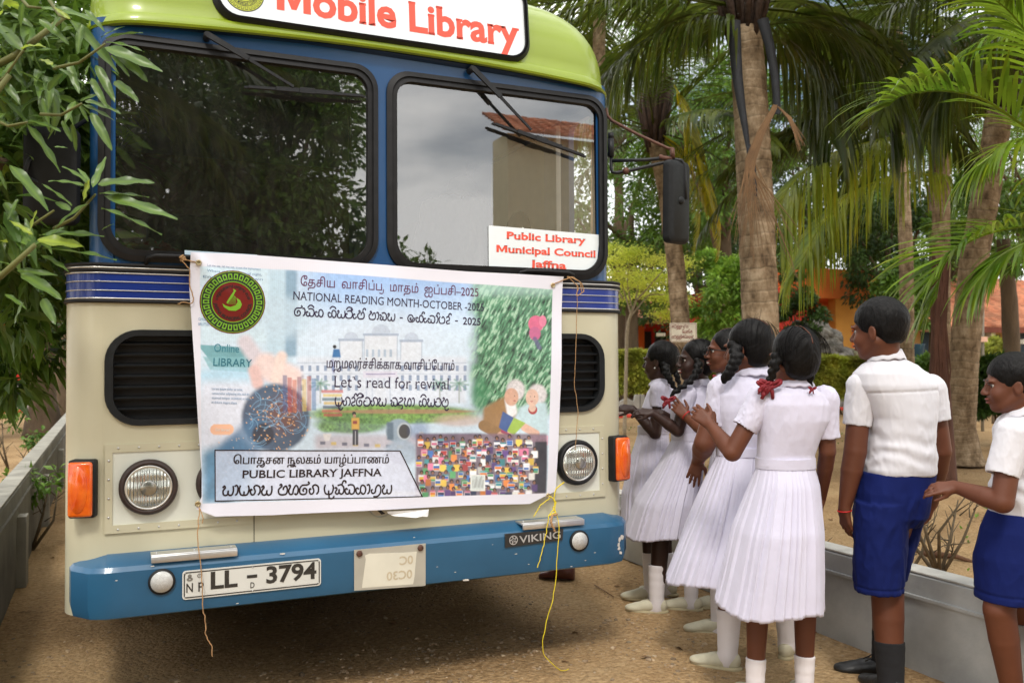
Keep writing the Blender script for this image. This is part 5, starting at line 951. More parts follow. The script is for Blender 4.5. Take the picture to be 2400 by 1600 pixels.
b_ = MB(); b_.add(*disc((-.771, .592), .0, .007, -.1147, 12)); b_.add(*disc((-.771, .580), .003, .011, -.1147, 12, .7)); b_.add(*disc((-.737, .590), .005, .008, -.1147, 14))
b_.add(*disc((-.737, .590), .0, .002, -.1147, 8)); b_.build('plate_emblem', gry, pl, False)
for x, z in ((-.787, .602), (-.294, .602), (-.787, .517), (-.294, .517), (-.545, .603), (-.545, .513)): inst('screw', screw_me, (x, -.1155-3.5, z), sc=(.6, .6, .6), parent=bumper)
# blank plate with old sticker
bp = fl('blank_plate', [(-.151, .470), (.148, .458), (.149, .632), (-.151, .632)], [], -.1125, .003, M('bare_plate', srgb(176, 172, 160), .45, var=.08, scale=8, metal=.15), bumper)
fl('old_sticker', [(-.120, .478), (.094, .470), (.100, .500), (.110, .602), (.05, .603), (-.09, .612), (-.108, .606), (-.104, .59)], [], -.1135, .001, M('old_sticker', srgb(212, 208, 192), .6, var=.04, scale=14), bp)
gh = M('ghost_print', srgb(190, 176, 150), .6, var=.08, scale=60)
for s_, xa, xb, z in (('0C', .036, .094, .555), ('0C30', -.018, .090, .497)):
    V2, F2 = text2d(s_, 1, .02); V2[:, 0] *= -1; V, F = place2d(V2, [f[::-1] for f in F2], (xa, z), (xb, z), .034, -.1146); mk('faded_print', V, F, gh, bp, False)
bolt = MB().lathe([(.013, -.1140), (.012, -.119), (.006, -.121)], (0, 0, 0), 'y', 12); bme = mesh('bolt', *bolt.get(), rust)
for x in (-.130, .126): inst('bolt', bme, (x, -3.5, .616), parent=bumper)
# maker's badge
vb = mk('maker_badge', *flat([(.507, .583), (.783, .592), (.788, .641), (.507, .641)], [], -.1145, .008), M('badge_black', (.02, .021, .024), .35, coat=.3), bumper, False)
silv = M('badge_silver', (.55, .57, .6), .35, metal=.6)
V2, F2 = text2d('VIKING', 1, .012); V, F = place2d(V2, F2, (.572, .597), (.772, .603), .031, -.1192); mk('lettering', V, F, silv, vb, False)
cb = (.544, .613); b_ = MB().add(*disc(cb, .0165, .0205, -.1192, 28)).add(*disc(cb, .006, .009, -.1192, 20))
for k in range(5):
    a = k*2*math.pi/5; P = [(cb[0]+r_*math.cos(a+t_), -.1191, cb[1]+r_*math.sin(a+t_)) for r_, t_ in ((.008, 0), (.0175, .55), (.0175, .95), (.008, .5))]; b_.add(P, [(0, 1, 2, 3)])
V2, F2 = text2d('L', 1, .02); V, F = place2d(V2, F2, (cb[0]-.002, cb[1]-.003), (cb[0]+.003, cb[1]-.003), .007, -.1193); b_.add(V, F); b_.build('wheel_logo', silv, vb, False)
# round company disc half hidden by the banner
rd = MB().lathe([(.058, -.002), (.058, -.010), (.054, -.012), (.002, -.012)], (-.012, 0, .795), 'y', 32).build('round_badge', M('badge_grey', srgb(176, 172, 156), .35, metal=.5), bus)
b_ = MB()
for k in range(5):
    a = k*2*math.pi/5-1.2; P = [(-.012+r_*math.cos(a+t_), -.0128, .795+r_*math.sin(a+t_)) for r_, t_ in ((.018, 0), (.034, .35), (.048, .9), (.048, 1.25), (.03, .9), (.018, .6))]; b_.add(P, [tuple(range(6))])
b_.build('badge_pattern', dk, rd, False)
# grab loops below the windscreens
for x0, x1 in ((-.925, -.66), (.62, .90)):
    b_ = MB().tube([(x0, -.004, 1.758), (x0+.008, -.028, 1.782), (x0+.035, -.034, 1.79), ((x0+x1)/2, -.036, 1.791), (x1-.035, -.034, 1.788), (x1-.008, -.028, 1.78), (x1, -.004, 1.756)], .0085, 8); b_.build('grab_handle', rubber, bus)
# wipers
wip = M('wiper_black', (.016, .017, .019), .5, spec=.3, var=.2, scale=60)
for piv, jn, bl, br in (((-.709, 2.655), (-.381, 2.489), (-.570, 2.470), (-.083, 2.489)), ((.394, 2.667), (.670, 2.421), (.488, 2.437), (.957, 2.330))):
    b_ = MB(); p = np.array([piv[0], -.03, piv[1]]); j = np.array([jn[0], -.052, jn[1]]); d = (j-p)/np.linalg.norm(j-p); mid = p+d*.17
    b_.lathe([(.014, .0), (.014, -.045), (.009, -.052)], (piv[0], .0, piv[1]), 'y', 14)
    for q0, q1, w0, w1, t_ in ((p+np.array([0, -.012, 0]), mid+np.array([0, -.012, 0]), .011, .010, .006), (mid+np.array([0, -.010, 0]), j, .006, .005, .004)):
        nn = np.array([-d[2], 0, d[0]]); V = [q0+nn*w0, q0-nn*w0, q1-nn*w1, q1+nn*w1]; V = V+[v+np.array([0, -t_*2, 0]) for v in V]; b_.add(V, [(0, 1, 2, 3), (4, 7, 6, 5), (0, 4, 5, 1), (2, 6, 7, 3), (0, 3, 7, 4), (1, 5, 6, 2)])
    wi = b_.build('wiper', wip, bus, False)
    b_ = MB(); a = np.array([bl[0], -.034, bl[1]]); c = np.array([br[0], -.034, br[1]]); dd = (c-a)/np.linalg.norm(c-a); nn = np.array([-dd[2], 0, dd[0]])
    for s0, s1, w0, o_ in ((0., 1., .004, 0), (.03, .97, .005, -.010), (.25, .72, .008, -.016), (.44, .56, .011, -.02)):
        V = [a+(c-a)*s0+nn*w0, a+(c-a)*s0-nn*w0, a+(c-a)*s1-nn*w0, a+(c-a)*s1+nn*w0]; V = [v+np.array([0, o_, 0]) for v in V]; V = V+[v+np.array([0, -.006, 0]) for v in V]
        b_.add(V, [(0, 1, 2, 3), (4, 7, 6, 5), (0, 4, 5, 1), (2, 6, 7, 3), (0, 3, 7, 4), (1, 5, 6, 2)])
    b_.add([a+(c-a)*0+np.array([0, .018, 0]), a+(c-a)*1+np.array([0, .018, 0]), c, a], [(0, 1, 2, 3)]); b_.build('wiper_blade', wip, wi, False)
# licence disc
st = MB().lathe([(.062, .0), (.062, -.002), (.0, -.0021)], (-.118, .012, 2.545), 'y', 30).build('licence_disc', M('disc_blue', srgb(50, 70, 150), .6, var=.5, scale=140, thr=(.45, .5), col2=srgb(220, 225, 235)), bus)
MB().lathe([(.050, -.0022), (.050, -.003), (.0, -.0031)], (-.118, .012, 2.545), 'y', 30).build('disc_paper', M('disc_paper', srgb(205, 218, 222), .6, var=.03), st)
b_ = MB()
for k in range(8): b_.box((-.150+.003*k % .01, .0083, 2.572-.007*k), (-.09-.002*(k % 3), .0086, 2.574-.007*k))
b_.build('disc_print', gry, st, False)
# mirrors -------------------------------------------------------------
def Lp(x, y, yy): return onY('L', x, y, yy)
mir = MB(); 
P = [Lp(105, 390, .10), Lp(125, 480, .09), Lp(180, 540, .08), Lp(500, 710, .02), Lp(870, 880, -.05), Lp(935, 885, -.06)]; mir.tube(P, .0075, 8)
m1 = mir.build('mirror', rust, bus)
b_ = MB().tube([Lp(165, 690, .10), Lp(165, 760, .10)], .014, 10).tube([Lp(165, 760, .10), Lp(165, 980, .10)], .016, 10)
b_.tube([Lp(170, 970, .10), Lp(168, 1120, .10), Lp(185, 1170, .09), Lp(240, 1178, .08), Lp(420, 1145, .05), Lp(780, 1060, -.03), Lp(960, 1015, -.06), Lp(1030, 1025, -.07), Lp(1068, 1085, -.07), Lp(1075, 1250, -.07), Lp(1080, 1500, -.07)], .0085, 8)
b_.tube([Lp(180, 1030, .09), Lp(600, 1018, -.0), Lp(930, 985, -.06)], .0085, 8); b_.build('mirror_arm', wip, m1)
b_ = MB().tube([Lp(915, 880, -.06), Lp(925, 1000, -.06)], .012, 8).sphere(Lp(350, 1155, .05), .018, 8, 6).sphere(Lp(780, 980, -.03), .012, 8, 6).tube([Lp(920, 1010, -.06), Lp(760, 985, -.03)], .011, 8); b_.build('clamp', rust, m1)
def mirror_head(cx, cz, y, w_, h, tilt, par, rx=0.):
    lev = [(1., 0.), (1.0, -.018), (.93, -.034), (.6, -.045)]; V = []; base = rrect(-w_/2, w_/2, -h/2, h/2, .03, 5); n = len(base)
    for sc_, yy in lev:
        for x, z in base:
            xx, zz = x*(sc_ if sc_ == 1 else 1-(1-sc_)*.6), z*(1-(1-sc_)*.25); V.append((xx, yy, zz))
    F = [(i*n+k, i*n+(k+1) % n, (i+1)*n+(k+1) % n, (i+1)*n+k) for i in range(len(lev)-1) for k in range(n)]; F.append(tuple((len(lev)-1)*n+k for k in range(n))); F.append(tuple(range(n))[::-1])
    V = np.array(V); ca, sa = math.cos(tilt), math.sin(tilt); V = np.stack([V[:, 0]*ca-V[:, 1]*sa+V[:, 2]*rx, V[:, 0]*sa+V[:, 1]*ca, V[:, 2]], 1)+np.array([cx, y, cz])
    hd = autosmooth(mk('mirror_head', V, F, blackP, par), 40)
    g = rrect(-w_/2+.012, w_/2-.012, -h/2+.012, h/2-.012, .022, 5); V = np.array([(x, .002, z) for x, z in g]); V = np.stack([V[:, 0]*ca-V[:, 1]*sa+V[:, 2]*rx, V[:, 0]*sa+V[:, 1]*ca, V[:, 2]], 1)+np.array([cx, y, cz])
    mk('mirror_glass', V, [tuple(range(len(V)))[::-1]], M('mirror_glass', (.8, .8, .8), .02, metal=1., var=0.), hd, False); return hd
c = onY('P', 1576, 476, -.03); mirror_head(c[0], c[2], -.04, .165, .40, R_(18), m1, .02)
b_ = MB().sphere(onY('P', 1596, 470, -.085), (.02, .012, .02), 12, 8).sphere(onY('P', 1582, 474, -.07), (.022, .012, .03), 12, 8); b_.build('mirror_joint', blackP, m1)
b_ = MB().tube([(-1.12, .12, 2.33), (-1.26, .04, 2.20), (-1.32, .0, 2.12), (-1.33, -.02, 2.06)], .0085, 8).tube([(-1.12, .1, 2.02), (-1.24, .03, 2.02), (-1.33, -.02, 2.06)], .0085, 8); m2 = b_.build('mirror', wip, bus)
c = onY('A', 328, 1090, .05); mirror_head(c[0], c[2], .03, .19, .36, R_(-14), m2)
# interior -------------------------------------------------------------
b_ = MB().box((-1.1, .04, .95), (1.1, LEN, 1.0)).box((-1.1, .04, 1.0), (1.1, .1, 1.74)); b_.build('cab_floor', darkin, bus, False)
V = [(-1.05, .05, 1.74), (1.05, .05, 1.74), (1.05, .28, 1.77), (-1.05, .28, 1.77), (1.05, .36, 1.6), (-1.05, .36, 1.6)]
mk('dashboard', V, [(0, 1, 2, 3), (3, 2, 4, 5)], M('dashboard', (.12, .14, .14), .6, var=.2), bus, False)
b_ = MB(); cs = np.array([-.62, .46, 1.86]); ring = [(cs[0]+.24*math.cos(t), cs[1]+.24*math.sin(t)*.45, cs[2]+.24*math.sin(t)*.45) for t in np.linspace(0, 2*math.pi, 33)]
b_.tube(ring, .013, 8, False).tube([cs, cs+np.array([0, -.1, -.3])], .02, 8)
for t in (0, 2.1, 4.2): b_.tube([cs, (cs[0]+.235*math.cos(t), cs[1]+.235*math.sin(t)*.45, cs[2]+.235*math.sin(t)*.45)], .009, 6)
b_.build('steering_wheel', rubber, bus)
seatM = M('seat_cloth', (.03, .03, .035), .9)
b_ = MB().box((-.92, .75, 1.35), (-.45, 1.2, 1.5), .04).box((-.9, 1.15, 1.45), (-.47, 1.28, 2.15), .04); b_.build('driver_seat', seatM, bus)
# side walls above the belt: openings along y, seen from inside and outside
def sidewall(s, holes_):
    c_ = [(yy, zz) for yy, zz in ((.13, 1.75), (LEN, 1.75), (LEN, 2.69), (.13, 2.69))]
    V, F = flat([(a, b) for a, b in c_], [h[::-1] for h in holes_], 0, .03)
    V = np.stack([np.full(len(V), 0.)+s*(WU-.016)+V[:, 1]*1., V[:, 0], V[:, 2]], 1)
    return mk('side_wall', V, F, blueP, bus, False)
hR = [rrect(.17, .42, 1.80, 2.60, .05)]+[rrect(.55, 1.40, 1.8, 2.58, .06)]+[rrect(y, y+1.0, 1.85, 2.5, .06) for y in (1.65, 2.8, 3.95, 5.1, 6.25, 7.4)]
hL = [rrect(.17, .42, 1.80, 2.60, .05)]+[rrect(y, y+1.0, 1.85, 2.5, .06) for y in (.55, 1.65, 2.8, 3.95, 5.1, 6.25, 7.4)]
sw1 = sidewall(1, hR); sw2 = sidewall(-1, hL)
wgl = glass('side_glass', (.85, .88, .88), 1.5)
for s, hs, sw in ((1, hR, sw1), (-1, hL, sw2)):
    for i, h in enumerate(hs):
        if i == 0 or (s > 0 and i == 1): continue
        V = [(s*(WU-.014), a, b) for a, b in h]; mk('pane', V, [tuple(range(len(V)))], wgl, sw, False)
# entrance door panel with a rounded window, just inside the right side
arch = [(a, b) for a, b in rrect(.84, 1.15, 1.55, 2.20, [.05, .15, .15, .05], 8)]
V, F = flat([(.56, 1.0), (1.40, 1.0), (1.40, 2.6), (.56, 2.6)], [arch[::-1]], 0, .03)
V = np.stack([1.07+V[:, 1], V[:, 0], V[:, 2]], 1); dp = mk('door_panel', V, F, creamin, bus, False)
ar2 = rrect(.80, 1.19, 1.50, 2.245, [.06, .18, .18, .06], 8); V, F = flat(ar2, [rrect(.86, 1.13, 1.57, 2.18, [.05, .14, .14, .05], 8)[::-1]], 0, .06); V = np.stack([1.065+V[:, 1], V[:, 0], V[:, 2]], 1); mk('window_rubber', V, F, rubber, dp, False)
b_ = MB().box((1.03, .42, 1.75), (1.06, .56, 2.6), .005); b_.build('white_post', M('white_post', srgb(206, 204, 196), .5), bus, False)
b_ = MB().box((.93, 1.42, 1.0), (.96, 1.46, 2.6)).tube([(1.0, .8, 1.7), (.98, .72, 1.78), (.98, .68, 1.95), (1.0, .74, 2.02)], .016, 8); b_.build('hand_rail', rubber, bus, False)
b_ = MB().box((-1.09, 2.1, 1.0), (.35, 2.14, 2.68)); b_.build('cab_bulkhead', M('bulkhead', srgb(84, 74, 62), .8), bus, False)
b_ = MB().box((-1.09, .06, 2.66), (1.09, 2.1, 2.675)); b_.build('cab_ceiling', M('ceiling_in', srgb(214, 208, 190), .8), bus, False)
# hanging cords inside and a red object by the driver
b_ = MB().tube([(-.135, .06, 2.52), (-.13, .06, 2.15)], .0012, 4).tube([(-.125, .06, 2.52), (-.12, .06, 2.17)], .0012, 4); b_.build('hanging_cord', gry, bus)
# running gear ---------------------------------------------------------
tyre = M('tyre', (.025, .024, .023), .85, var=.3, scale=30, bump=.3, bscale=60)
for y in (1.95, 6.3):
    for s in (-1, 1):
        wh = MB().lathe([(.30, -.11), (.44, -.13), (.475, -.10), (.48, 0), (.475, .10), (.44, .13), (.30, .11)], (s*.98, y, .48), 'x', 32).build('wheel', tyre, bus)
        MB().lathe([(.29, -.09), (.25, -.04*s), (.12, -.02), (.12, .1), (.02, .1)], (s*1.0, y, .48), 'x', 24).build('rim', silver, wh)
b_ = MB().box((-1.05, .1, .50), (1.05, LEN-.2, .56)).box((-.45, .15, .42), (-.35, LEN-.3, .56)).box((.35, .15, .42), (.45, LEN-.3, .56)).tube([(-.9, 1.95, .5), (.9, 1.95, .5)], .07).box((-.3, .5, .42), (.3, 1.7, .6))
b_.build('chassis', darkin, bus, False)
# ================================================================== loose things on the bus
sgM = white
V, F = flat([(.483, 1.798), (1.0, 1.790), (1.030, 1.825), (1.047, 1.977), (.483, 1.989)], [], -.001, .002)
sg = mk('public_library_sign', V, F, sgM, None, False); tag(sg, 'white board with red Public Library lettering on the right windscreen', 'sign')
for s_, xa, xb, z, h in (('Public Library', .570, .972, 1.934, .032), ('Municipal Council', .520, 1.024, 1.872, .032), ('Jaffna', .684, .870, 1.812, .032)):
    V2, F2 = serifed(s_, .030, 1., .008, .06); V, F = place2d(V2, F2, (xa, z), (xb, z-.003), h, -.0022); mk('lettering', V, F, red, sg, False)['kind'] = 'stuff'
# camera pouch on the dashboard
pou = M('pouch_fabric', (.075, .077, .082), .85, var=.3, scale=200, bump=.4, bscale=400, dist=.001)
bm = bmesh.new(); o = rrect(-.503, -.232, 1.818, 1.958, [.06, .02, .02, .06], 5); V = []; F = []
pz = lambda x, z: z-(.018*math.exp(-((x+.37)/.08)**2) if z > 1.93 else 0)
lev = [(.93, .115), (1., .105), (1., .055), (.93, .04)]; n = len(o); cx_, cz_ = -.367, 1.888
V = [((x-cx_)*s_+cx_, y, pz(x, (z-cz_)*s_+cz_)) for s_, y in lev for x, z in o]; F = [(i*n+k, (i+1)*n+k, (i+1)*n+(k+1) % n, i*n+(k+1) % n) for i in range(3) for k in range(n)]; F += [tuple(3*n+k for k in range(n)), tuple(range(n))[::-1]]
po = autosmooth(mk('camera_pouch', V, [f[::-1] for f in F], pou, None), 50); tag(po, 'black fabric camera pouch with white brand lettering behind the left windscreen', 'pouch')
b_ = MB(); xs = np.linspace(-.498, -.236, 24)
b_.tube([(x, .036, 1.915-.02*((x+.367)/.13)**2+.003*math.sin(40*x)) for x in xs], .0022, 5); b_.tube([(-.498, .037, 1.92), (-.49, .037, 1.85), (-.43, .037, 1.822), (-.31, .037, 1.822), (-.245, .037, 1.85), (-.237, .037, 1.92)], .0018, 5); b_.build('seam', pou, po)
V2, F2 = serifed('Canon', .03, 1., .02, .03); V, F = place2d(V2, F2, (-.385, 1.877), (-.337, 1.877), .0125, .0395); mk('lettering', V, F, M('white_print', (.75, .75, .75), .5), po, False)
b_ = MB().tube([(-.72, .2, 1.86), (-.62, .17, 1.935), (-.53, .12, 1.92), (-.49, .09, 1.90)], .007, 6); tag(b_.build('pouch_strap', pou, None), 'black strap running from the camera pouch along the dashboard', 'strap')
# crumpled cloth
n = 34; V = []
for i in range(n):
    for j in range(n):
        u, v = i/(n-1)*2-1, j/(n-1)*2-1; hgt = max(0, 1-u*u)*max(0, 1-v*v); q = np.array([u*3.1, v*3.1, 1.]); 
        V.append((-.90+u*.13+.02*fbm(q*1.3, 3), .10+v*.04, 1.790+.075*hgt**.5*(.65+.9*abs(float(fbm(q, 3))))))
F = [(i*n+j, (i+1)*n+j, (i+1)*n+j+1, i*n+j+1) for i in range(n-1) for j in range(n-1)]
tag(mk('rag', V, F, M('rag_cloth', srgb(184, 176, 158), .9, var=.1, scale=16, thr=(.46, .52), col2=srgb(176, 78, 84)), None), 'crumpled grey and pink cloth lying at the foot of the left windscreen', 'cloth')

# lettering of the far library board
pL, YBB, sb_ = LIBTXT; V2, F2 = text2d('LIBRARY', 1, .02); V, F = place2d(V2, F2, (pL[0]+.12, pL[2]-.05), (pL[0]+1.5, pL[2]-.05), .16, YBB-1.766); mk('lettering', V, F, MATS['white_column'], sb_, False)
# ================================================================== BANNER
def edge(pts):     # F-picture points -> plane points
    return np.array([[*onY('F', x, y, -.05)[[0, 2]]] for x, y in pts])
E_T = edge([(40, 52), (300, 62), (700, 90), (1140, 122), (1600, 158), (2142, 190)]); E_B = edge([(70, 1500), (180, 1542), (500, 1535), (1140, 1503), (1700, 1478), (1960, 1473), (2105, 1400)])
E_L = edge([(40, 52), (33, 250), (60, 650), (82, 1000), (104, 1300), (102, 1430), (70, 1500)]); E_R = edge([(2142, 190), (2136, 450), (2128, 800), (2118, 1100), (2108, 1300), (2105, 1400)])
def samp(E, t):
    d = np.concatenate([[0], np.cumsum(np.linalg.norm(np.diff(E, axis=0), axis=1))]); d /= d[-1]
    return np.stack([np.interp(t, d, E[:, 0]), np.interp(t, d, E[:, 1])], -1)
def bsurf(x, z):
    x = np.asarray(x, float); z = np.asarray(z, float)
    y = -.052-.006*np.sin(x*5.1+z*2.+.4)-.004*np.sin(x*11-z*7+1.)-.003*np.sin(z*13+x*3)
    y = y-.010*np.exp(-(((x-.84)*.7+(z-1.77))/.03)**2)*np.exp(-((x-.84)**2+(z-1.77)**2)/.06)-.008*np.exp(-(((x+.75)-(z-.84)*.6)/.025)**2)*np.exp(-((x+.75)**2+(z-.84)**2)/.03)
    y = y-.010*np.exp(-(((x+.766)*.9+(z-1.81)*.7)/.03)**2)*np.exp(-((x+.766)**2+(z-1.81)**2)/.03)
    y = y-.012*np.exp(-((x+.70)/.04)**2)*np.clip((1.3-z)*1.5, 0, 1)
    return y
NU, NV = 620, 390
u = np.linspace(0, 1, NU); v = np.linspace(0, 1, NV)
Tm, Bm = samp(E_T, u)[None], samp(E_B, u)[None]; Lm, Rm = samp(E_L, v)[:, None], samp(E_R, v)[:, None]; uu, vv = u[None, :, None], v[:, None, None]
PXZ = (1-vv)*Tm+vv*Bm+(1-uu)*Lm+uu*Rm-((1-uu)*(1-vv)*E_T[0]+uu*(1-vv)*E_T[-1]+(1-uu)*vv*E_B[0]+uu*vv*E_B[-1])
X, Zz = PXZ[..., 0], PXZ[..., 1]; Y = bsurf(X, Zz)
VB = np.stack([X, Y, Zz], -1).reshape(-1, 3)
# picture coordinates of each vertex on the sheet (undistorted by the waves)
Q = np.stack([VB[:, 0], np.full(len(VB), -.05), VB[:, 2]], 1)-CAM; zc = Q@_d
FX = ((1200+F_PX*(Q@_R)/zc)-430)/.41456; FY = ((800-F_PX*(Q@_U)/zc)-570)/.41456
def S(c): return np.array(srgb(*c))
C_ = np.tile(S((226, 226, 238)), (len(VB), 1)); r5 = np.random.default_rng(5)
def bl(m, c, a=1.):
    global C_
    m = np.clip(np.asarray(m, float)*a, 0, 1)[:, None]; c = S(c) if isinstance(c, tuple) else c; C_ = C_*(1-m)+c*m
def ss(x, a, b): t = np.clip((x-a)/(b-a), 0, 1); return t*t*(3-2*t)
def inel(cx, cy, rx, ry, soft=.15): return 1-ss(np.sqrt(((FX-cx)/rx)**2+((FY-cy)/ry)**2), 1-soft, 1+soft*.3)
def incap(a, b, r, soft=4):
    a = np.array(a, float); b = np.array(b, float); d = b-a; t = np.clip(((FX-a[0])*d[0]+(FY-a[1])*d[1])/(d@d), 0, 1); return 1-ss(np.hypot(FX-a[0]-d[0]*t, FY-a[1]-d[1]*t), r-soft, r+soft)
def inbox(x0, y0, x1, y1, s=3): return ss(FX, x0-s, x0+s)*(1-ss(FX, x1-s, x1+s))*ss(FY, y0-s, y0+s)*(1-ss(FY, y1-s, y1+s))
def inpoly(P, s=3):
    m = 1.; P = np.array(P, float); area = np.sum(P[:, 0]*np.roll(P[:, 1], -1)-np.roll(P[:, 0], -1)*P[:, 1]); sg_ = 1 if area > 0 else -1
    for i in range(len(P)):
        a = P[i]; b = P[(i+1) % len(P)]; d = b-a; L = np.hypot(*d); m = m*ss(sg_*(d[0]*(FY-a[1])-d[1]*(FX-a[0]))/L, -s, s)
    return m
fb = lambda s, o=4, k=0: fbm(np.stack([FX/s+k, FY/s, np.full(len(FX), 1.3+k)], 1), o)
area = inpoly([(92, 132), (600, 152), (2086, 262), (2056, 1414), (1000, 1444), (106, 1470)], 2)
base = C_.copy()
bl(area, (206, 226, 243)); bl(area*ss(FX, 500, 900)*(1-ss(FX, 1500, 1900))*(1-ss(FY, 150, 560)), (136, 178, 236), .85); bl(inel(1100, 540, 560, 200, .9), (214, 228, 246), .8)
bl(inbox(470, 150, 600, 800, 30), (176, 208, 226), .6); bl(inbox(575, 152, 640, 640, 14), (112, 150, 178), .8); bl(inbox(100, 130, 470, 560, 20), (206, 230, 244), .8)
bl(inpoly([(78, 572), (400, 590), (520, 700), (180, 700)], 4), (110, 168, 178)); bl(inpoly([(110, 640), (560, 640), (600, 742), (150, 716)], 5), (126, 182, 192), .8); bl(inel(250, 780, 300, 90, .5), (168, 214, 240), .7)
bl(inel(560, 420, 180, 140, .5), (196, 220, 238), .8); bl(area*inbox(90, 780, 420, 1160, 40), (222, 226, 242), .9)
# white building
wb = fb(60, 3)
bl(inbox(640, 640, 1600, 905, 20), (214, 222, 236), .9)
for x0, x1, y0 in ((880, 1010, 545), (1020, 1210, 515), (1230, 1350, 550)): bl(inbox(x0, y0, x1, 660, 3), (220, 228, 240), .95); bl(inbox(x0-8, y0-6, x1+8, y0+8, 2), (150, 168, 196), .8); bl(inbox(x0-2, y0, x0+3, 660, 2), (160, 176, 200), .7); bl(inbox(x1-3, y0, x1+2, 660, 2), (160, 176, 200), .7)
for cx, cy, rx in ((945, 540, 42), (1115, 508, 55), (1290, 542, 42)): bl(inel(cx, cy, rx, rx*.95, .08)*(FY < cy), (190, 204, 224), .95)
for x in range(660, 1590, 44):
    if 1000 < x < 1220: continue
    for y in (690, 745, 800): bl(inbox(x, y, x+17, y+32, 2), (112, 134, 170), .8)
for x in range(1030, 1200, 34): bl(inbox(x, 600, x+14, 642, 2), (150, 176, 204), .7); bl(inbox(x, 690, x+8, 900, 2), (180, 194, 214), .6)
bl(inbox(640, 672, 1600, 680, 2), (178, 192, 212), .7); bl(inbox(640, 735, 1600, 740, 2), (184, 196, 214), .7); bl(inbox(1015, 722, 1212, 760, 3), (214, 214, 232)); bl(inbox(1030, 735, 1200, 742, 1), (130, 120, 170), .7)
bl(inel(1115, 870, 36, 75, .2), (214, 222, 234), .9)
for px in (770, 1560, 1450): 
    for a in range(0, 360, 40): bl(incap((px, 790), (px+52*math.cos(R_(a)), 790+34*math.sin(R_(a))+10), 5), (96, 150, 130), .6)
    bl(incap((px, 790), (px, 900), 4), (120, 130, 110), .6)
# garden
hg = fb(14, 4)
bl(inel(1180, 965, 520, 62, .25)*area, np.clip(S((120, 160, 70))*(1+.9*hg)[:, None], 0, 1)); bl(inel(1250, 950, 450, 14, .3), (176, 120, 96), .7); bl(inel(950, 1020, 230, 62, .3)*area, np.clip(S((96, 140, 70))*(1+1.1*hg)[:, None], 0, 1), .9)
bl(inbox(740, 1080, 1320, 1165, 25)*area, (196, 192, 204)); bl(inel(1560, 1000, 170, 40, .5)*area, (206, 176, 160), .7)
for k in range(9): bl(inbox(770+k*62, 1118+k*3, 800+k*62, 1136+k*3, 4), (214, 186, 96) if k % 2 else (84, 88, 110), .85)
bl(inpoly([(785, 1075), (835, 1075), (822, 1115), (796, 1115)], 3), (224, 220, 220)); bl(inel(806, 1040, 55, 32, .4), np.clip(S((120, 160, 96))*(1+hg)[:, None], 0, 1), .8)
# green field at the right and the bending figure
gm = ss(FX+40*fb(90, 3), 1600, 1680)*area*(1-ss(FY+40*fb(70, 3, 5), 900, 1010))
st_ = fbm(np.stack([(FX+FY*.5)/9, (FY-FX*.4)/34, FX*0+4], 1), 4)
bl(gm, np.clip(S((84, 142, 104))*(1+1.8*st_)[:, None], 0, 1)+0); bl(gm*ss(st_, .12, .3), (176, 206, 182), .8); bl(inel(1680, 850, 60, 110, .6), (40, 130, 76), .7); bl(gm*(1-ss(FY, 262, 330)), (176, 214, 206), .6)
bl(inel(1992, 455, 46, 48, .1), (216, 96, 136)); bl(inel(1985, 510, 34, 40, .12), (196, 92, 140)); bl(inel(2030, 440, 22, 34, .15), (226, 122, 156)); bl(incap((1985, 540), (2010, 590), 12), (90, 80, 130), .8)
# women reading
for cx, cy, hx in ((1880, 830, -14), (2000, 856, -14)):
    bl(inel(cx, cy, 56, 66, .25), np.clip(S((214, 210, 212))*(1+.35*fb(8, 3))[:, None], 0, 1))
bl(inpoly([(1700, 930), (1830, 860), (1890, 950), (1830, 1080), (1690, 1060)], 14), (156, 118, 70)); bl(inpoly([(1820, 880), (1880, 890), (1890, 960), (1840, 1000)], 8), (232, 232, 234)); bl(inel(1858, 868, 40, 52, .1), (214, 168, 144)); bl(incap((1700, 1030), (1800, 1085), 30), (148, 112, 66))
bl(inpoly([(1900, 930), (1960, 900), (2050, 900), (2060, 1080), (1900, 1060)], 12)*area, (188, 214, 222)); bl(inel(1972, 872, 36, 50, .1), (222, 184, 164)); bl(inel(1975, 940, 26, 28, .15), (170, 50, 50)); bl(inel(1973, 930, 20, 24, .15), (224, 190, 170))
bl(incap((1800, 1090), (1830, 1080), 26), (220, 172, 148)); bl(incap((1930, 1040), (1990, 1075), 22), (222, 178, 156))
bl(inpoly([(1810, 950), (1870, 985), (1830, 1075), (1786, 1040)], 3), (60, 90, 150)); bl(inpoly([(1872, 985), (1935, 1015), (1868, 1085), (1832, 1060)], 3), (158, 190, 70)); bl(inpoly([(1800, 1052), (1868, 1085), (1862, 1100), (1796, 1068)], 2), (160, 60, 90)); bl(inpoly([(1950, 1085), (2060, 1085), (2058, 1140), (1960, 1120)], 3), (236, 190, 214))
bl(inel(1876, 862, 3, 3), (60, 40, 40)); bl(inel(1962, 866, 3, 3), (60, 40, 40)); bl(inel(1986, 866, 3, 3), (60, 40, 40)); bl(inel(1876, 890, 8, 3), (180, 90, 90)); bl(inel(1970, 893, 9, 3), (180, 90, 90))
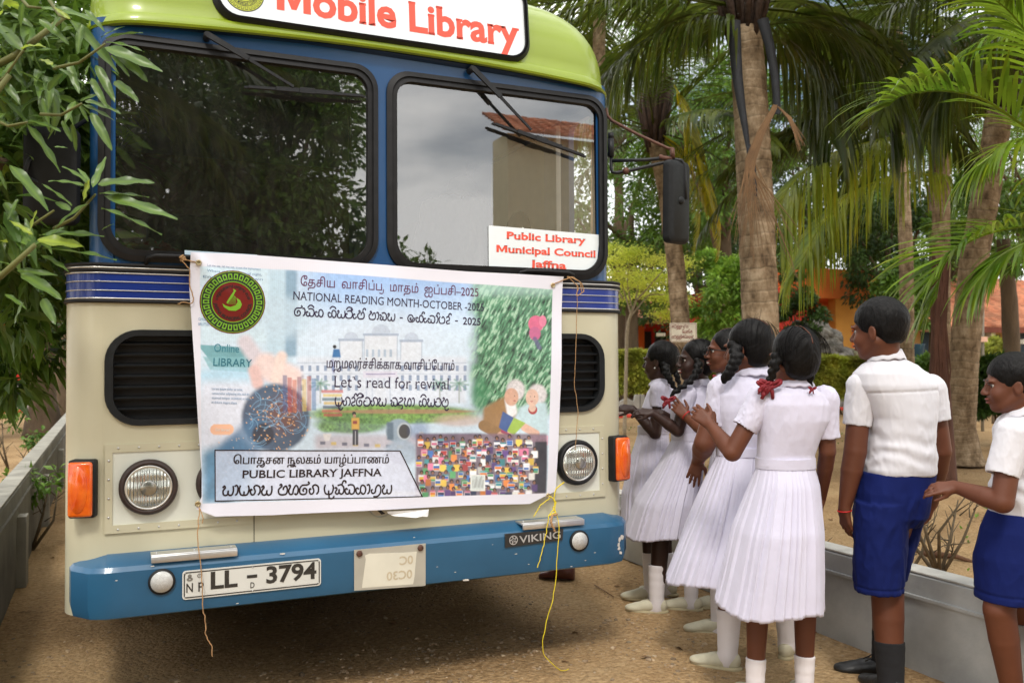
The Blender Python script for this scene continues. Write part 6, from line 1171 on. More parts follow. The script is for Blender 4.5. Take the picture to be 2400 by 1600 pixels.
# hand and glowing net
bl(incap((350, 560), (480, 745), 44, 20), (214, 206, 216)); bl(incap((470, 690), (600, 760), 70, 24), (232, 208, 204)); bl(incap((400, 720), (420, 790), 34, 14), (222, 186, 182)); bl(incap((555, 640), (520, 760), 30, 14), (236, 214, 206))
bl(inpoly([(106, 1180), (320, 1080), (420, 1170), (300, 1464), (106, 1470)], 40), (60, 120, 158), .9)
bl(inel(520, 985, 200, 200, .12)*(1-.0*FX), (44, 66, 96), .93); bl(incap((400, 1080), (300, 1180), 90, 30), (64, 110, 150), .8); bl(inel(570, 960, 110, 130, .6), (110, 62, 40), .85); bl(inel(450, 1080, 66, 68, .2), (38, 30, 40), .9)
for k in range(46):
    a = r5.uniform(0, 6.28); rr_ = r5.uniform(.1, .95); cx, cy = 520+195*rr_*math.cos(a), 985+195*rr_*math.sin(a); R2 = r5.uniform(30, 90); th = np.abs(np.hypot(FX-cx, FY-cy)-R2); ang = np.arctan2(FY-cy, FX-cx); a0 = r5.uniform(-3, 1)
    bl((1-ss(th, 0, 3.2))*((ang > a0) & (ang < a0+2.4))*inel(520, 985, 204, 206), (126, 176, 214), .75)
for k in range(120):
    a = r5.uniform(0, 6.28); rr_ = r5.uniform(0, 1)**.6; bl(inel(530+190*rr_*math.cos(a), 985+185*rr_*math.sin(a), 4.5, 4.5, .8), (255, 190, 120), .95)
for k in range(40):
    bl(inel(r5.uniform(200, 420), r5.uniform(1080, 1300), 3.5, 3.5, .8), (255, 210, 160), .8)
# books
for k, c in enumerate([(70, 80, 130), (176, 60, 50), (196, 96, 60), (120, 60, 90), (214, 180, 70), (180, 90, 40), (60, 110, 170)]): bl(inbox(560+k*27, 745+(k*13) % 30, 560+k*27+24, 960-k*3, 3), c, .62)
for k, c in enumerate([(196, 86, 70), (216, 190, 80), (60, 100, 110), (214, 180, 70), (50, 60, 90), (200, 100, 90), (180, 70, 66)]): bl(inbox(776+(k*9) % 14, 828+k*22, 900-(k*7) % 18, 828+k*22+17, 3), c, .75)
# reading boy, seated reader, astronaut
bl(inel(962, 962, 12, 13, .1), (34, 28, 28)); bl(inel(964, 974, 9, 10, .1), (186, 140, 112)); bl(inbox(948, 985, 992, 1052, 5), (214, 166, 66)); bl(inbox(954, 1050, 986, 1140, 4), (44, 40, 50)); bl(inbox(968, 1060, 972, 1140, 2), (200, 200, 210)); bl(inbox(955, 1002, 980, 1020, 3), (150, 60, 50))
bl(inel(852, 585, 10, 11, .1), (30, 26, 34)); bl(inpoly([(845, 598), (880, 598), (888, 645), (838, 645)], 4), (46, 112, 172)); bl(incap((840, 660), (846, 730), 8), (120, 130, 190), .5)
bl(inel(1215, 1060, 78, 72, .15), (150, 168, 186)); bl(inel(1245, 1062, 42, 52, .1), (186, 196, 204)); bl(inel(1246, 1062, 33, 42, .1), (66, 62, 60)); bl(inbox(1148, 1010, 1185, 1110, 8), (96, 116, 134)); bl(inel(1230, 1180, 105, 80, .3), (168, 186, 206), .9); bl(inel(1330, 1060, 70, 70, .6), (70, 100, 160), .5); bl(inel(1342, 1080, 18, 18, .1), (176, 180, 190))
# crowd of children with paintings
cm = inbox(1310, 1075, 2052, 1432, 10)*area; bl(cm*inbox(1320, 1060, 1690, 1200, 20), (70, 90, 150), .8); bl(cm, np.clip(S((120, 96, 110))*(1+.5*fb(20, 3))[:, None], 0, 1), .9); bl(inbox(1985, 1120, 2052, 1410, 6), (30, 32, 44), .9)
pal = [(196, 60, 60), (50, 110, 190), (230, 190, 60), (60, 150, 160), (220, 110, 150), (90, 60, 130), (232, 232, 228), (40, 50, 90), (230, 130, 50), (80, 160, 100), (240, 240, 250)]
for row in range(7):
    y = 1104+row*46
    for k in range(17):
        x = 1338+k*39+(row % 2)*19+r5.uniform(-12, 12); y_ = y+r5.uniform(-16, 16)
        if x > 2000 or (row == 6 and x < 1345): continue
        tn = r5.uniform(.75, 1.05); pal2 = [tuple(int(min(255, q_*tn+18)) for q_ in pp) for pp in pal]
        bl(inbox(x-r5.uniform(14, 20), y_+13, x+r5.uniform(14, 20), y_+52, 5), pal2[r5.integers(len(pal))]); bl(inel(x, y_-1, 12, 14, .3), (34, 26, 28)); bl(inel(x, y_+3, 8, 10, .35), (150, 104, 84)); bl(inel(x-3.5, y_+1, 1.6, 1.6), (40, 25, 20)); bl(inel(x+3.5, y_+1, 1.6, 1.6), (40, 25, 20))
        if r5.random() < .62:
            c1, c2 = pal[r5.integers(len(pal))], pal[r5.integers(len(pal))]; s_ = r5.uniform(14, 21); bl(inbox(x-s_, y_+22, x+s_, y_+52, 2), (222, 222, 224)); bl(inbox(x-s_+2, y_+24, x+s_-2, y_+38, 2), c1); bl(inbox(x-s_+3, y_+38, x+s_-3, y_+49, 2), c2)
bl(inbox(1625, 1308, 1708, 1400, 2), (228, 232, 230)); bl(inbox(1632, 1315, 1700, 1392, 2), (206, 216, 214)); 
for k in range(9): bl(incap((1640+k*7, 1380), (1640+k*7, 1340-(k*7) % 26), 1.2, 1), (130, 130, 130))
# lower left text box: pale veil
bl(inpoly([(178, 1168), (1222, 1170), (1352, 1428), (178, 1456)], 2), (214, 216, 238), .70); bl(inbox(160, 1160, 420, 1460, 60)*inpoly([(178, 1168), (1222, 1170), (1352, 1428), (178, 1456)], 2), (150, 186, 214), .35)
bl(inbox(1140, 1400, 1340, 1425, 12), (226, 230, 242), .6)
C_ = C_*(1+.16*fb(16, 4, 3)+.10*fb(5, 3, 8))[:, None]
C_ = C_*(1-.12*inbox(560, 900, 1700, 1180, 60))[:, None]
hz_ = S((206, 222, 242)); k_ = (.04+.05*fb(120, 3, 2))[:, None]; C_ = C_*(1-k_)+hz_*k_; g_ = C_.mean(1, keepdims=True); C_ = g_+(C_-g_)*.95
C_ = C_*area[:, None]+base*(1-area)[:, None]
# fine vertical banding of the printer
C_ = C_*(1+.03*np.sin(FX*.55)*inbox(100, 130, 900, 700, 60))[:, None]
# get-started pill
bl(inpoly([(150, 1052)]*1+[(156, 1035), (172, 1022), (266, 1022), (282, 1035), (286, 1052), (280, 1070), (264, 1082), (172, 1082), (156, 1070)], 2), (240, 190, 160))
bl(incap((1180, 1515), (1370, 1508), 0.1, 1), (240, 240, 245), .0)
banM = M('banner_vinyl', (1, 1, 1), .36, var=0., attr='tint', coat=.12, bump=.05, bscale=5, dist=.02)
ii = np.arange((NV-1)*(NU-1)); r_i, c_i = ii//(NU-1), ii % (NU-1); q0 = r_i*NU+c_i
FB = np.stack([q0, q0+NU, q0+NU+1, q0+1], 1)
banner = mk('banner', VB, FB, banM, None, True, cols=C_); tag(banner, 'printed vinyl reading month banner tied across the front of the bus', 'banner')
def FY_(x, y): p = onY('F', x, y, -.05); return (p[0], p[2])
inkB = M('banner_ink', srgb(40, 22, 60), .4, var=.1); inkD = M('banner_dark_ink', srgb(34, 18, 22), .4, var=.1); inkP = M('banner_purple_ink', srgb(96, 44, 84), .4, var=.15, scale=20)
def fromp(V, d): V = np.array(V, float); V[:, 1] = bsurf(V[:, 0], V[:, 2])-d; return V
def btext(name, V2, F2, a, b, hpx, mat, d=.0012, parent=banner):
    p0 = np.array(FY_(*a)); p1 = np.array(FY_(*b)); q = np.array(FY_(a[0], a[1]-hpx)); h = np.linalg.norm(q-p0)
    V, F = place2d(V2, F2, p0, p1, h, 0.); o_ = mk(name, fromp(V, d), F, mat, parent, False); o_['kind'] = 'stuff'; return o_
# Tamil lines (visual order), English lines, Sinhala lines drawn as pen strokes
def tamil(s, bold=.03):
    U = '\u0bc1\u0bc2'; Vs, Fs = [], []; x = 0; i = 0; buf = ''
    def flush():
        nonlocal buf, x
        if not buf: return
        V2, F2 = tamil_glyphs(buf, bold); k = len(Vs); e = text2d(buf.replace(' ', '-')+'|', 1, 0)[0][:, 0].max()-.12
        Vs.extend((a+x, b) for a, b in V2); Fs.extend(tuple(j+k for j in f) for f in F2); x += e; buf = ''
    for ch in s:
        if ch in U:
            flush(); P = np.array([(-.07, .12), (-.07, -.12), (-.13, -.23), (-.30, -.26), (-.50, -.20)]) if ch == U[0] else np.array([(-.07, .12), (-.07, -.12), (-.2, -.26), (-.5, -.24), (-.52, -.1), (-.3, -.1), (.05, -.26)])
            T = np.gradient(P, axis=0); T /= np.linalg.norm(T, axis=1)[:, None]; N_ = np.stack([-T[:, 1], T[:, 0]], 1)*(.035+bold); k = len(Vs); m = len(P)
            Vs.extend(map(tuple, np.vstack([P+N_, P-N_])+np.array([x, 0]))); Fs.extend((k+j, k+m+j, k+m+j+1, k+j+1) for j in range(m-1))
        else: buf += ch
    flush(); return np.array(Vs), Fs
for s_, a, b, h, m_, bo in (('தேசிய  வாசிப்பு  மாதம்  ஐப்பசி–2025'.replace('தே', 'ேத'), (660, 240), (1668, 300), 50, inkP, .004), ('மறுமலர்ச்சிக்காக வாசிப்போம்'.replace('போ', 'ேபா'), (806, 703), (1532, 716), 52, inkB, .012), ('பொதுசன நூலகம் யாழ்ப்பாணம்'.replace('பொ', 'ெபா'), (282, 1246), (1158, 1240), 46, inkD, .022)):
    V2, F2 = tamil(s_, bo); btext('tamil_lettering', V2, F2, a, b, h, m_)
for s_, a, b, h, m_, bo in (('NATIONAL READING MONTH-OCTOBER -2025', (616, 318), (1697, 384), 47, inkB, .0), ('Let`s read for revival', (846, 812), (1502, 824), 66, inkB, -.004), ('PUBLIC LIBRARY JAFFNA', (330, 1326), (1120, 1312), 44, inkD, .016)):
    V2, F2 = serifed(s_, bo, 1., .045, .03); btext('english_lettering', V2, F2, a, b, h, m_)
SG = {
 'ya': (1.25, [[(.05, .75), (.2, .95), (.3, .75), (.1, .45), (.15, .1), (.4, 0), (.6, .15), (.62, .5), (.62, .2), (.8, 0), (1.05, .1), (1.15, .5), (1.1, .95)]]),
 'ka': (1.25, [[(.35, .5), (.2, .65), (.05, .5), (.1, .15), (.35, 0), (.55, .25), (.55, .6), (.7, .92), (1.0, .85), (1.15, .5), (1.05, .1), (.8, 0), (.65, .2)]]),
 'ta': (1.2, [[(.3, .45), (.15, .6), (.02, .4), (.1, .1), (.35, 0), (.5, .2), (.5, .5)], [(.5, .2), (.7, 0), (1.0, .1), (1.1, .5), (.95, .9), (.6, 1.0), (.3, .9)]]),
 'ja': (1.1, [[(.9, 1.35), (1.05, 1.15), (.8, 1.0), (.3, .95), (.05, .6), (.1, .15), (.4, 0), (.75, .1), (.8, .5), (.55, .65), (.4, .45), (.5, .3)]]),
 'aa': (.5, [[(0, .9), (.22, 1.0), (.36, .7), (.3, .2), (.1, 0)]]),
 'ma': (1.1, [[(.15, .95), (.3, 1.1), (.4, .9), (.25, .75), (.05, .5), (.15, .1), (.5, 0), (.9, .1), (1.0, .5), (.85, .9), (.6, .75), (.55, .5)]]),
 'sa': (1.15, [[(0, .6), (.15, .7), (.25, .5), (.1, .2), (.3, 0), (.5, .2), (.5, .5), (.5, .2), (.75, 0), (1.0, .2), (1.0, .7), (.7, 1.0), (.3, .9)]]),
 'va': (1.05, [[(.25, .5), (.1, .6), (0, .4), (.1, .1), (.4, 0), (.8, .1), (.95, .5), (.8, .9), (.45, 1.0), (.2, .85)]]),
 'ha': (1.2, [[(0, .9), (.15, 1.0), (.2, .8), (.05, .4), (.2, .05), (.5, .1), (.55, .5), (.8, .95), (1.05, .7), (1.05, .2), (.85, 0), (.7, .15)]]),
 'na': (1.1, [[(.2, .5), (.05, .6), (0, .35), (.15, .05), (.4, .1), (.5, .4), (.35, .8), (.6, 1.0), (.95, .8), (1.0, .3), (.8, 0)]]),
 'pa': (1.15, [[(.1, 1.0), (0, .6), (.15, .1), (.5, 0), (.85, .1), (1.0, .6), (.9, 1.0)], [(.5, 0), (.5, .4)]]),
 'ba': (1.05, [[(.2, 1), (.05, .6), (.15, .1), (.5, 0), (.85, .15), (.9, .6), (.65, .95), (.45, .7)]]),
 'ra': (.8, [[(.1, .8), (.35, 1.0), (.6, .8), (.55, .5), (.3, .4), (.1, .2), (.3, 0), (.65, .1)]]),
 'la': (1.25, [[(.2, .5), (.05, .35), (.2, .05), (.5, .2), (.55, .6), (.8, .95), (1.1, .7), (1.1, .1), (.8, -.25), (.3, -.3)]]),
 'o': (1.25, [[(.6, .45), (.4, .5), (.4, .3), (.65, .2), (.85, .45), (.7, .85), (.3, .9), (.02, .5), (.2, .05), (.6, 0), (1.0, .15), (1.1, .6)]]),
 'da': (.9, [[(.2, .9), (.5, 1), (.7, .8), (.4, .55), (.1, .4), (.2, .1), (.6, .1), (.7, -.2), (.4, -.35)], [(0, .4), (-.1, .1), (.1, .2)]]),
 'e': (.6, [[(.3, .5), (.15, .6), (0, .4), (.1, .05), (.35, .05), (.48, .3)]]),
 'i': (0, [[(-1.0, 1.1), (-.7, 1.42), (-.3, 1.35), (-.15, 1.1)]]), 'ii': (0, [[(-1.0, 1.1), (-.7, 1.45), (-.3, 1.4), (-.1, 1.15), (-.25, 1.05), (-.3, 1.25)]]),
 'u': (0, [[(-.6, -.05), (-.55, -.4), (-.2, -.45), (0, -.2)]]), 'x': (0, [[(-.35, 1.05), (-.2, 1.4), (.05, 1.35), (.05, 1.15)]]), ' ': (.55, []), '-': (.75, [[(.1, .45), (.55, .45)]])}
def sinhala(tokens, wd=.12):
    Vs, Fs = [], []; x = 0
    def rib(P):
        P = np.array(P, float); n = len(P)
        if n > 2:     # Catmull-Rom
            Pp = np.vstack([2*P[0]-P[1], P, 2*P[-1]-P[-2]]); Q = []
            for i in range(1, n):
                p0, p1, p2, p3 = Pp[i-1], Pp[i], Pp[i+1], Pp[i+2]
                for t in np.linspace(0, 1, 6)[:-1]: Q.append(.5*((2*p1)+(-p0+p2)*t+(2*p0-5*p1+4*p2-p3)*t*t+(-p0+3*p1-3*p2+p3)*t**3))
            Q.append(P[-1]); P = np.array(Q)
        T = np.gradient(P, axis=0); T /= np.linalg.norm(T, axis=1)[:, None]+1e-9; N_ = np.stack([-T[:, 1], T[:, 0]], 1)*wd/2
        k = len(Vs); Vs.extend(map(tuple, np.vstack([P+N_, P-N_]))); m = len(P); Fs.extend([(k+i, k+m+i, k+m+i+1, k+i+1) for i in range(m-1)])
    for t in tokens.split('|'):
        if t.startswith('#'):
            V2, F2 = text2d(t[1:], 1.45, .02); k = len(Vs); Vs.extend(map(tuple, V2+np.array([x, 0]))); Fs.extend([tuple(i+k for i in f) for f in F2]); x += V2[:, 0].max()+.1; continue
        adv, stx = SG[t]
        for s_ in stx: rib([(x+a, b) for a, b in s_])
        x += adv
    V = np.array(Vs); V[:, 1] *= .7; return V, Fs
for s_, a, b, h, m_ in (('ja|aa|ta|i|ka| |ka|i|ya|va|ii|e|ma|x| |ma|aa|sa|ya| |-| |o|ka|x|e|ta|aa|x|ba|ra|x| |-| |#2025', (622, 408), (1678, 464), 44, inkB), ('pa|u|na|ra|x|ja|ii|va|na|ya| |sa|da|ha|aa| |ka|i|ya|va|ma|u', (850, 916), (1502, 922), 48, inkB), ('ya|aa|pa|na|ya| |ma|ha|ja|na| |pa|u|sa|x|ta|ka|aa|la|ya', (216, 1424), (1176, 1412), 56, inkD)):
    V2, F2 = sinhala(s_, .16 if h < 50 else .17); btext('sinhala_lettering', V2, F2, a, b, h, m_)
fa = M('banner_pale_ink', srgb(60, 130, 150), .4); fb_ = M('banner_grey_ink', srgb(120, 150, 180), .4); wh_ = M('white_print', (.75, .75, .75), .5)
for s_, a, b, h, m_ in (('Online', (172, 612), (314, 618), 46, fa), ('LIBRARY', (168, 692), (386, 700), 46, M('teal_ink', srgb(36, 110, 130), .4)), ('Lorem ipsum dolor sit amet,', (160, 828), (336, 834), 15, fb_), ('consectetur adipiscing elit, sed do', (160, 854), (372, 860), 15, fb_), ('eiusmod tempor incididunt ut labore', (160, 879), (388, 886), 15, fb_), ('et dolore magna aliqua.', (158, 904), (304, 909), 15, fb_),
                        ('Get Started', (180, 1060), (260, 1062), 17, wh_), ('Let me see, let me see, is not the instrument,', (134, 132), (436, 156), 14, fb_), ('Where shall we    good night,', (132, 162), (440, 186), 14, fb_), ('Enter    lay down', (110, 196), (446, 212), 14, fb_), ('GHOST', (84, 436), (140, 438), 16, fb_), ('BRUTUS', (84, 464), (146, 466), 16, fb_)):
    V2, F2 = text2d(s_, 1, .0); btext('small_lettering', V2, F2, a, b, h, m_)
# box outline
o_ = [FY_(x, y) for x, y in ((176, 1458), (1354, 1432), (1222, 1168), (176, 1166))]; i_ = [FY_(x, y) for x, y in ((182, 1452), (1344, 1427), (1218, 1174), (182, 1172))]
V = []; F = []; 
for k in range(4):
    a0, a1, b0, b1 = np.array(o_[k]), np.array(o_[(k+1) % 4]), np.array(i_[k]), np.array(i_[(k+1) % 4])
    for j in range(12):
        n0 = len(V); t0, t1 = j/12, (j+1)/12
        for p in (a0+(a1-a0)*t0, a0+(a1-a0)*t1, b0+(b1-b0)*t1, b0+(b1-b0)*t0): V.append((p[0], 0, p[1]))
        F.append((n0, n0+1, n0+2, n0+3))
mk('box_outline', fromp(V, .0012), F, inkD, banner, False)
# roundel of the council
cE = FY_(278, 333); a_ = np.linalg.norm(np.array(FY_(463, 345))-np.array(FY_(93, 320)))/2
mar = M('maroon_print', srgb(112, 26, 22), .35, var=.1); grn = M('green_print', srgb(120, 176, 48), .35, var=.06)
def dsc(r0_, r1_, n=60): return disc(cE, r0_*a_, r1_*a_, 0, n)
def grid_disc(r):
    V, F = [], []; n = 36; rs_ = np.linspace(0.001, r, 8)
    for q in rs_: V += [(cE[0]+q*a_*math.cos(2*math.pi*k/n), 0, cE[1]+q*a_*math.sin(2*math.pi*k/n)) for k in range(n)]
    F = [(i*n+k, i*n+(k+1) % n, (i+1)*n+(k+1) % n, (i+1)*n+k) for i in range(7) for k in range(n)]; return V, F
V, F = grid_disc(1.); rdl = mk('roundel', fromp(V, .0012), F, mar, banner, False)
b_ = MB().add(*dsc(.66, .955)).add(*dsc(.618, .655, 60)); V, F = b_.get(); b2 = MB().add(*dsc(.655, .945, 72)); V, F = b2.get(); mk('black_ring', fromp(V, .0018), F, dk, rdl, False)
b_ = MB().add(*dsc(.945, .965)).add(*dsc(.63, .655))
for k in range(30):
    a = 2*math.pi*k/30; ca, sa = math.cos(a), math.sin(a)
    for q in ([(-.062, .72), (-.030, .70), (-.030, .88), (-.062, .90)], [(.030, .70), (.062, .72), (.062, .90), (.030, .88)], [(-.062, .86), (.062, .86), (.062, .90), (-.062, .90)], [(-.02, .72), (.02, .72), (.028, .76), (-.028, .76)]):
        b_.add([(cE[0]+a_*(u_*sa+v_*ca), 0, cE[1]+a_*(-u_*ca+v_*sa)) for u_, v_ in q], [(0, 1, 2, 3)])
# harp shaped boat
hx = lambda P: [(cE[0]+a_*x, 0, cE[1]+a_*z) for x, z in P]
b_.add(hx([(-.32, -.05), (-.28, -.16), (-.12, -.27), (.08, -.28), (.22, -.2), (.27, -.08), (.22, .06), (.1, .14), (.14, .0), (.08, -.1), (-.08, -.16), (-.22, -.12)]), [(0, 1, 2, 10, 11), (2, 3, 9, 10), (3, 4, 8, 9), (4, 5, 8), (5, 6, 7, 8)])
b_.add(hx([(.02, .34), (.0, .42), (.10, .36), (.06, .32), (-.06, .22), (-.20, -.02), (-.16, -.06), (.02, .22)]), [(0, 1, 2, 3), (0, 3, 7, 4), (4, 7, 6, 5)])
for k in range(6): b_.add(hx([(-.14+k*.04, -.08+k*.0), (-.13+k*.04, -.08), (.02+k*.012, .22-k*.01), (.01+k*.012, .22-k*.01)]), [(0, 1, 2, 3)])
V, F = b_.get(); mk('green_print', fromp(V, .0024), F, grn, rdl, False)
b_ = MB(); 
for s_, up in (('JAFFNA MUNICIPAL COUNCIL', False), ('யாழ்ப்பாணம் மாநகர சபை', True)):
    V2, F2 = text2d(s_, 1, .03); t = (V2[:, 0]-V2[:, 0].min())/np.ptp(V2[:, 0])-.5
    if up: A = math.pi/2-t*2.9; RR = .46+V2[:, 1]*.12
    else: A = -math.pi/2+t*3.0; RR = .56-V2[:, 1]*0+(V2[:, 1]-.7)*.14
    if not up: RR = .46+(1-(V2[:, 1]/.7))*.0+.1-(.7-V2[:, 1])*.14*1.0
    b_.add(np.stack([cE[0]+a_*(RR if up else (.57-(V2[:, 1])*.14))*np.cos(A), np.zeros(len(A)), cE[1]+a_*(RR if up else (.57-(V2[:, 1])*.14))*np.sin(A)], 1), F2)
V, F = b_.get(); mk('ring_lettering', fromp(V, .0024), F, dk, rdl, False)
# eyelets, torn tape at the lower hem
brass = M('eyelet_brass', (.55, .46, .28), .35, metal=.9, var=.1)
for x, y in ((84, 112), (2085, 238), (2063, 1425), (80, 1470)):
    p = FY_(x, y); b_ = MB(); yy = float(bsurf(p[0], p[1])); ring = [(p[0]+.0085*math.cos(t), yy-.003, p[1]+.0085*math.sin(t)) for t in np.linspace(0, 2*math.pi, 17)]; b_.tube(ring, .0032, 6, False); b_.add([(p[0]+.007*math.cos(t), yy-.002, p[1]+.007*math.sin(t)) for t in np.linspace(0, 6.28, 13)[:-1]], [tuple(range(12))]); 
    b_.build('eyelet', brass, banner)
tp = [(1140, 1510), (1380, 1500), (1378, 1528), (1370, 1540), (1330, 1536), (1300, 1543), (1230, 1538), (1190, 1540), (1168, 1532), (1150, 1522)]
V = [(*FY_(x, y),) for x, y in tp]; mk('tape_flap', [(x, -.075+.01*math.sin(i), z) for i, (x, z) in enumerate(V)], [tuple(range(len(V)))], M('white_tape', (.8, .8, .8), .5), banner, False)
V = edge([(8, 36), (200, 48), (420, 62), (420, 90), (10, 76)]); mk('paper_edge', [(x, -.03, z) for x, z in V], [tuple(range(5))], M('pale_paper', srgb(190, 212, 228), .5), banner, False)
# strings ------------------------------------------------------------
jute = M('jute', srgb(168, 132, 92), .9, var=.25, scale=200); yel = M('yellow_twine', srgb(222, 200, 40), .5, var=.1)
def strand(name, pts, r, mat, label, cat='string', n=40, wob=.0):
    P = np.array(pts, float); t = np.linspace(0, 1, len(P)); tt = np.linspace(0, 1, n*2); Pp = np.stack([np.interp(tt, t, P[:, i]) for i in range(3)], 1)
    k = np.array([1, 2, 3, 2, 1.]); k /= k.sum()
    for i in range(3): Pp[:, i] = np.convolve(np.pad(Pp[:, i], 2, 'edge'), k, 'valid')
    if wob: Pp = Pp+wob*np.stack([fbm(np.stack([tt*30, tt*0+j*9, tt*0], 1), 3) for j in range(3)], 1)
    o = MB().tube(Pp, r, 5).build(name, mat, None); return tag(o, label, cat)
fy = lambda x, y, Y=-.07: onY('F', x, y, Y)
ey = lambda x, y, Y=-.13: onY('E', x, y, Y); gy = lambda x, y, Y=-.13: onY('G', x, y, Y); by = lambda x, y, Y=-.06: onY('B', x, y, Y)
dy = lambda x, y, Y=-.06: onY('D', x, y, Y)
strand('jute_string', [dy(1215, 175), dy(1160, 160), dy(1118, 148), dy(1108, 135), dy(1128, 150), dy(1112, 165), dy(1135, 180), dy(1165, 215), dy(1160, 320), dy(1185, 380), dy(1180, 425), dy(1120, 412), dy(1085, 425)], .0022, jute, 'brown jute string knotted at the upper left banner eyelet', wob=.003)
strand('jute_string', [dy(1125, 125, -.045), dy(1100, 140, -.05), dy(1140, 150, -.05), dy(1105, 160, -.05), dy(1135, 135, -.05), dy(1110, 150, -.055)], .004, jute, 'fat brown jute knot on the black grab handle above the stripes', 'knot')
strand('jute_string', [by(2000, 1498), by(2060, 1470), by(2110, 1450), by(2160, 1490), by(2170, 1530), by(2130, 1560), by(2140, 1500), by(2090, 1460), by(2080, 1450), by(2150, 1478), by(2160, 1540)], .0024, jute, 'looped jute string tying the upper right banner corner', wob=.004)
strand('jute_string', [onY('P', 1352, 660, -.06), onY('P', 1353, 720, -.055), onY('P', 1350, 800, -.05), onY('P', 1346, 900, -.04), onY('P', 1355, 960, -.04), onY('P', 1351, 1010, -.07), onY('P', 1348, 1056, -.07)], .0017, jute, 'thin jute string hanging down onto the right head lamp', wob=.003)
strand('jute_string', [ey(1225, 480, -.08), ey(1215, 560, -.1), ey(1212, 640, -.12), ey(1222, 780, -.13), ey(1235, 920), ey(1238, 1050), ey(1250, 1140), ey(1262, 1200), ey(1255, 1250), ey(1275, 1310), ey(1300, 1345), ey(1300, 1412)], .0022, jute, 'long jute string hanging from the lower left banner corner past the number plate', wob=.006)
strand('jute_string', [ey(1225, 500, -.08), ey(1245, 560, -.1), ey(1238, 590, -.1)], .002, jute, 'short frayed jute end beside the lower left banner knot', 'string')
strand('yellow_twine', [gy(1400, 418, -.08), gy(1440, 450, -.1), gy(1438, 500, -.11), gy(1460, 560, -.12), gy(1465, 650, -.13), gy(1450, 800, -.13), gy(1445, 960, -.13), gy(1420, 1080, -.13), gy(1385, 1200, -.13), gy(1362, 1310, -.13), gy(1368, 1400, -.12), np.array([.775, -.10, .012]), np.array([.83, -.08, .008])], .0022, yel, 'long yellow twine trailing from the lower right banner corner to the ground', wob=.004)
strand('yellow_twine', [gy(1430, 440, -.09), gy(1440, 500, -.1), gy(1400, 540, -.12), gy(1395, 600, -.13), gy(1375, 700, -.13), gy(1350, 800, -.13), gy(1330, 865, -.13)], .0022, yel, 'shorter yellow twine end hanging across the VIKING badge', wob=.004)
strand('yellow_twine', [gy(1500, 338, -.1), gy(1450, 370, -.1), gy(1430, 440, -.1), gy(1448, 470, -.1), gy(1425, 500, -.1), gy(1445, 520, -.11), gy(1400, 545, -.12)], .003, yel, 'yellow twine knot at the lower right banner corner', 'knot', wob=.004)
strand('yellow_twine', [gy(1415, 430, -.08), gy(1350, 480, -.08), gy(1308, 550, -.08)], .0022, yel, 'yellow twine end poking left under the banner hem', wob=.003)
strand('jute_string', [gy(1455, 535, -.12), gy(1420, 540, -.13), gy(1415, 590, -.14), gy(1440, 640, -.14)], .005, jute, 'frayed brown jute tuft in the yellow twine above the bumper', 'string', wob=.004)
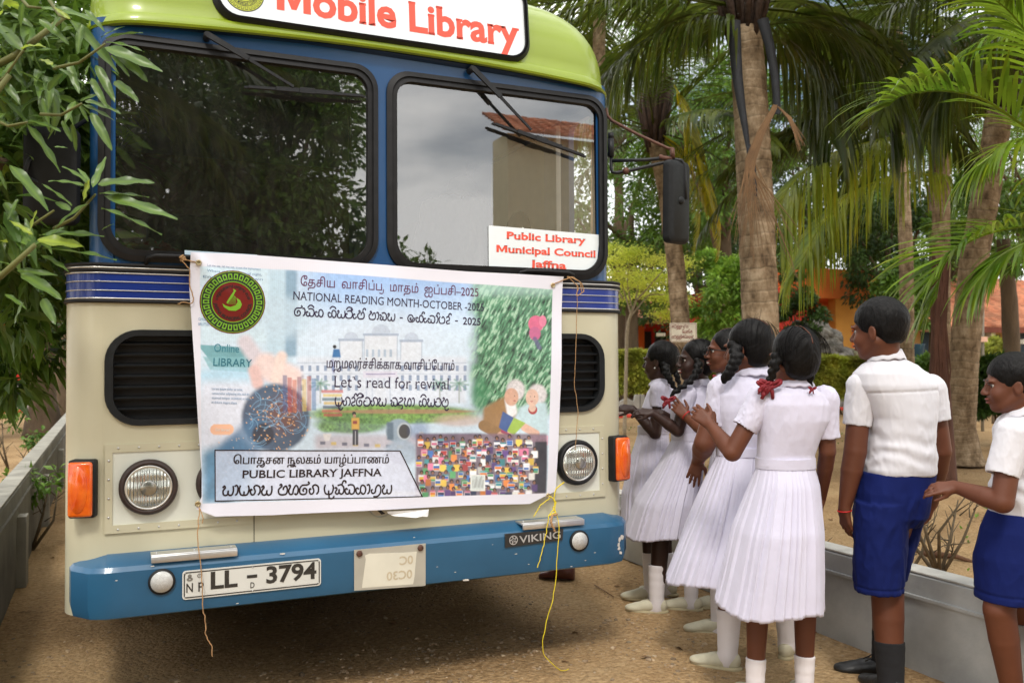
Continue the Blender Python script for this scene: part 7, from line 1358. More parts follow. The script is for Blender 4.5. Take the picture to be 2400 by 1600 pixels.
# ================================================================== PEOPLE
class SDF:
    def __init__(s, h=.005): s.h = h; s.P = []
    def cap(s, a, b, ra, rb=None, k=.015, op=1): s.P.append(('c', np.array(a, float), np.array(b, float), ra, ra if rb is None else rb, k, op)); return s
    def ell(s, c, r, k=.015, R=None, op=1): s.P.append(('e', np.array(c, float), np.array(r, float), R, None, k, op)); return s
    def loft(s, rows, k=.02, op=1, pw=2.3): s.P.append(('l', np.array(rows, float), pw, None, None, k, op)); return s      # rows (z, cx, cy, rx, ry) rising
    def cut(s, p, n, box=None): s.P.append(('p', np.array(p, float), np.array(n, float), box, None, 0, -1)); return s        # remove the side n points to
    def bbox(s, q):
        t = q[0]
        if t == 'c': r = max(q[3], q[4]); return np.minimum(q[1], q[2])-r, np.maximum(q[1], q[2])+r
        if t == 'e': r = q[2].max() if q[3] is not None else q[2]; return q[1]-r, q[1]+r
        if t == 'l': a = q[1]; return np.array([(a[:, 1]-a[:, 3]).min(), (a[:, 2]-a[:, 4]).min(), a[0, 0]]), np.array([(a[:, 1]+a[:, 3]).max(), (a[:, 2]+a[:, 4]).max(), a[-1, 0]])
    def mesh(s, smooth=2, disp=None):
        h = s.h; bb = [s.bbox(q) for q in s.P if q[-1] > 0]; lo = np.min([b[0] for b in bb], 0)-3*h; hi = np.max([b[1] for b in bb], 0)+3*h
        n = np.ceil((hi-lo)/h).astype(int)+1; D = np.full(n, 9., np.float32); ax = [lo[i]+h*np.arange(n[i]) for i in range(3)]
        for q in s.P:
            k = q[-2]
            if q[0] == 'p' and q[3] is None: b0, b1 = lo, hi
            elif q[0] == 'p': b0, b1 = np.array(q[3][0]), np.array(q[3][1])
            else: b0, b1 = s.bbox(q)
            pad = k+2.5*h; i0 = np.clip(np.floor((b0-pad-lo)/h).astype(int), 0, n-1); i1 = np.clip(np.ceil((b1+pad-lo)/h).astype(int)+1, 1, n)
            if (i1 <= i0).any(): continue
            X, Y, Z = np.meshgrid(ax[0][i0[0]:i1[0]], ax[1][i0[1]:i1[1]], ax[2][i0[2]:i1[2]], indexing='ij', sparse=True)
            if q[0] == 'c':
                a, b = q[1], q[2]; d = b-a; dd = max(d@d, 1e-9); t = np.clip(((X-a[0])*d[0]+(Y-a[1])*d[1]+(Z-a[2])*d[2])/dd, 0, 1)
                v = np.sqrt((X-a[0]-d[0]*t)**2+(Y-a[1]-d[1]*t)**2+(Z-a[2]-d[2]*t)**2)-(q[3]+(q[4]-q[3])*t)
            elif q[0] == 'e':
                x, y, z = X-q[1][0], Y-q[1][1], Z-q[1][2]
                if q[3] is not None: M_ = np.array(q[3]); x, y, z = (x*M_[0, 0]+y*M_[0, 1]+z*M_[0, 2], x*M_[1, 0]+y*M_[1, 1]+z*M_[1, 2], x*M_[2, 0]+y*M_[2, 1]+z*M_[2, 2])
                r = q[2]; k0 = np.sqrt((x/r[0])**2+(y/r[1])**2+(z/r[2])**2); k1 = np.sqrt((x/r[0]**2)**2+(y/r[1]**2)**2+(z/r[2]**2)**2)+1e-9; v = k0*(k0-1)/k1
            elif q[0] == 'l':
                A = q[1]; z1 = Z.ravel(); cx, cy, rx, ry = [np.interp(z1, A[:, 0], A[:, j])[None, None, :] for j in (1, 2, 3, 4)]; pw = q[2]
                v = ((np.abs((X-cx)/rx)**pw+np.abs((Y-cy)/ry)**pw)**(1/pw)-1)*np.minimum(rx, ry); v = np.maximum(v, np.maximum(A[0, 0]-Z, Z-A[-1, 0]))
            else: v = (X-q[1][0])*q[2][0]+(Y-q[1][1])*q[2][1]+(Z-q[1][2])*q[2][2]; 
            sl = D[i0[0]:i1[0], i0[1]:i1[1], i0[2]:i1[2]]; v = v.astype(np.float32)
            if q[0] == 'p': np.maximum(sl, v, out=sl)
            elif q[-1] > 0:
                hh = np.clip(.5+.5*(sl-v)/k, 0, 1); sl[...] = sl*(1-hh)+v*hh-k*hh*(1-hh)
            else:
                hh = np.clip(.5-.5*(sl+v)/max(k, 1e-4), 0, 1); sl[...] = sl*(1-hh)+(-v)*hh+k*hh*(1-hh)
        # surface nets
        S_ = D < 0; c = np.zeros(np.array(S_.shape)-1, np.uint8)
        for a in (0, 1):
            for b in (0, 1):
                for e in (0, 1): c += S_[a:S_.shape[0]-1+a, b:S_.shape[1]-1+b, e:S_.shape[2]-1+e]
        mi = np.argwhere((c > 0) & (c < 8)); nv = len(mi); acc = np.zeros((nv, 3)); cnt = np.zeros(nv)
        I, J, K = mi.T; co = [(0, 0, 0), (1, 0, 0), (0, 1, 0), (1, 1, 0), (0, 0, 1), (1, 0, 1), (0, 1, 1), (1, 1, 1)]; val = [D[I+a, J+b, K+e] for a, b, e in co]
        for p, q in ((0, 1), (2, 3), (4, 5), (6, 7), (0, 2), (1, 3), (4, 6), (5, 7), (0, 4), (1, 5), (2, 6), (3, 7)):
            m = (val[p] < 0) != (val[q] < 0); t = val[p][m]/(val[p][m]-val[q][m]); A_, B_ = np.array(co[p], float), np.array(co[q], float); acc[m] += A_+(B_-A_)*t[:, None]; cnt[m] += 1
        V = lo+h*(mi+acc/cnt[:, None]); G = np.full(c.shape, -1, np.int32); G[I, J, K] = np.arange(nv); Fs = []
        for axn in range(3):
            s0 = [slice(None)]*3; s1 = [slice(None)]*3; s0[axn] = slice(0, -1); s1[axn] = slice(1, None); E_ = S_[tuple(s0)] != S_[tuple(s1)]
            o1, o2 = [(1, 2), (2, 0), (0, 1)][axn]; e = np.argwhere(E_); e = e[(e[:, o1] > 0) & (e[:, o2] > 0) & (e[:, o1] < c.shape[o1]) & (e[:, o2] < c.shape[o2])]
            def g(d1, d2): q = e.copy(); q[:, o1] -= d1; q[:, o2] -= d2; return G[q[:, 0], q[:, 1], q[:, 2]]
            f = np.stack([g(1, 1), g(0, 1), g(0, 0), g(1, 0)], 1); ins = S_[e[:, 0], e[:, 1], e[:, 2]]; f[~ins] = f[~ins][:, ::-1]; Fs.append(f)
        F = np.concatenate(Fs); F = F[(F >= 0).all(1)]
        for _ in range(smooth):
            A_ = np.zeros_like(V); w_ = np.zeros(nv)
            for a, b in ((0, 1), (1, 2), (2, 3), (3, 0)):
                np.add.at(A_, F[:, a], V[F[:, b]]); np.add.at(w_, F[:, a], 1); np.add.at(A_, F[:, b], V[F[:, a]]); np.add.at(w_, F[:, b], 1)
            V = V*.4+.6*A_/np.maximum(w_, 1)[:, None]
        if disp is not None:
            Nn = np.zeros_like(V); fn = np.cross(V[F[:, 2]]-V[F[:, 0]], V[F[:, 3]]-V[F[:, 1]])
            for a in range(4): np.add.at(Nn, F[:, a], fn)
            Nn /= np.linalg.norm(Nn, axis=1)[:, None]+1e-9; V = V+Nn*disp(V)[:, None]
        return V, F
skinA = M('skin_deep_brown', srgb(62, 36, 26), .50, var=.10, scale=9, bump=.12, bscale=160, dist=.002, spec=.4)
skinB = M('skin_brown', srgb(96, 54, 35), .55, var=.10, scale=9, bump=.12, bscale=160, dist=.002, spec=.4)
skinC = M('skin_dark', srgb(52, 31, 24), .50, var=.10, scale=9, bump=.12, bscale=160, dist=.002, spec=.4)
def hairmat(name, stretch, b=.9):
    return M(name, (.0022, .002, .002), .5, col2=(.007, .006, .006), scale=60, bump=b, bscale=90, dist=.004, stretch=stretch, spec=.16)  # paler second colour puts streaky highlights into the hair
hair = hairmat('black_hair', (1, 1, .12)); hairs = hairmat('short_black_hair', (1.6, 1.6, .5), 1.)
cloth = M('white_cotton', srgb(198, 195, 213), .85, var=.04, scale=5, bump=.3, bscale=16, dist=.012, sheen=.2)
clothB = M('white_shirt_cotton', srgb(206, 205, 211), .85, var=.03, scale=5, bump=.12, bscale=20, dist=.008, sheen=.2)
blueS = M('royal_blue_shorts', srgb(12, 26, 84), .85, var=.12, scale=6, bump=.3, bscale=24, dist=.008, spec=.2)
sockW = M('white_sock', srgb(218, 212, 214), .95, var=.04, bump=.5, bscale=60, dist=.002, stretch=(3, 3, .2)); sockK = M('black_sock', (.012, .012, .014), .95, var=.3, bump=.4, bscale=90, dist=.002)
shoeW = M('cream_canvas_shoe', srgb(196, 190, 166), .6, var=.08, scale=30, bump=.5, bscale=220, dist=.002); soleW = M('cream_sole', srgb(172, 160, 128), .7, var=.12, scale=20); shoeK = M('black_leather', (.014, .014, .014), .4, var=.3, scale=20, bump=.2)
ribbon = M('red_ribbon', srgb(118, 8, 26), .6, var=.15, scale=40); redt = M('red_thread', srgb(190, 20, 24), .6); eyeW = M('eye_white', (.34, .31, .28), .3, coat=.2); eyeK = M('eye_dark', (.01, .006, .005), .3, coat=.2); lip = M('lip_tone', srgb(112, 52, 46), .45); teeth = M('teeth', (.7, .68, .62), .25); gold = M('gold_stud', (.8, .62, .3), .25, metal=1.); pearl = M('pearl_stud', (.75, .72, .68), .2, coat=.6)
class Person:
    def __init__(s, label, D, gx_, gy__, zw='P', group='school pupils queueing along the bus'):
        p = atD(zw, gx_, gy__, D); p = np.array([p[0], p[1], 0.]); s.o = p; s.D = D
        s.root = empty('person', tuple(p), -YAW, label, 'person', group); c, n = math.cos(YAW), math.sin(YAW); s.M3 = np.array([[c, -n, 0], [n, c, 0], [0, 0, 1]])   # world -> local
    def p(s, z, x, y, dd=0.):
        return s.M3@(atD(z, x, y, s.D+dd)-s.o)
    def part(s, name, VF, mat, par=None, smooth=True): return mk(name, VF[0], VF[1] if isinstance(VF[1], np.ndarray) else VF[1], mat, par or s.root, smooth, local=True)
def rotz(a): c, n = math.cos(a), math.sin(a); return np.array([[c, -n, 0], [n, c, 0], [0, 0, 1.]])
def frame_head(yaw, pitch=0., roll=0.):
    """columns F(forward), L(left), U(up); yaw 0 looks away from the camera (+Y), 90 looks to picture left"""
    a = R_(yaw); Fv = np.array([-math.sin(a)*math.cos(R_(pitch)), math.cos(a)*math.cos(R_(pitch)), math.sin(R_(pitch))]); Lv = np.cross([0, 0, 1.], Fv); Lv /= np.linalg.norm(Lv); Uv = np.cross(Fv, Lv)
    c, n = math.cos(R_(roll)), math.sin(R_(roll)); return Fv, Lv*c+Uv*n, Uv*c-Lv*n
def head(sd, c, fr, s=1., smile=0., neck=None, nr=.047, open_=False):
    Fv, Lv, Uv = fr; q = lambda f, l, u: c+s*(Fv*f+Lv*l+Uv*u); R = np.array([Fv, Lv, Uv])
    sd.ell(q(-.012, 0, .028), s*np.array([.094, .073, .086]), .02, R); sd.ell(q(.028, 0, -.032), s*np.array([.060, .055, .074]), .03, R)
    sd.ell(q(.030, 0, -.072), s*np.array([.050, .040, .030]), .03, R); sd.ell(q(.064, 0, -.093), s*np.array([.018, .020, .015]), .018, R)
    for l in (-1, 1):
        sd.ell(q(.060, l*.034, -.034), s*np.array([.026, .022, .024]), .022, R); sd.cap(q(-.01, l*.055, -.045), q(.05, l*.03, -.088), .016*s, .012*s, .02)
        sd.ell(q(.083, l*.026, .020), s*np.array([.012, .022, .008]), .014, R)
        sd.ell(q(.094, l*.030, .002), s*np.array([.013, .017, .011]), .010, R, op=-1)
    sd.cap(q(.086, 0, .010), q(.108, 0, -.026), .007*s, .0105*s, .012); 
    for l in (-1, 1): sd.ell(q(.098, l*.011, -.031), s*np.array([.010, .008, .007]), .008, R)
    m = .004*smile
    sd.ell(q(.090, 0, -.052+m*.3), s*np.array([.013, .022+m, .0062]), .006, R); sd.ell(q(.086, 0, -.066), s*np.array([.013, .019+m, .0072]), .006, R)
    if not open_: sd.cap(q(.102, -.018, -.0585+m), q(.102, .018, -.0585+m), .0016, .0016, .003, -1)
    for l in (-1, 1):
        e = q(-.006, l*.075, -.012); Re = np.array([Fv*.95+Lv*l*-.3, Lv*.95+Fv*l*.3, Uv]); sd.ell(e, s*np.array([.018, .007, .031]), .006, Re)
        sd.ell(e+s*(Lv*l*.007+Fv*.003+Uv*.004), s*np.array([.010, .004, .018]), .004, Re, op=-1)
    if neck is not None: sd.cap(q(-.020, 0, -.045), neck, nr*s, nr*1.08*s, .03)
    return q
def face_bits(P, body, q, fr, s=1., sides=(-1, 1), smile=0., brow=True):
    Fv, Lv, Uv = fr; R = np.array([Fv, Lv, Uv])
    for l in sides:
        c = q(.0705, l*.0295, .001); e = MB().sphere((0, 0, 0), .0118*s, 12, 8); V, F = e.get(); ey = P.part('eye', (V+c, F), eyeW, body)
        V, F = MB().sphere((0, 0, 0), .0076*s, 10, 6).get(); P.part('iris', (V+c+s*(Fv*.0060+Lv*0), F), eyeK, ey)
        b = MB(); b.tube([q(.0895, l*.014, .0075), q(.0925, l*.028, .0105), q(.084, l*.043, .005)], .0016*s, 5)
        if brow: b.tube([q(.094, l*.012, .022), q(.095, l*.024, .0265), q(.083, l*.044, .021)], [.0018*s, .003*s, .0015*s], 5)
        b.build('eyebrow', eyeK, body, local=True)
    m = .004*smile; b = MB().sphere((0, 0, 0), 1, 12, 8); V, F = b.get(); V2 = V*s*np.array([.0085, .0215+m, .0052]); 
    P.part('lips', ((V2@R)+q(.0955, 0, -.0525+m*.3), F), lip, body); V2 = V*s*np.array([.0085, .0185+m, .0062]); P.part('lips', ((V2@R)+q(.0918, 0, -.0655), F), lip, body)
    if smile > .8: V2 = V*s*np.array([.008, .019, .0048]); P.part('teeth', ((V2@R)+q(.0962, 0, -.0588), F), teeth, body)
def hand(sd, w, fd, nrm, side, s=1., curl=.35, spread=.16, thumb=.9, curls=None):
    """w wrist, fd finger direction, nrm back-of-hand normal, side +1 thumb on cross(fd,nrm) side"""
    w = np.array(w, float); fd = np.array(fd, float); fd /= np.linalg.norm(fd); nrm = np.array(nrm, float); nrm -= fd*(nrm@fd); nrm /= np.linalg.norm(nrm); th = np.cross(fd, nrm)*side
    kn = []
    for i, (o, L) in enumerate(((.026, .066), (.009, .070), (-.009, .066), (-.025, .058))):
        k = w+s*(fd*L+th*o); kn.append(k); sd.cap(w+s*th*o*.55+fd*.004, k, .0125*s, .0095*s, .012)
    for i, L in enumerate((.062, .070, .065, .050)):
        c = curls[i] if curls else curl; a = spread*(1.5-i)/1.5*.5; d = fd*math.cos(a)+th*math.sin(a); p = kn[i]; ang = c*.8
        for j, (f_, r0_, r1_) in enumerate(((.45, .0082, .0076), (.30, .0076, .0070), (.25, .0070, .0056))):
            dd = d*math.cos(ang)-nrm*math.sin(ang); n_ = p+dd*L*f_*s; sd.cap(p, n_, r0_*s, r1_*s, .004); p = n_; ang += c
    b = w+s*(fd*.016+th*.018); d1 = fd*.55+th*thumb-nrm*.35; d1 /= np.linalg.norm(d1); m = b+d1*.034*s; d2 = fd*.85+th*.4*thumb-nrm*.35; d2 /= np.linalg.norm(d2)
    sd.cap(b, m, .0125*s, .0100*s, .012); sd.cap(m, m+d2*.028*s, .0095*s, .0085*s, .004); sd.cap(m+d2*.028*s, m+d2*.028*s+(d2*.8+fd*.3)*.020*s, .0085*s, .0065*s, .003)
def folds(seed, amp=.004, sc=9., tilt=.6, z0=None):
    def f(V):
        q = np.stack([V[:, 0]*sc+V[:, 2]*sc*tilt*.3+seed*3.1, V[:, 1]*sc*.8, V[:, 2]*sc*.45-V[:, 0]*sc*tilt], 1); a = fbm(q, 3); b = fbm(q*2.3+5, 3)
        return amp*(a*1.6)+amp*.9*(1-np.abs(b)*5).clip(-1, 1)*.55
    return f
def skirt(rings, npl, amp, seed, nz=46, lean=None):
    """pleated skirt; rings (z, cx, cy, rx, ry) from the waist down to the hem"""
    A = np.array(rings, float); r = np.random.default_rng(seed); NT = npl*12; th = np.arange(NT)/NT*2*np.pi; zz = np.linspace(A[0, 0], A[-1, 0], nz); f = lambda j: np.interp(-zz, -A[:, 0], A[:, j])
    cx, cy, rx, ry = f(1), f(2), f(3), f(4); t = (zz[0]-zz)/(zz[0]-zz[-1]); V = np.zeros((nz, NT, 3)); ph = (th*npl/(2*np.pi)) % 1.; pid = np.floor(th*npl/(2*np.pi)).astype(int) % npl; jit = r.uniform(.25, 1.5, npl)[pid]; off = r.uniform(-.25, .25, npl); po = r.uniform(-.016, .016, npl)[pid]; po = np.convolve(np.concatenate([po[-2:], po, po[:2]]), np.ones(5)/5, 'valid')
    ph = (th*npl/(2*np.pi)+.42*np.sin(th*3+seed)+.30*np.sin(th*7+seed*2)) % 1.; saw = np.where(ph < .86, ph/.86, (1-ph)/.14)-.5
    for i in range(nz):
        big = .85*fbm(np.stack([np.cos(th)*2.2+seed, np.sin(th)*2.2, th*0+t[i]*1.1], 1), 3); w_ = .25+.75*min(1, t[i]*4+.1)
        m = 1+amp*saw*jit*w_*(1.5-.7*t[i])+po*w_+big*.13*t[i]**.8+.03*t[i]*np.sin(th*5+seed+t[i]*2); tw = th+off[pid]*.03*t[i]
        V[i, :, 0] = cx[i]+rx[i]*m*np.cos(tw); V[i, :, 1] = cy[i]+ry[i]*m*np.sin(tw); V[i, :, 2] = zz[i]+.012*t[i]*np.sin(th*3+seed)+.006*t[i]*jit-.006*t[i]
    idx = np.arange(nz*NT).reshape(nz, NT); F = np.stack([idx[:-1], idx[1:], np.roll(idx[1:], -1, 1), np.roll(idx[:-1], -1, 1)], -1).reshape(-1, 4)
    Vi = V.copy(); Vi[..., 0] = cx[:, None]+(V[..., 0]-cx[:, None])*.985; Vi[..., 1] = cy[:, None]+(V[..., 1]-cy[:, None])*.985; n = nz*NT
    Fi = F[:, ::-1]+n; hem = np.stack([idx[-1], n+idx[-1], n+np.roll(idx[-1], -1), np.roll(idx[-1], -1)], 1)
    return np.concatenate([V.reshape(-1, 3), Vi.reshape(-1, 3)]), np.concatenate([F, Fi, hem])
def shoe(P, ank, d, kind='w', s=1., name='shoe'):
    """d toe direction in the ground plane"""
    d = np.array([d[0], d[1], 0.]); d /= np.linalg.norm(d); l = np.array([-d[1], d[0], 0]); g0 = np.array([ank[0], ank[1], ank[2]]); z = lambda f, u, w_=0: g0+s*(d*f+l*w_)+np.array([0, 0, u*s])
    R = np.array([d, l, [0, 0, 1.]]); sd = SDF(.004); m, so = (shoeW, soleW) if kind == 'w' else (shoeK, shoeK)
    sd.ell(z(-.018, -.030), np.array([.040, .031, .042])*s, .02, R).ell(z(.045, -.040), np.array([.075, .034, .030])*s, .03, R).ell(z(.125, -.050), np.array([.050, .036, .022])*s, .03, R).cap(z(0, -.02), z(.06, -.035), .03*s, .026*s, .02)
    sd.ell(z(.004, .012), np.array([.050, .030, .036])*s, .006, R, op=-1)
    sd.cut(z(0, -.068), (0, 0, -1)); a = P.part(name, sd.mesh(1), m)
    b = SDF(.004); b.ell(z(.055, -.066), np.array([.115, .040, .014])*s, .01, R).ell(z(-.02, -.066), np.array([.042, .034, .014])*s, .02, R).cut(z(0, -.073), (0, 0, -1)).cut(z(0, -.056), (0, 0, 1)); P.part('sole', b.mesh(1), so, a)
    V, F = MB().tube([z(.004+.046*math.cos(t), -.012-.010*math.cos(t), .029*math.sin(t)) for t in np.linspace(0, 2*math.pi, 25)], .0028, 6, False).get(); P.part('shoe_rim', (V, F), so, a)
    return a
def cone(a, b, ra, rb, n=20, m=8, wob=.0, seed=0, close=False):
    a = np.array(a, float); b = np.array(b, float); P = [a+(b-a)*t for t in np.linspace(0, 1, m)]; mb = MB().tube(P, [ra+(rb-ra)*t+wob*math.sin(9*t+seed) for t in np.linspace(0, 1, m)], n, close); return mb.get()
def braid(sd, pts, r, n=9):
    P = np.array(pts, float); t = np.linspace(0, 1, len(P)); 
    n = int(n*1.45)
    for i in range(n):
        u = (i+.3)/n; c = np.array([np.interp(u, t, P[:, j]) for j in range(3)]); e = np.array([np.interp(min(1, u+.06), t, P[:, j]) for j in range(3)]); d = e-c; d /= np.linalg.norm(d)+1e-9; rr = r*(1-.35*u); L = np.linalg.norm(P[-1]-P[0])/n
        sx = np.cross(d, [0, 1., 0]); sx /= np.linalg.norm(sx)+1e-9; o = sx*rr*.45*(1 if i % 2 else -1)
        sd.cap(c+o-d*L*.55, c-o*.5+d*L*.85, rr*.74, rr*.60, .005)
def hair_cap(P, q, fr, s, kind='girl', body=None, h=.0036, seed=0, thick=1.):
    Fv, Lv, Uv = fr; R = np.array([Fv, Lv, Uv]); sd = SDF(h)
    if kind == 'girl':
        sd.ell(q(-.022, 0, .034), s*thick*np.array([.100, .085, .092]), .02, R); sd.ell(q(-.050, 0, -.020), s*thick*np.array([.062, .070, .062]), .03, R); sd.ell(q(-.040, 0, -.058), s*np.array([.040, .054, .030]), .03, R)
        sd.ell(q(.095, 0, -.042), s*np.array([.082, .092, .098]), .012, R, op=-1)
        for l in (-1, 1): sd.ell(q(.016, l*.085, -.022), s*np.array([.030, .022, .042]), .010, R, op=-1)
        sd.cap(q(.05, 0, .135), q(-.13, 0, .09), .006, .006, .012, -1); sd.cap(q(-.124, 0, .10), q(-.130, 0, -.02), .006, .003, .010, -1)
        def d(V):
            v = V-q(0, 0, 0); u_, l_, f_ = v@Uv, np.abs(v@Lv), v@Fv; c_ = u_*.62+l_*.78; return .0020*fbm(np.stack([c_*120, f_*18, (u_*.78-l_*.62)*7+seed], 1), 3)+.0015*fbm(V*14, 2)
    else:
        sd.ell(q(-.016, 0, .040), s*thick*np.array([.102, .080, .092]), .02, R); sd.ell(q(-.046, 0, -.012), s*np.array([.054, .062, .058]), .03, R)
        sd.ell(q(.100, 0, -.046), s*np.array([.082, .10, .098]), .008, R, op=-1); sd.ell(q(-.045, 0, -.115), s*np.array([.10, .10, .065]), .012, R, op=-1)
        for l in (-1, 1): sd.ell(q(-.002, l*.088, -.026), s*np.array([.030, .026, .044]), .006, R, op=-1)
        d = lambda V: .004*fbm(np.stack([V[:, 0]*60, V[:, 1]*60, V[:, 2]*22+seed], 1), 3)+.0025
    o = P.part('hair', sd.mesh(2, d), hair if kind == 'girl' else hairs)
    if kind == 'girl':
        L = [q(-.022+.0985*math.cos(a), .0015*math.sin(a*9), .034+.0905*math.sin(a)) for a in np.linspace(R_(50), R_(172), 22)]
        P.part('parting', MB().tube(L, [.0022]*22, 5).get(), skinB, o)
        g_ = np.random.default_rng(seed); mb = MB()
        for i in range(70):
            sd_ = g_.choice([-1, 1]); f0 = g_.uniform(-.10, .05); lift = g_.uniform(1.0, 1.05); Ls = []
            for t in np.linspace(g_.uniform(0, .3), 1, 7):
                a = t*1.55; Ls.append(q(-.022+f0*(1-.25*t)-.02*t, sd_*.0862*lift*math.sin(a), .034+.0935*lift*math.cos(a)*math.sqrt(max(.08, 1-(f0/.112)**2))-(.03*t*t)))
            mb.tube(Ls, .0007, 3, False)
        for i in range(26):
            a = g_.uniform(0, 6.28); p0 = q(-.022+.095*math.cos(a)*.5, .082*math.sin(a)*.6, .115); d_ = g_.normal(size=3)*.012; mb.tube([p0, p0+d_+Uv*.006, p0+d_*2+Uv*.004], .0006, 3, False)
        P.part('loose_hair', mb.get(), hair, o)
    return o
def strands(P, par, q, fr, s, r=None, seed=0, back=True):
    """fine loose hair strands lying over the combed cap"""
    Fv, Lv, Uv = fr; g_ = np.random.default_rng(seed); mb = MB()
    for i in range(46):
        l = g_.choice([-1, 1]); f0 = g_.uniform(-.10, .06); P0 = []
        for t in np.linspace(0, 1, 7):
            a = t*1.5; P0.append(q(f0*(1-.2*t)-.022-.04*t*t, l*.0865*math.sin(a)*(1+.02*g_.random()), .034+.0945*math.cos(a)*math.sqrt(max(.1, 1-(f0/.115)**2))))
        mb.tube(P0, .0006, 3, False)
    return mb.build('loose_hair', eyeK, par, local=True)
def bow(P, c, s=1., up=.03):
    b = MB(); c = np.array(c)
    for a0 in (.5, 2.6, 4.0):
        L = []; 
        for t in np.linspace(0, 2*math.pi, 13): L.append(c+s*np.array([math.cos(a0)*.024*(1-math.cos(t)), -.006+.004*math.sin(3*t), math.sin(a0)*.02*(1-math.cos(t))+.009*math.sin(t)]))
        b.tube(L, .0085*s, 6)
    for dx in (-.02, .006): b.tube([c, c+s*np.array([dx, -.006, -.018]), c+s*np.array([dx*1.7, -.003, -.05])], [.007*s, .009*s, .007*s], 5)
    b.sphere(c, .010*s, 8, 6); return b.build('ribbon', ribbon, P.root, local=True)
def sleeve(sd, a, b, ra, rb, inner):
    a = np.array(a, float); b = np.array(b, float); d = (b-a)/np.linalg.norm(b-a); sd.cap(a, b+d*.03, ra, rb, .03)
    return (b, d, inner)
def cut_sleeve(sd, c):
    b, d, r = c; box = (b-np.array([.075]*3)+d*.045, b+np.array([.075]*3)+d*.045); sd.cap(b-d*.02, b+d*.06, r, r, .004, -1); sd.P.append(('p', b, -(-d), (np.minimum(b, b+d*.09)-.07, np.maximum(b, b+d*.09)+.07), None, 0, -1))
def band(a, b, ra, ry, z, h, n=48, tilt=0.): pass
def rows_(P, L, grow=0.):
    out = []
    for win, xl, xr, y, ry, *dd in L:
        dd = dd[0] if dd else 0.; a = P.p(win, xl, y, dd); b = P.p(win, xr, y, dd); out.append(((a[2]+b[2])/2, (a[0]+b[0])/2, (a[1]+b[1])/2, (b[0]-a[0])/2+grow, ry+grow))
    return sorted(out)
def ringband(P, name, rws, mat, par, n=64, th=.004):
    V = []
    for z, cx, cy, rx, ry in rws: V += [(cx+rx*math.cos(2*math.pi*k/n), cy+ry*math.sin(2*math.pi*k/n), z) for k in range(n)]
    m = len(rws); F = [(i*n+k, (i+1)*n+k, (i+1)*n+(k+1) % n, i*n+(k+1) % n) for i in range(m-1) for k in range(n)]; return P.part(name, (V, F), mat, par)
def collar(P, c, r0, r1, h, drop, tilt, yaw, mat, par, gap=38, ry=1., pts=False):
    """turned-down collar round the neck; c = neck centre at crest height; opens towards the face direction"""
    V = []; n = 60; a0 = R_(yaw)+math.pi/2; f = np.array([math.cos(a0), math.sin(a0)]); lev = [(r0, -h), (r0*1.02, -.004), (r0*1.07, .002), (r0*1.12, -.004), (r1*.97, -drop*.8), (r1, -drop), (r1*.97, -drop-.001), (r0*1.06, -.012)]
    for r, dz in lev:
        for k in range(n):
            a = a0+R_(gap)+(2*math.pi-2*R_(gap))*k/(n-1); ex = 0.
            if pts and dz < -.5*drop and (k < 7 or k > n-8): ex = (1-min(k, n-1-k)/7)*.02
            d = np.array([math.cos(a), math.sin(a)*ry]); fr_ = d@f; V.append((c[0]+d[0]*r, c[1]+d[1]*r, c[2]+dz-tilt*fr_*1.-ex-.003*math.sin(k*.9)*(dz < -.02)))
    m = len(lev); F = [(i*n+k, i*n+k+1, (i+1)*n+k+1, (i+1)*n+k) for i in range(m-1) for k in range(n-1)]
    return P.part('collar', (V, F), mat, par)
def make_sleeve(P, a, b, ra, rb, inner, mat, par, seed, amp=.004):
    a = np.array(a, float); b = np.array(b, float); d = (b-a)/np.linalg.norm(b-a); sd = SDF(.0045); sd.cap(a, b+d*.03, ra, rb, .02).cap(b-d*.03, b+d*.08, inner, inner, .003, -1).cut(b, d)
    o = P.part('sleeve', sd.mesh(1, folds(seed, amp, 14, 1.)), mat, par)
    h0, h1 = b-d*.026, b-d*.023; V, F = MB().tube([h0, h1], [rb+.0015, rb+.0015], 24, False).get(); return o
def thread(P, w, d, r, par, name='bracelet', mat=None):
    d = np.array(d, float); d /= np.linalg.norm(d); u = np.cross(d, [0, 1, .2]); u /= np.linalg.norm(u); v = np.cross(d, u); L = [w+r*(u*math.cos(t)+v*math.sin(t)) for t in np.linspace(0, 2*math.pi, 25)]
    return P.part(name, MB().tube(L, .0028, 6, False).get(), mat or redt, par)
def stud(P, q, l, mat, par):
    V, F = MB().sphere((0, 0, 0), .0048, 8, 6).get(); return P.part('ear_stud', (V+q(.002, l*.086, -.040), F), mat, par)
def bodysdf(P, sp, fr, h=.0045):
    sd = SDF(h); s = sp['hs']; q = head(sd, sp['hc'], fr, s, sp.get('smile', 0), sp['neck'], sp.get('nr', .045), sp.get('smile', 0) > .8)
    sd.loft([(z, cx, cy, rx*.84, ry*.82) for z, cx, cy, rx, ry in sp['rows']], .03)
    for sh, el, wr, ra, rb, rw, hd in sp['arms']:
        sd.cap(sh, el, ra, rb, .03); sd.cap(el, (el*2+wr)/3, rb, rb*.96, .004).cap((el*2+wr)/3, wr, rb*.96, rw, .003)
        if hd: hand(sd, wr, *hd[0], **hd[1])
    for hp, kn, an, rh, rk, rc, ra in sp['legs']:
        sd.cap(hp, kn, rh, rk, .03); m = kn+(an-kn)*.30; sd.cap(kn, m, rk, rc, .004).cap(m, an, rc, ra, .003)
    return sd, q
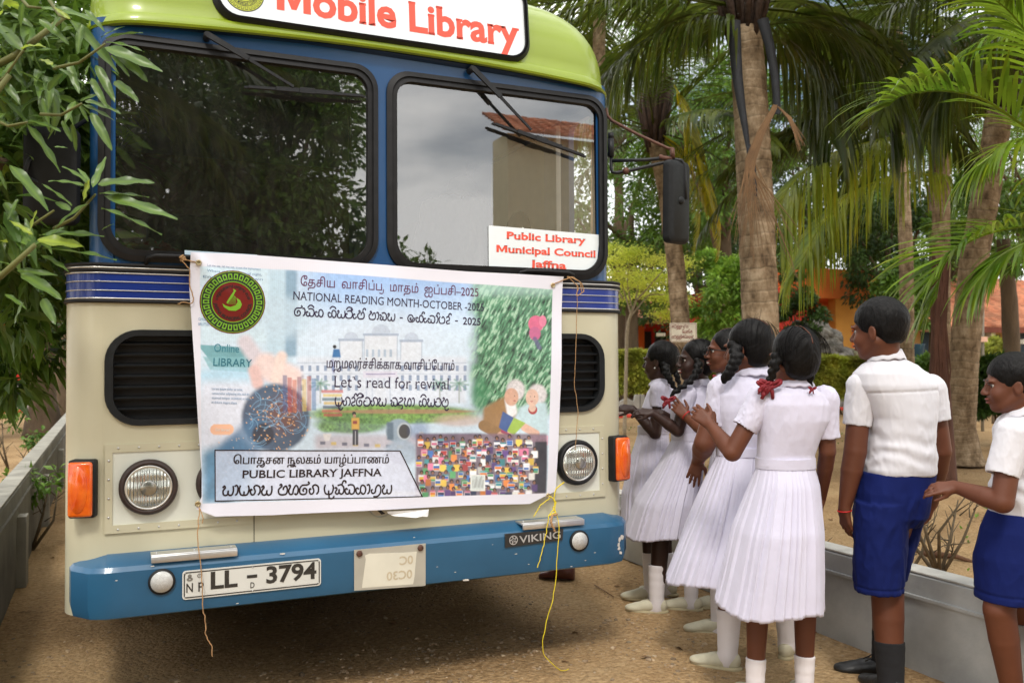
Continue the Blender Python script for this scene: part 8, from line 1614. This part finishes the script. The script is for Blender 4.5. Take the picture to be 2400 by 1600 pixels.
def sock(P, kn, an, rc, ra, frac, mat, par, extra=.004, toe=None):
    kn = np.array(kn); an = np.array(an); top = kn+(an-kn)*frac; m = kn+(an-kn)*.30; sd = SDF(.004)
    r_at = lambda t: rc if t < .3 else rc+(ra-rc)*(t-.3)/.7
    pts = [top+(an-top)*t for t in np.linspace(0, 1, 5)]; rr = [r_at(frac+(1-frac)*t)+extra for t in np.linspace(0, 1, 5)]
    for i in range(4): sd.cap(pts[i], pts[i+1], rr[i], rr[i+1], .001)
    sd.ell(an+np.array([0, 0, -.03]), (.034, .036, .045), .02)
    if toe is not None: t_ = np.array([toe[0], toe[1], 0.]); t_ /= np.linalg.norm(t_); sd.cap(an+np.array([0, 0, -.03]), an+t_*.08+np.array([0, 0, -.045]), .03, .026, .02)
    d = (top-an)/np.linalg.norm(top-an); sd.cut(top, d); return P.part('sock', sd.mesh(1, lambda V: .0007*np.sin((V[:, 2])*140+6*V[:, 0])*np.exp(-np.abs(V[:, 2]-top[2])*6)+.0012*fbm(V*40, 2)), mat, par)
def girl(label, D, g0, hp, hs, yaw, pitch, rowsL, arms, legs, skirtL, skin, seed, belt=None, smile=0., nr=.044, collar_=None, studs=None, faces=False, roll=0., npl=30, shoes=None):
    P = Person(label, D, *g0); fr = frame_head(yaw, pitch, roll); sp = dict(hc=P.p(*hp), hs=hs, smile=smile, nr=nr, rows=rows_(P, rowsL), arms=[], legs=[])
    R3 = sp['rows']
    for i_, fa_, fb2 in ((-1, .80, .9), (-2, .70, .86), (-3, .88, .95)): R3[i_] = (*R3[i_][:3], R3[i_][3]*fa_, R3[i_][4]*fb2)
    top = sp['rows'][-1]; sp['neck'] = np.array([top[1], top[2], top[0]-.02])
    for a in arms: sp['arms'].append((P.p(*a[0]), P.p(*a[1]), P.p(*a[2]), *a[3], a[4]))
    for l in legs: sp['legs'].append((P.p(*l[0]), P.p(*l[1]), P.p(*l[2]), *l[3]))
    sd, q = bodysdf(P, sp, fr); body = P.part('body', sd.mesh(1), skin); P.body = body; P.q = q; P.fr = fr; P.sp = sp
    rw = sp['rows']; bd = SDF(.005); bd.loft(rw, .03); tz = top[0]
    bd.cut((0, 0, tz-.004), (0, 0, 1)); bd.cut((0, 0, rw[0][0]+.002), (0, 0, -1)); dress = P.part('dress_bodice', bd.mesh(2, folds(seed, .0030, 7, 1.3)), cloth)
    for i, a in enumerate(arms):
        if a[5] is not None:
            e, ra, rb = a[5]; make_sleeve(P, P.p(*a[0]) if len(a) < 7 else P.p(*a[6]), P.p(*e), ra, rb, rb-.006, cloth, dress, seed+i)
    sk = rows_(P, skirtL)[::-1]; V, F = skirt(sk, npl, .040, seed); P.part('skirt', (V, F), cloth)
    b0 = sk[0]; hb = .036; bt_ = ringband(P, 'belt', [(b0[0]-.004, b0[1], b0[2], b0[3]+.001, b0[4]+.001), (b0[0]-.004, b0[1], b0[2], b0[3]+.006, b0[4]+.006), (b0[0]+hb, b0[1], b0[2], b0[3]+.005, b0[4]+.005), (b0[0]+hb, b0[1], b0[2], b0[3]-.004, b0[4]-.004)], cloth, dress); autosmooth(bt_, 30)
    if collar_: cpt, r0, r1, h, drop, tilt = collar_; collar(P, P.p(*cpt), r0, r1, h, drop, tilt, yaw*.5, cloth, dress)
    hr = hair_cap(P, q, fr, hs, 'girl', seed=seed); 
    if faces: face_bits(P, body, q, fr, hs, smile=smile)
    for l_, m_ in (studs or []): stud(P, q, l_, m_, body)
    for (kn, an, rc, ra, fr_, d, off) in (shoes or []):
        kn, an = P.p(*kn), P.p(*an); an = an.copy(); sock(P, kn, an, rc, ra, fr_, sockW, P.root, toe=d); shoe(P, (an[0], an[1], .073), d)
    return P
def add_braid(P, pts, r, n=9, bow_=True, bs=1.):
    L = [P.p(*a) for a in pts]; sd = SDF(.004); braid(sd, L, r, n); e = L[-1]; o = P.part('braid', sd.mesh(1), hair); d = (L[-1]-L[-2]); d /= np.linalg.norm(d)+1e-9
    if bow_: bow(P, e+np.array([0, -.012, 0]), bs)
    return o
hd = lambda fd, nrm, side, **k: ((np.array(fd, float), np.array(nrm, float), side), k)
# five girls -----------------------------------------------------------------
G5 = girl('girl nearest the camera in a white pleated dress with a centre parting and bare calves', 3.55, (1800, 1300), ('H', 1438, 592), 1.02, 22, -4,
    [('H', 1345, 1550, 772, .052), ('H', 1250, 1635, 808, .072), ('H', 1180, 1700, 860, .09), ('H', 1168, 1712, 930, .10), ('H', 1182, 1700, 1050, .105), ('H', 1188, 1630, 1180, .098), ('H', 1182, 1588, 1300, .088), ('H', 1172, 1594, 1395, .094)],
    [[('H', 1215, 885), ('H', 992, 1285, -.01), ('H', 822, 1075, .13), (.040, .036, .022), hd((-.62, .35, .62), (-.1, -1, .1), 1, s=.92, curls=(.5, .6, .65, .7), thumb=1.0), (('H', 1082, 1105), .056, .052)],
     [('H', 1668, 895), ('H', 1692, 1275, .0), ('H', 1640, 1625, .14), (.040, .033, .023), hd((0, .15, -1), (1, -.2, 0), 1, s=.92), (('H', 1692, 1180), .056, .047)]],
    [[('I', 1280, 100), ('I', 1185, 820, .02), ('I', 1160, 1585, -.02), (.07, .048, .045, .030)], [('I', 1480, 100), ('I', 1530, 820, .03), ('I', 1522, 1575, .0), (.07, .048, .045, .030)]],
    [('H', 1176, 1590, 1388, .094), ('H', 1130, 1625, 1520, .13), ('H', 1010, 1655, 1850, .19), ('H', 872, 1664, 2410, .225)], skinB, 5, smile=0, collar_=(('H', 1452, 736, .005), .052, .078, .05, .040, .006), npl=34,
    shoes=[(('I', 1185, 820, .02), ('I', 1160, 1585, -.02), .045, .032, .74, (-.15, 1), 0), (('I', 1530, 820, .03), ('I', 1522, 1575, 0), .045, .032, .72, (.12, 1), 0)])
add_braid(G5, [('H', 1320, 590, -.07), ('H', 1300, 660, -.08), ('H', 1275, 740, -.07), ('H', 1262, 800, -.05)], .023, 6); add_braid(G5, [('H', 1560, 620, -.06), ('H', 1568, 700, -.06), ('H', 1566, 790, -.05)], .020, 5, bow_=False)
bow(G5, G5.p('H', 1580, 822, -.09), .35); bow(G5, G5.p('H', 1225, 795, -.07), .68)
G4 = girl('tall girl in white dress with her left arm bent and a braid over her shoulder', 4.05, (1760, 1300), ('H', 1105, 520), 1.07, 48, -6,
    [('H', 1040, 1268, 672, .056), ('H', 960, 1290, 715, .08), ('H', 890, 1310, 775, .105), ('H', 850, 1330, 860, .12), ('H', 850, 1330, 980, .13), ('H', 880, 1320, 1120, .13), ('H', 890, 1285, 1240, .12), ('H', 885, 1285, 1300, .125)],
    [[('H', 925, 825), ('H', 792, 1215, -.02), ('H', 738, 1345, .17), (.055, .050, .026), hd((-.25, .05, -1), (-.2, -1, 0), -1, s=.95, curls=(.15, .18, .22, .3), spread=.3), (('H', 868, 1085), .070, .060)],
     [('H', 1270, 850, .1), ('H', 1300, 1200, .15), ('H', 1200, 1350, .3), (.05, .045, .026), None, (('H', 1290, 1060, .1), .066, .058)]],
    [[('I', 1050, -80), ('I', 985, 560, -.04), ('I', 958, 1345, -.10), (.07, .064, .060, .036)], [('I', 1150, -80), ('I', 1370, 560, .05), ('I', 1392, 1265, .05), (.07, .060, .055, .034)]],
    [('H', 885, 1285, 1295, .126), ('H', 800, 1310, 1480, .17), ('H', 660, 1330, 1820, .235), ('H', 510, 1340, 2210, .26)], skinB, 14, belt=None, npl=36, nr=.05, collar_=(('H', 1148, 652, .0), .056, .092, .05, .045, .004),
    shoes=[(('I', 985, 560, -.04), ('I', 958, 1345, -.10), .060, .040, .60, (-.82, .42), 0), (('I', 1370, 560, .05), ('I', 1392, 1265, .05), .055, .036, .55, (.5, .9), 0)])
add_braid(G4, [('H', 1010, 500, -.07), ('H', 1025, 580, -.11), ('H', 1000, 650, -.12), ('H', 960, 715, -.12), ('H', 930, 755, -.11)], .030, 9, bow_=False); add_braid(G4, [('H', 1235, 560, .0), ('H', 1250, 620, .0), ('H', 1250, 700, .02)], .022, 4, bow_=False)
thread(G4, G4.p('H', 745, 1325, .15), (-.3, .6, -.6), .031, G4.body)
G3 = girl('smiling girl in black framed glasses with her hand on the arm of the girl ahead', 4.7, (1700, 1300), ('H', 945, 545), 1.0, 90, 0,
    [('H', 905, 1035, 712, .05), ('H', 860, 1090, 760, .1), ('H', 840, 1110, 840, .13), ('H', 840, 1110, 980, .135), ('H', 870, 1100, 1150, .12)],
    [[('H', 930, 800, -.1), ('H', 792, 1130, -.16), ('H', 650, 1022, -.02), (.040, .036, .022), hd((-.62, .3, .75), (-.1, -1, .1), 1, s=.95, curls=(.05, .5, .55, .6), thumb=.8), (('H', 850, 1010, -.13), .056, .048)],
     [('H', 980, 800, .12), ('H', 960, 1120, .14), ('H', 880, 1300, .1), (.040, .034, .022), None, (('H', 970, 980, .13), .056, .05)]],
    [[('I', 960, -180), ('I', 920, 450, -.15), ('I', 888, 1150, -.23), (.055, .048, .045, .03)], [('I', 1000, -180), ('I', 940, 400, .15), ('I', 888, 955, .22), (.07, .048, .045, .03)]],
    [('H', 870, 1100, 1160, .12), ('H', 830, 1130, 1400, .17), ('H', 790, 1160, 1900, .24)], skinB, 23, smile=1., studs=[(1, pearl)], faces=True, npl=30, collar_=(('H', 958, 700, 0), .050, .080, .04, .04, .0),
    shoes=[(('I', 900, 450, -.15), ('I', 888, 1150, -.23), .045, .032, .5, (-1, .15), 0), (('I', 930, 400, .15), ('I', 888, 955, .22), .045, .032, .5, (-1, .1), 0)])
bow(G3, G3.p('H', 885, 742, -.12), .62); thread(G3, G3.p('H', 655, 1010, -.04), (-.6, .4, .6), .0265, G3.body)
add_braid(G3, [('H', 990, 600, -.08), ('H', 975, 680, -.11), ('H', 900, 740, -.13)], .022, 5, bow_=False)
q = G3.q; gb = MB(); frm = []
for l in (-1, 1):
    c = q(.112, l*.031, .000); Fv, Lv, Uv = G3.fr; gb.tube([c+Lv*.027*math.copysign(abs(math.cos(t))**.7, math.cos(t))-Fv*abs(math.cos(t))*.004+Uv*.018*math.copysign(abs(math.sin(t))**.7, math.sin(t)) for t in np.linspace(0, 2*math.pi, 25)], .0026, 6, False)
    gb.tube([q(.104, l*.060, .010), q(.05, l*.079, .006), q(-.012, l*.084, .000), q(-.025, l*.082, -.018)], .0028, 6)
gb.tube([q(.116, -.008, .004), q(.118, 0, .007), q(.116, .008, .004)], .0026, 6); gb.build('spectacles', rubber, G3.root, local=True)
G2 = girl('smiling girl in white dress holding out a curled hand, red ribbon on her braid', 4.9, (1640, 1300), ('H', 722, 612), .98, 98, 0,
    [('H', 690, 825, 762, .048), ('H', 640, 850, 800, .085), ('H', 600, 860, 860, .11), ('H', 540, 850, 960, .12), ('H', 540, 820, 1060, .115), ('H', 555, 795, 1180, .10)],
    [[('H', 662, 860, -.09), ('H', 592, 1125, -.14), ('H', 402, 995, -.14), (.038, .034, .021), hd((-1, .05, .12), (-.1, -.55, .85), -1, s=.9, curls=(.35, .45, .5, .55), thumb=.4), (('H', 612, 1000, -.11), .056, .048)],
     [('H', 700, 860, .1), ('H', 640, 1120, .1), ('H', 480, 1000, .02), (.038, .034, .021), hd((-1, -.1, .12), (0, -.4, .9), 1, s=.9, curl=.2), (('H', 680, 1020, .1), .055, .046)]],
    [[('I', 655, -150), ('I', 470, 420, -.03), ('I', 436, 975, -.06), (.055, .052, .049, .034)], [('I', 680, -150), ('I', 680, 420, .02), ('I', 690, 948, -.02), (.055, .048, .045, .032)]],
    [('H', 552, 796, 1185, .102), ('H', 450, 775, 1380, .15), ('H', 290, 750, 1640, .20), ('H', 205, 715, 1890, .22)], skinC, 31, smile=.9, studs=[(1, gold)], faces=True, npl=32, collar_=(('H', 752, 752, 0), .048, .076, .04, .038, .004),
    shoes=[(('I', 437, 420, -.03), ('I', 436, 975, -.06), .049, .036, .50, (-1, .18), 0), (('I', 690, 420, .02), ('I', 690, 948, -.02), .045, .033, .5, (-.95, .3), 0)])
add_braid(G2, [('H', 745, 620, -.09), ('H', 735, 690, -.12), ('H', 690, 755, -.15), ('H', 615, 810, -.17), ('H', 545, 865, -.17)], .024, 9, bow_=False); bow(G2, G2.p('H', 520, 905, -.18), .85)
G1 = girl('foremost girl in white dress reaching round the bus corner with two loose braids', 5.2, (1530, 1300), ('H', 462, 616), .98, 58, -3,
    [('H', 400, 545, 755, .048), ('H', 370, 575, 790, .08), ('H', 350, 590, 850, .10), ('H', 330, 580, 950, .115), ('H', 315, 560, 1060, .11), ('H', 305, 520, 1140, .10)],
    [[('H', 452, 830, -.07), ('H', 425, 1145, -.10), ('H', 258, 965, -.06), (.038, .034, .021), hd((-.9, .2, .1), (-.1, -.6, .8), -1, s=.9, curls=(.45, .5, .5, .55), thumb=.5), (('H', 446, 955, -.08), .056, .050)],
     [('H', 520, 840, .1), ('H', 420, 1080, .15), ('H', 260, 980, .12), (.038, .034, .021), None, (('H', 480, 960, .12), .055, .048)]],
    [[('I', 405, -200), ('I', 380, 350, -.05), ('I', 392, 872, -.10), (.05, .048, .045, .032)], [('I', 425, -200), ('I', 480, 350, .05), ('I', 515, 868, .0), (.05, .048, .045, .032)]],
    [('H', 303, 522, 1135, .10), ('H', 240, 530, 1340, .15), ('H', 180, 530, 1580, .19), ('H', 165, 520, 1830, .21)], skinC, 47, studs=[(1, pearl)], faces=True, npl=30, collar_=(('H', 470, 745, 0), .048, .076, .04, .038, .004),
    shoes=[(('I', 380, 350, -.05), ('I', 392, 872, -.10), .045, .033, .5, (-1, .1), 0), (('I', 500, 350, .05), ('I', 515, 868, 0), .045, .033, .5, (-.9, .4), 0)])
add_braid(G1, [('H', 500, 640, -.09), ('H', 505, 700, -.11), ('H', 535, 755, -.12), ('H', 570, 815, -.12)], .024, 8, bow_=False); add_braid(G1, [('H', 570, 650, -.02), ('H', 585, 720, -.04), ('H', 600, 790, -.04)], .022, 6, bow_=False)
# two boys -------------------------------------------------------------------
def boy(label, D, g0, hp, hs, yaw, rowsL, arms, legs, shortsL, skin, seed, collar_, nr=.052, faces=False, hemcut=None, group='school pupils queueing along the bus', mids=None):
    P = Person(label, D, *g0); fr = frame_head(yaw, -4, 0); sp = dict(hc=P.p(*hp), hs=hs, nr=nr, rows=rows_(P, rowsL), arms=[], legs=[]); top = sp['rows'][-1]; sp['neck'] = np.array([top[1], top[2], top[0]-.02])
    for a in arms: sp['arms'].append((P.p(*a[0]), P.p(*a[1]), P.p(*a[2]), *a[3], a[4]))
    for l in legs: sp['legs'].append((P.p(*l[0]), P.p(*l[1]), P.p(*l[2]), *l[3]))
    sd, q = bodysdf(P, sp, fr); body = P.part('body', sd.mesh(1), skin); P.body = body; P.q = q; P.fr = fr; rw = sp['rows']
    bd = SDF(.005); bd.loft(rw, .03, pw=2.2); bd.cut((0, 0, rw[-1][0]-.004), (0, 0, 1)).cut((0, 0, rw[0][0]+.002), (0, 0, -1)); f1 = folds(seed, .0026, 6, -1.6)
    yk = rw[-1][0]-.135
    def dsp(V):
        b = np.exp(-((V[:, 2]-rw[0][0]-.10)/.09)**2); f = f1(V)*(1+1.2*b)+.0035*b*np.sin(V[:, 2]*80+14*V[:, 0]+9*fbm(V*6, 2)); zz = V[:, 2]-yk-.16*(V[:, 0]-top[1])*.25
        return f-.0035*np.exp(-(zz/.005)**2)+.002*(zz > 0)
    shirt = P.part('shirt', bd.mesh(1, dsp), clothB)
    for i, a in enumerate(arms):
        e, ra, rb = a[5]; make_sleeve(P, P.p(*a[0]), P.p(*e), ra, rb, rb-.006, clothB, shirt, seed+i, .003)
    cpt, r0, r1, h, drop, tilt = collar_; collar(P, P.p(*cpt), r0, r1, h, drop, tilt, yaw*.45, clothB, shirt, gap=30, ry=.92, pts=True)
    hair_cap(P, q, fr, hs, 'boy', seed=seed)
    if faces: face_bits(P, body, q, fr, hs, smile=0)
    else: face_bits(P, body, q, fr, hs, smile=0)
    P.hs_rows = rows_(P, shortsL); return P
def shorts(P, legsegs, seed):
    sd = SDF(.005); rw = P.hs_rows; sd.loft(rw, .03, pw=2.2)
    for a, b, ra, rb in legsegs: sd.cap(P.p(*a), P.p(*b), ra, rb, .035, -1)
    z0 = rw[0][0]; sd.cut((0, 0, z0+.004), (0, 0, -1)).cut((0, 0, rw[-1][0]-.002), (0, 0, 1)); f = folds(seed, .006, 6, .5); top = rw[-1]
    def dsp(V):
        return f(V)*np.clip((top[0]-V[:, 2])*8, .15, 1)+.004*np.exp(-((V[:, 2]-z0-.035)/.004)**2)*-1
    o = P.part('shorts', sd.mesh(1, dsp), blueS); return o
B6 = boy('tall boy in white shirt and blue shorts seen from behind, red thread on his wrist', 3.7, (2085, 1400), ('J', 812, 392), 1.07, 45,
    [('J', 772, 975, 598, .056), ('J', 700, 1075, 645, .085), ('J', 640, 1160, 705, .115), ('J', 630, 1225, 790, .13), ('J', 680, 1235, 900, .135), ('J', 745, 1215, 1030, .14), ('J', 748, 1198, 1150, .14), ('J', 728, 1208, 1290, .145), ('J', 705, 1212, 1400, .148), ('J', 715, 1206, 1440, .143)],
    [[('J', 682, 800), ('J', 642, 1275, -.01), ('J', 562, 1700, .0), (.046, .046, .0255), hd((.12, .12, -1), (-1, -.35, 0), 1, s=1.0, curls=(.55, .35, .25, .3), thumb=.7), (('J', 654, 1085), .059, .056)],
     [('J', 1200, 820), ('J', 1268, 1270, .03), ('J', 1205, 1660, .15), (.045, .044, .026), hd((-.25, .25, -1), (1, -.2, 0), -1, s=1.0), (('J', 1240, 1050), .062, .053)]],
    [[('K', 860, 300), ('K', 875, 850, -.03), ('K', 905, 1640, -.08), (.07, .066, .062, .043)], [('K', 950, 300), ('K', 880, 830, .10), ('K', 842, 1395, .17), (.07, .062, .058, .04)]],
    [('J', 695, 1212, 1425, .14), ('J', 655, 1198, 1580, .145), ('J', 648, 1120, 1790, .145), ('J', 650, 1040, 2000, .14), ('J', 650, 985, 2298, .13)], skinB, 3, (('J', 868, 545, .0), .058, .080, .06, .042, .012), hemcut=0)
sd = SDF(.0045); F3 = lambda L: rows_(B6, L)
sd.loft(F3([('K', 695, 1212, 12, .14), ('K', 655, 1198, 160, .145), ('K', 650, 1150, 330, .14), ('K', 660, 1090, 400, .12)]), .01, pw=2.2)
sd.loft(F3([('K', 665, 1010, 240, .10, -.045), ('K', 648, 1012, 400, .105, -.045), ('K', 644, 1008, 600, .105, -.045), ('K', 648, 982, 892, .105, -.045)]), .012, pw=2.2)
sd.loft(F3([('K', 900, 1175, 260, .09, .07), ('K', 890, 1118, 400, .095, .07), ('K', 870, 1050, 600, .095, .07), ('K', 850, 1000, 790, .095, .07)]), .012, pw=2.2)
zb_ = B6.p('K', 800, 888)[2]; zt_ = B6.p('K', 900, 14)[2]; sd.cut((0, 0, zt_), (0, 0, 1)).cut((0, 0, zb_+.004), (0, 0, -1)); f_ = folds(8, .007, 7, .6)
sd.cap(B6.p('K', 740, 60, -.16), B6.p('K', 800, 480, -.175), .012, .012, .02, -1); sd.cap(B6.p('K', 655, 130, -.10), B6.p('K', 690, 330, -.135), .008, .008, .008, -1)
sh_ = B6.part('shorts', sd.mesh(1, lambda V: f_(V)*np.clip((zt_-V[:, 2])*8, .15, 1)-.004*np.exp(-((V[:, 2]-zb_-.035)/.004)**2)), blueS)
sock(B6, B6.p('K', 880, 850, -.03), B6.p('K', 905, 1640, -.08), .062, .045, .52, sockK, B6.root, toe=(-.2, 1)); shoe(B6, (*B6.p('K', 905, 1640, -.08)[:2], .073), (-.25, 1), 'k', 1.12)
sock(B6, B6.p('K', 900, 830, .10), B6.p('K', 842, 1395, .17), .058, .042, .6, sockK, B6.root, toe=(-1, .3)); shoe(B6, (*B6.p('K', 835, 1395, .17)[:2], .073), (-1, .28), 'k', 1.15)
thread(B6, B6.p('J', 563, 1712, .0), (.1, .05, -1), .0275, B6.body)
lc = MB().tube([B6.p('K', 700, 1385, .16), B6.p('K', 740, 1370, .14), B6.p('K', 770, 1350, .13)], .003, 5).tube([B6.p('K', 715, 1405, .14), B6.p('K', 760, 1385, .125)], .003, 5); lc.build('shoe_lace', shoeK, B6.root, local=True)
B7 = boy('younger boy in profile at the end of the queue touching the taller boy from behind', 3.35, (2400, 1400), ('J', 1790, 788), .93, 74,
    [('J', 1770, 1960, 985, .05), ('J', 1715, 2060, 1040, .08), ('J', 1690, 2130, 1110, .11), ('J', 1700, 2160, 1250, .12), ('J', 1690, 2160, 1450, .12), ('J', 1650, 2120, 1600, .12), ('J', 1655, 2100, 1738, .115)],
    [[('J', 1800, 1150, -.09), ('J', 1722, 1650, -.13), ('J', 1372, 1535, .02), (.044, .040, .023), hd((-1, .15, -.12), (0, -.6, .8), -1, s=.92, curls=(.10, .4, .45, .5), thumb=.3), (('J', 1722, 1455, -.11), .062, .056)],
     [('J', 2080, 1150, .1), ('J', 2100, 1600, .1), ('J', 2000, 1900, .1), (.044, .04, .023), None, (('J', 2090, 1450, .1), .06, .054)]],
    [[('K', 1790, 400), ('K', 1700, 1030, -.03), ('K', 1815, 1740, .0), (.065, .056, .053, .035)], [('K', 1900, 400), ('K', 1840, 980, .1), ('K', 2060, 1500, .15), (.075, .055, .05, .034)]],
    [('J', 1650, 2100, 1715, .115), ('J', 1590, 2110, 1850, .13), ('J', 1552, 2080, 2050, .135), ('J', 1548, 1985, 2370, .125)], skinB, 77, (('J', 1862, 945, .0), .052, .074, .05, .04, .01), nr=.047, faces=True)
shorts(B7, [], 18)
for kn, an, d in ((('K', 1690, 1020, -.03), ('K', 1815, 1740, 0), (-1, .2)), (('K', 1840, 980, .1), ('K', 2060, 1500, .15), (-1, .1))):
    sock(B7, B7.p(*kn), B7.p(*an), .05, .036, .78, sockK, B7.root, toe=d); shoe(B7, (*B7.p(*an)[:2], .073), d, 'k')
# man bending over inside the bus
MN = Person('man in a pale shirt bending over inside the bus behind the right windscreen', 4.9, 1050, 640, group=None); s_ = SDF(.007); pm = lambda x, y, dd=0: MN.p('B', x, y, dd)
hc = pm(1530, 1030, .18); frm = frame_head(10, -55); 
s_.cap(pm(1500, 1450), pm(1500, 1120), .13, .13, .05).cap(pm(1500, 1120), pm(1520, 1060, .1), .06, .05, .03).ell(hc, (.08, .1, .09), .02)
for sx in (-1, 1): s_.cap(pm(1500+sx*120, 1120), pm(1500+sx*180, 1330, .1), .05, .042, .03).cap(pm(1500+sx*180, 1330, .1), pm(1500+sx*120, 1430, .3), .042, .03, .02)
bodyM = MN.part('body', s_.mesh(1), skinB)
s_ = SDF(.006); s_.cap(pm(1490, 1480), pm(1500, 1150), .15, .15, .05).cap(pm(1390, 1110), pm(1600, 1110), .07, .07, .08).cap(pm(1385, 1120), pm(1330, 1300, .06), .07, .06, .03).cap(pm(1610, 1120), pm(1680, 1310, .06), .07, .06, .03).cut(pm(1500, 1046), (0, 0, 1)); MN.part('shirt', s_.mesh(1, folds(5, .012, 9, .9)), clothB)
s_ = SDF(.006); s_.ell(hc+np.array([0, -.01, .03]), (.088, .108, .085), .02); MN.part('hair', s_.mesh(1), hairs)
s_ = SDF(.008); s_.cap(pm(1470, 1500), pm(1450, 1900), .12, .09, .03).cap(pm(1530, 1500), pm(1540, 1900), .12, .09, .03).cap(pm(1450, 1900), pm(1450, 2300), .09, .06, .03).cap(pm(1540, 1900), pm(1540, 2300), .09, .06, .03); MN.part('trousers', s_.mesh(1), darkin)
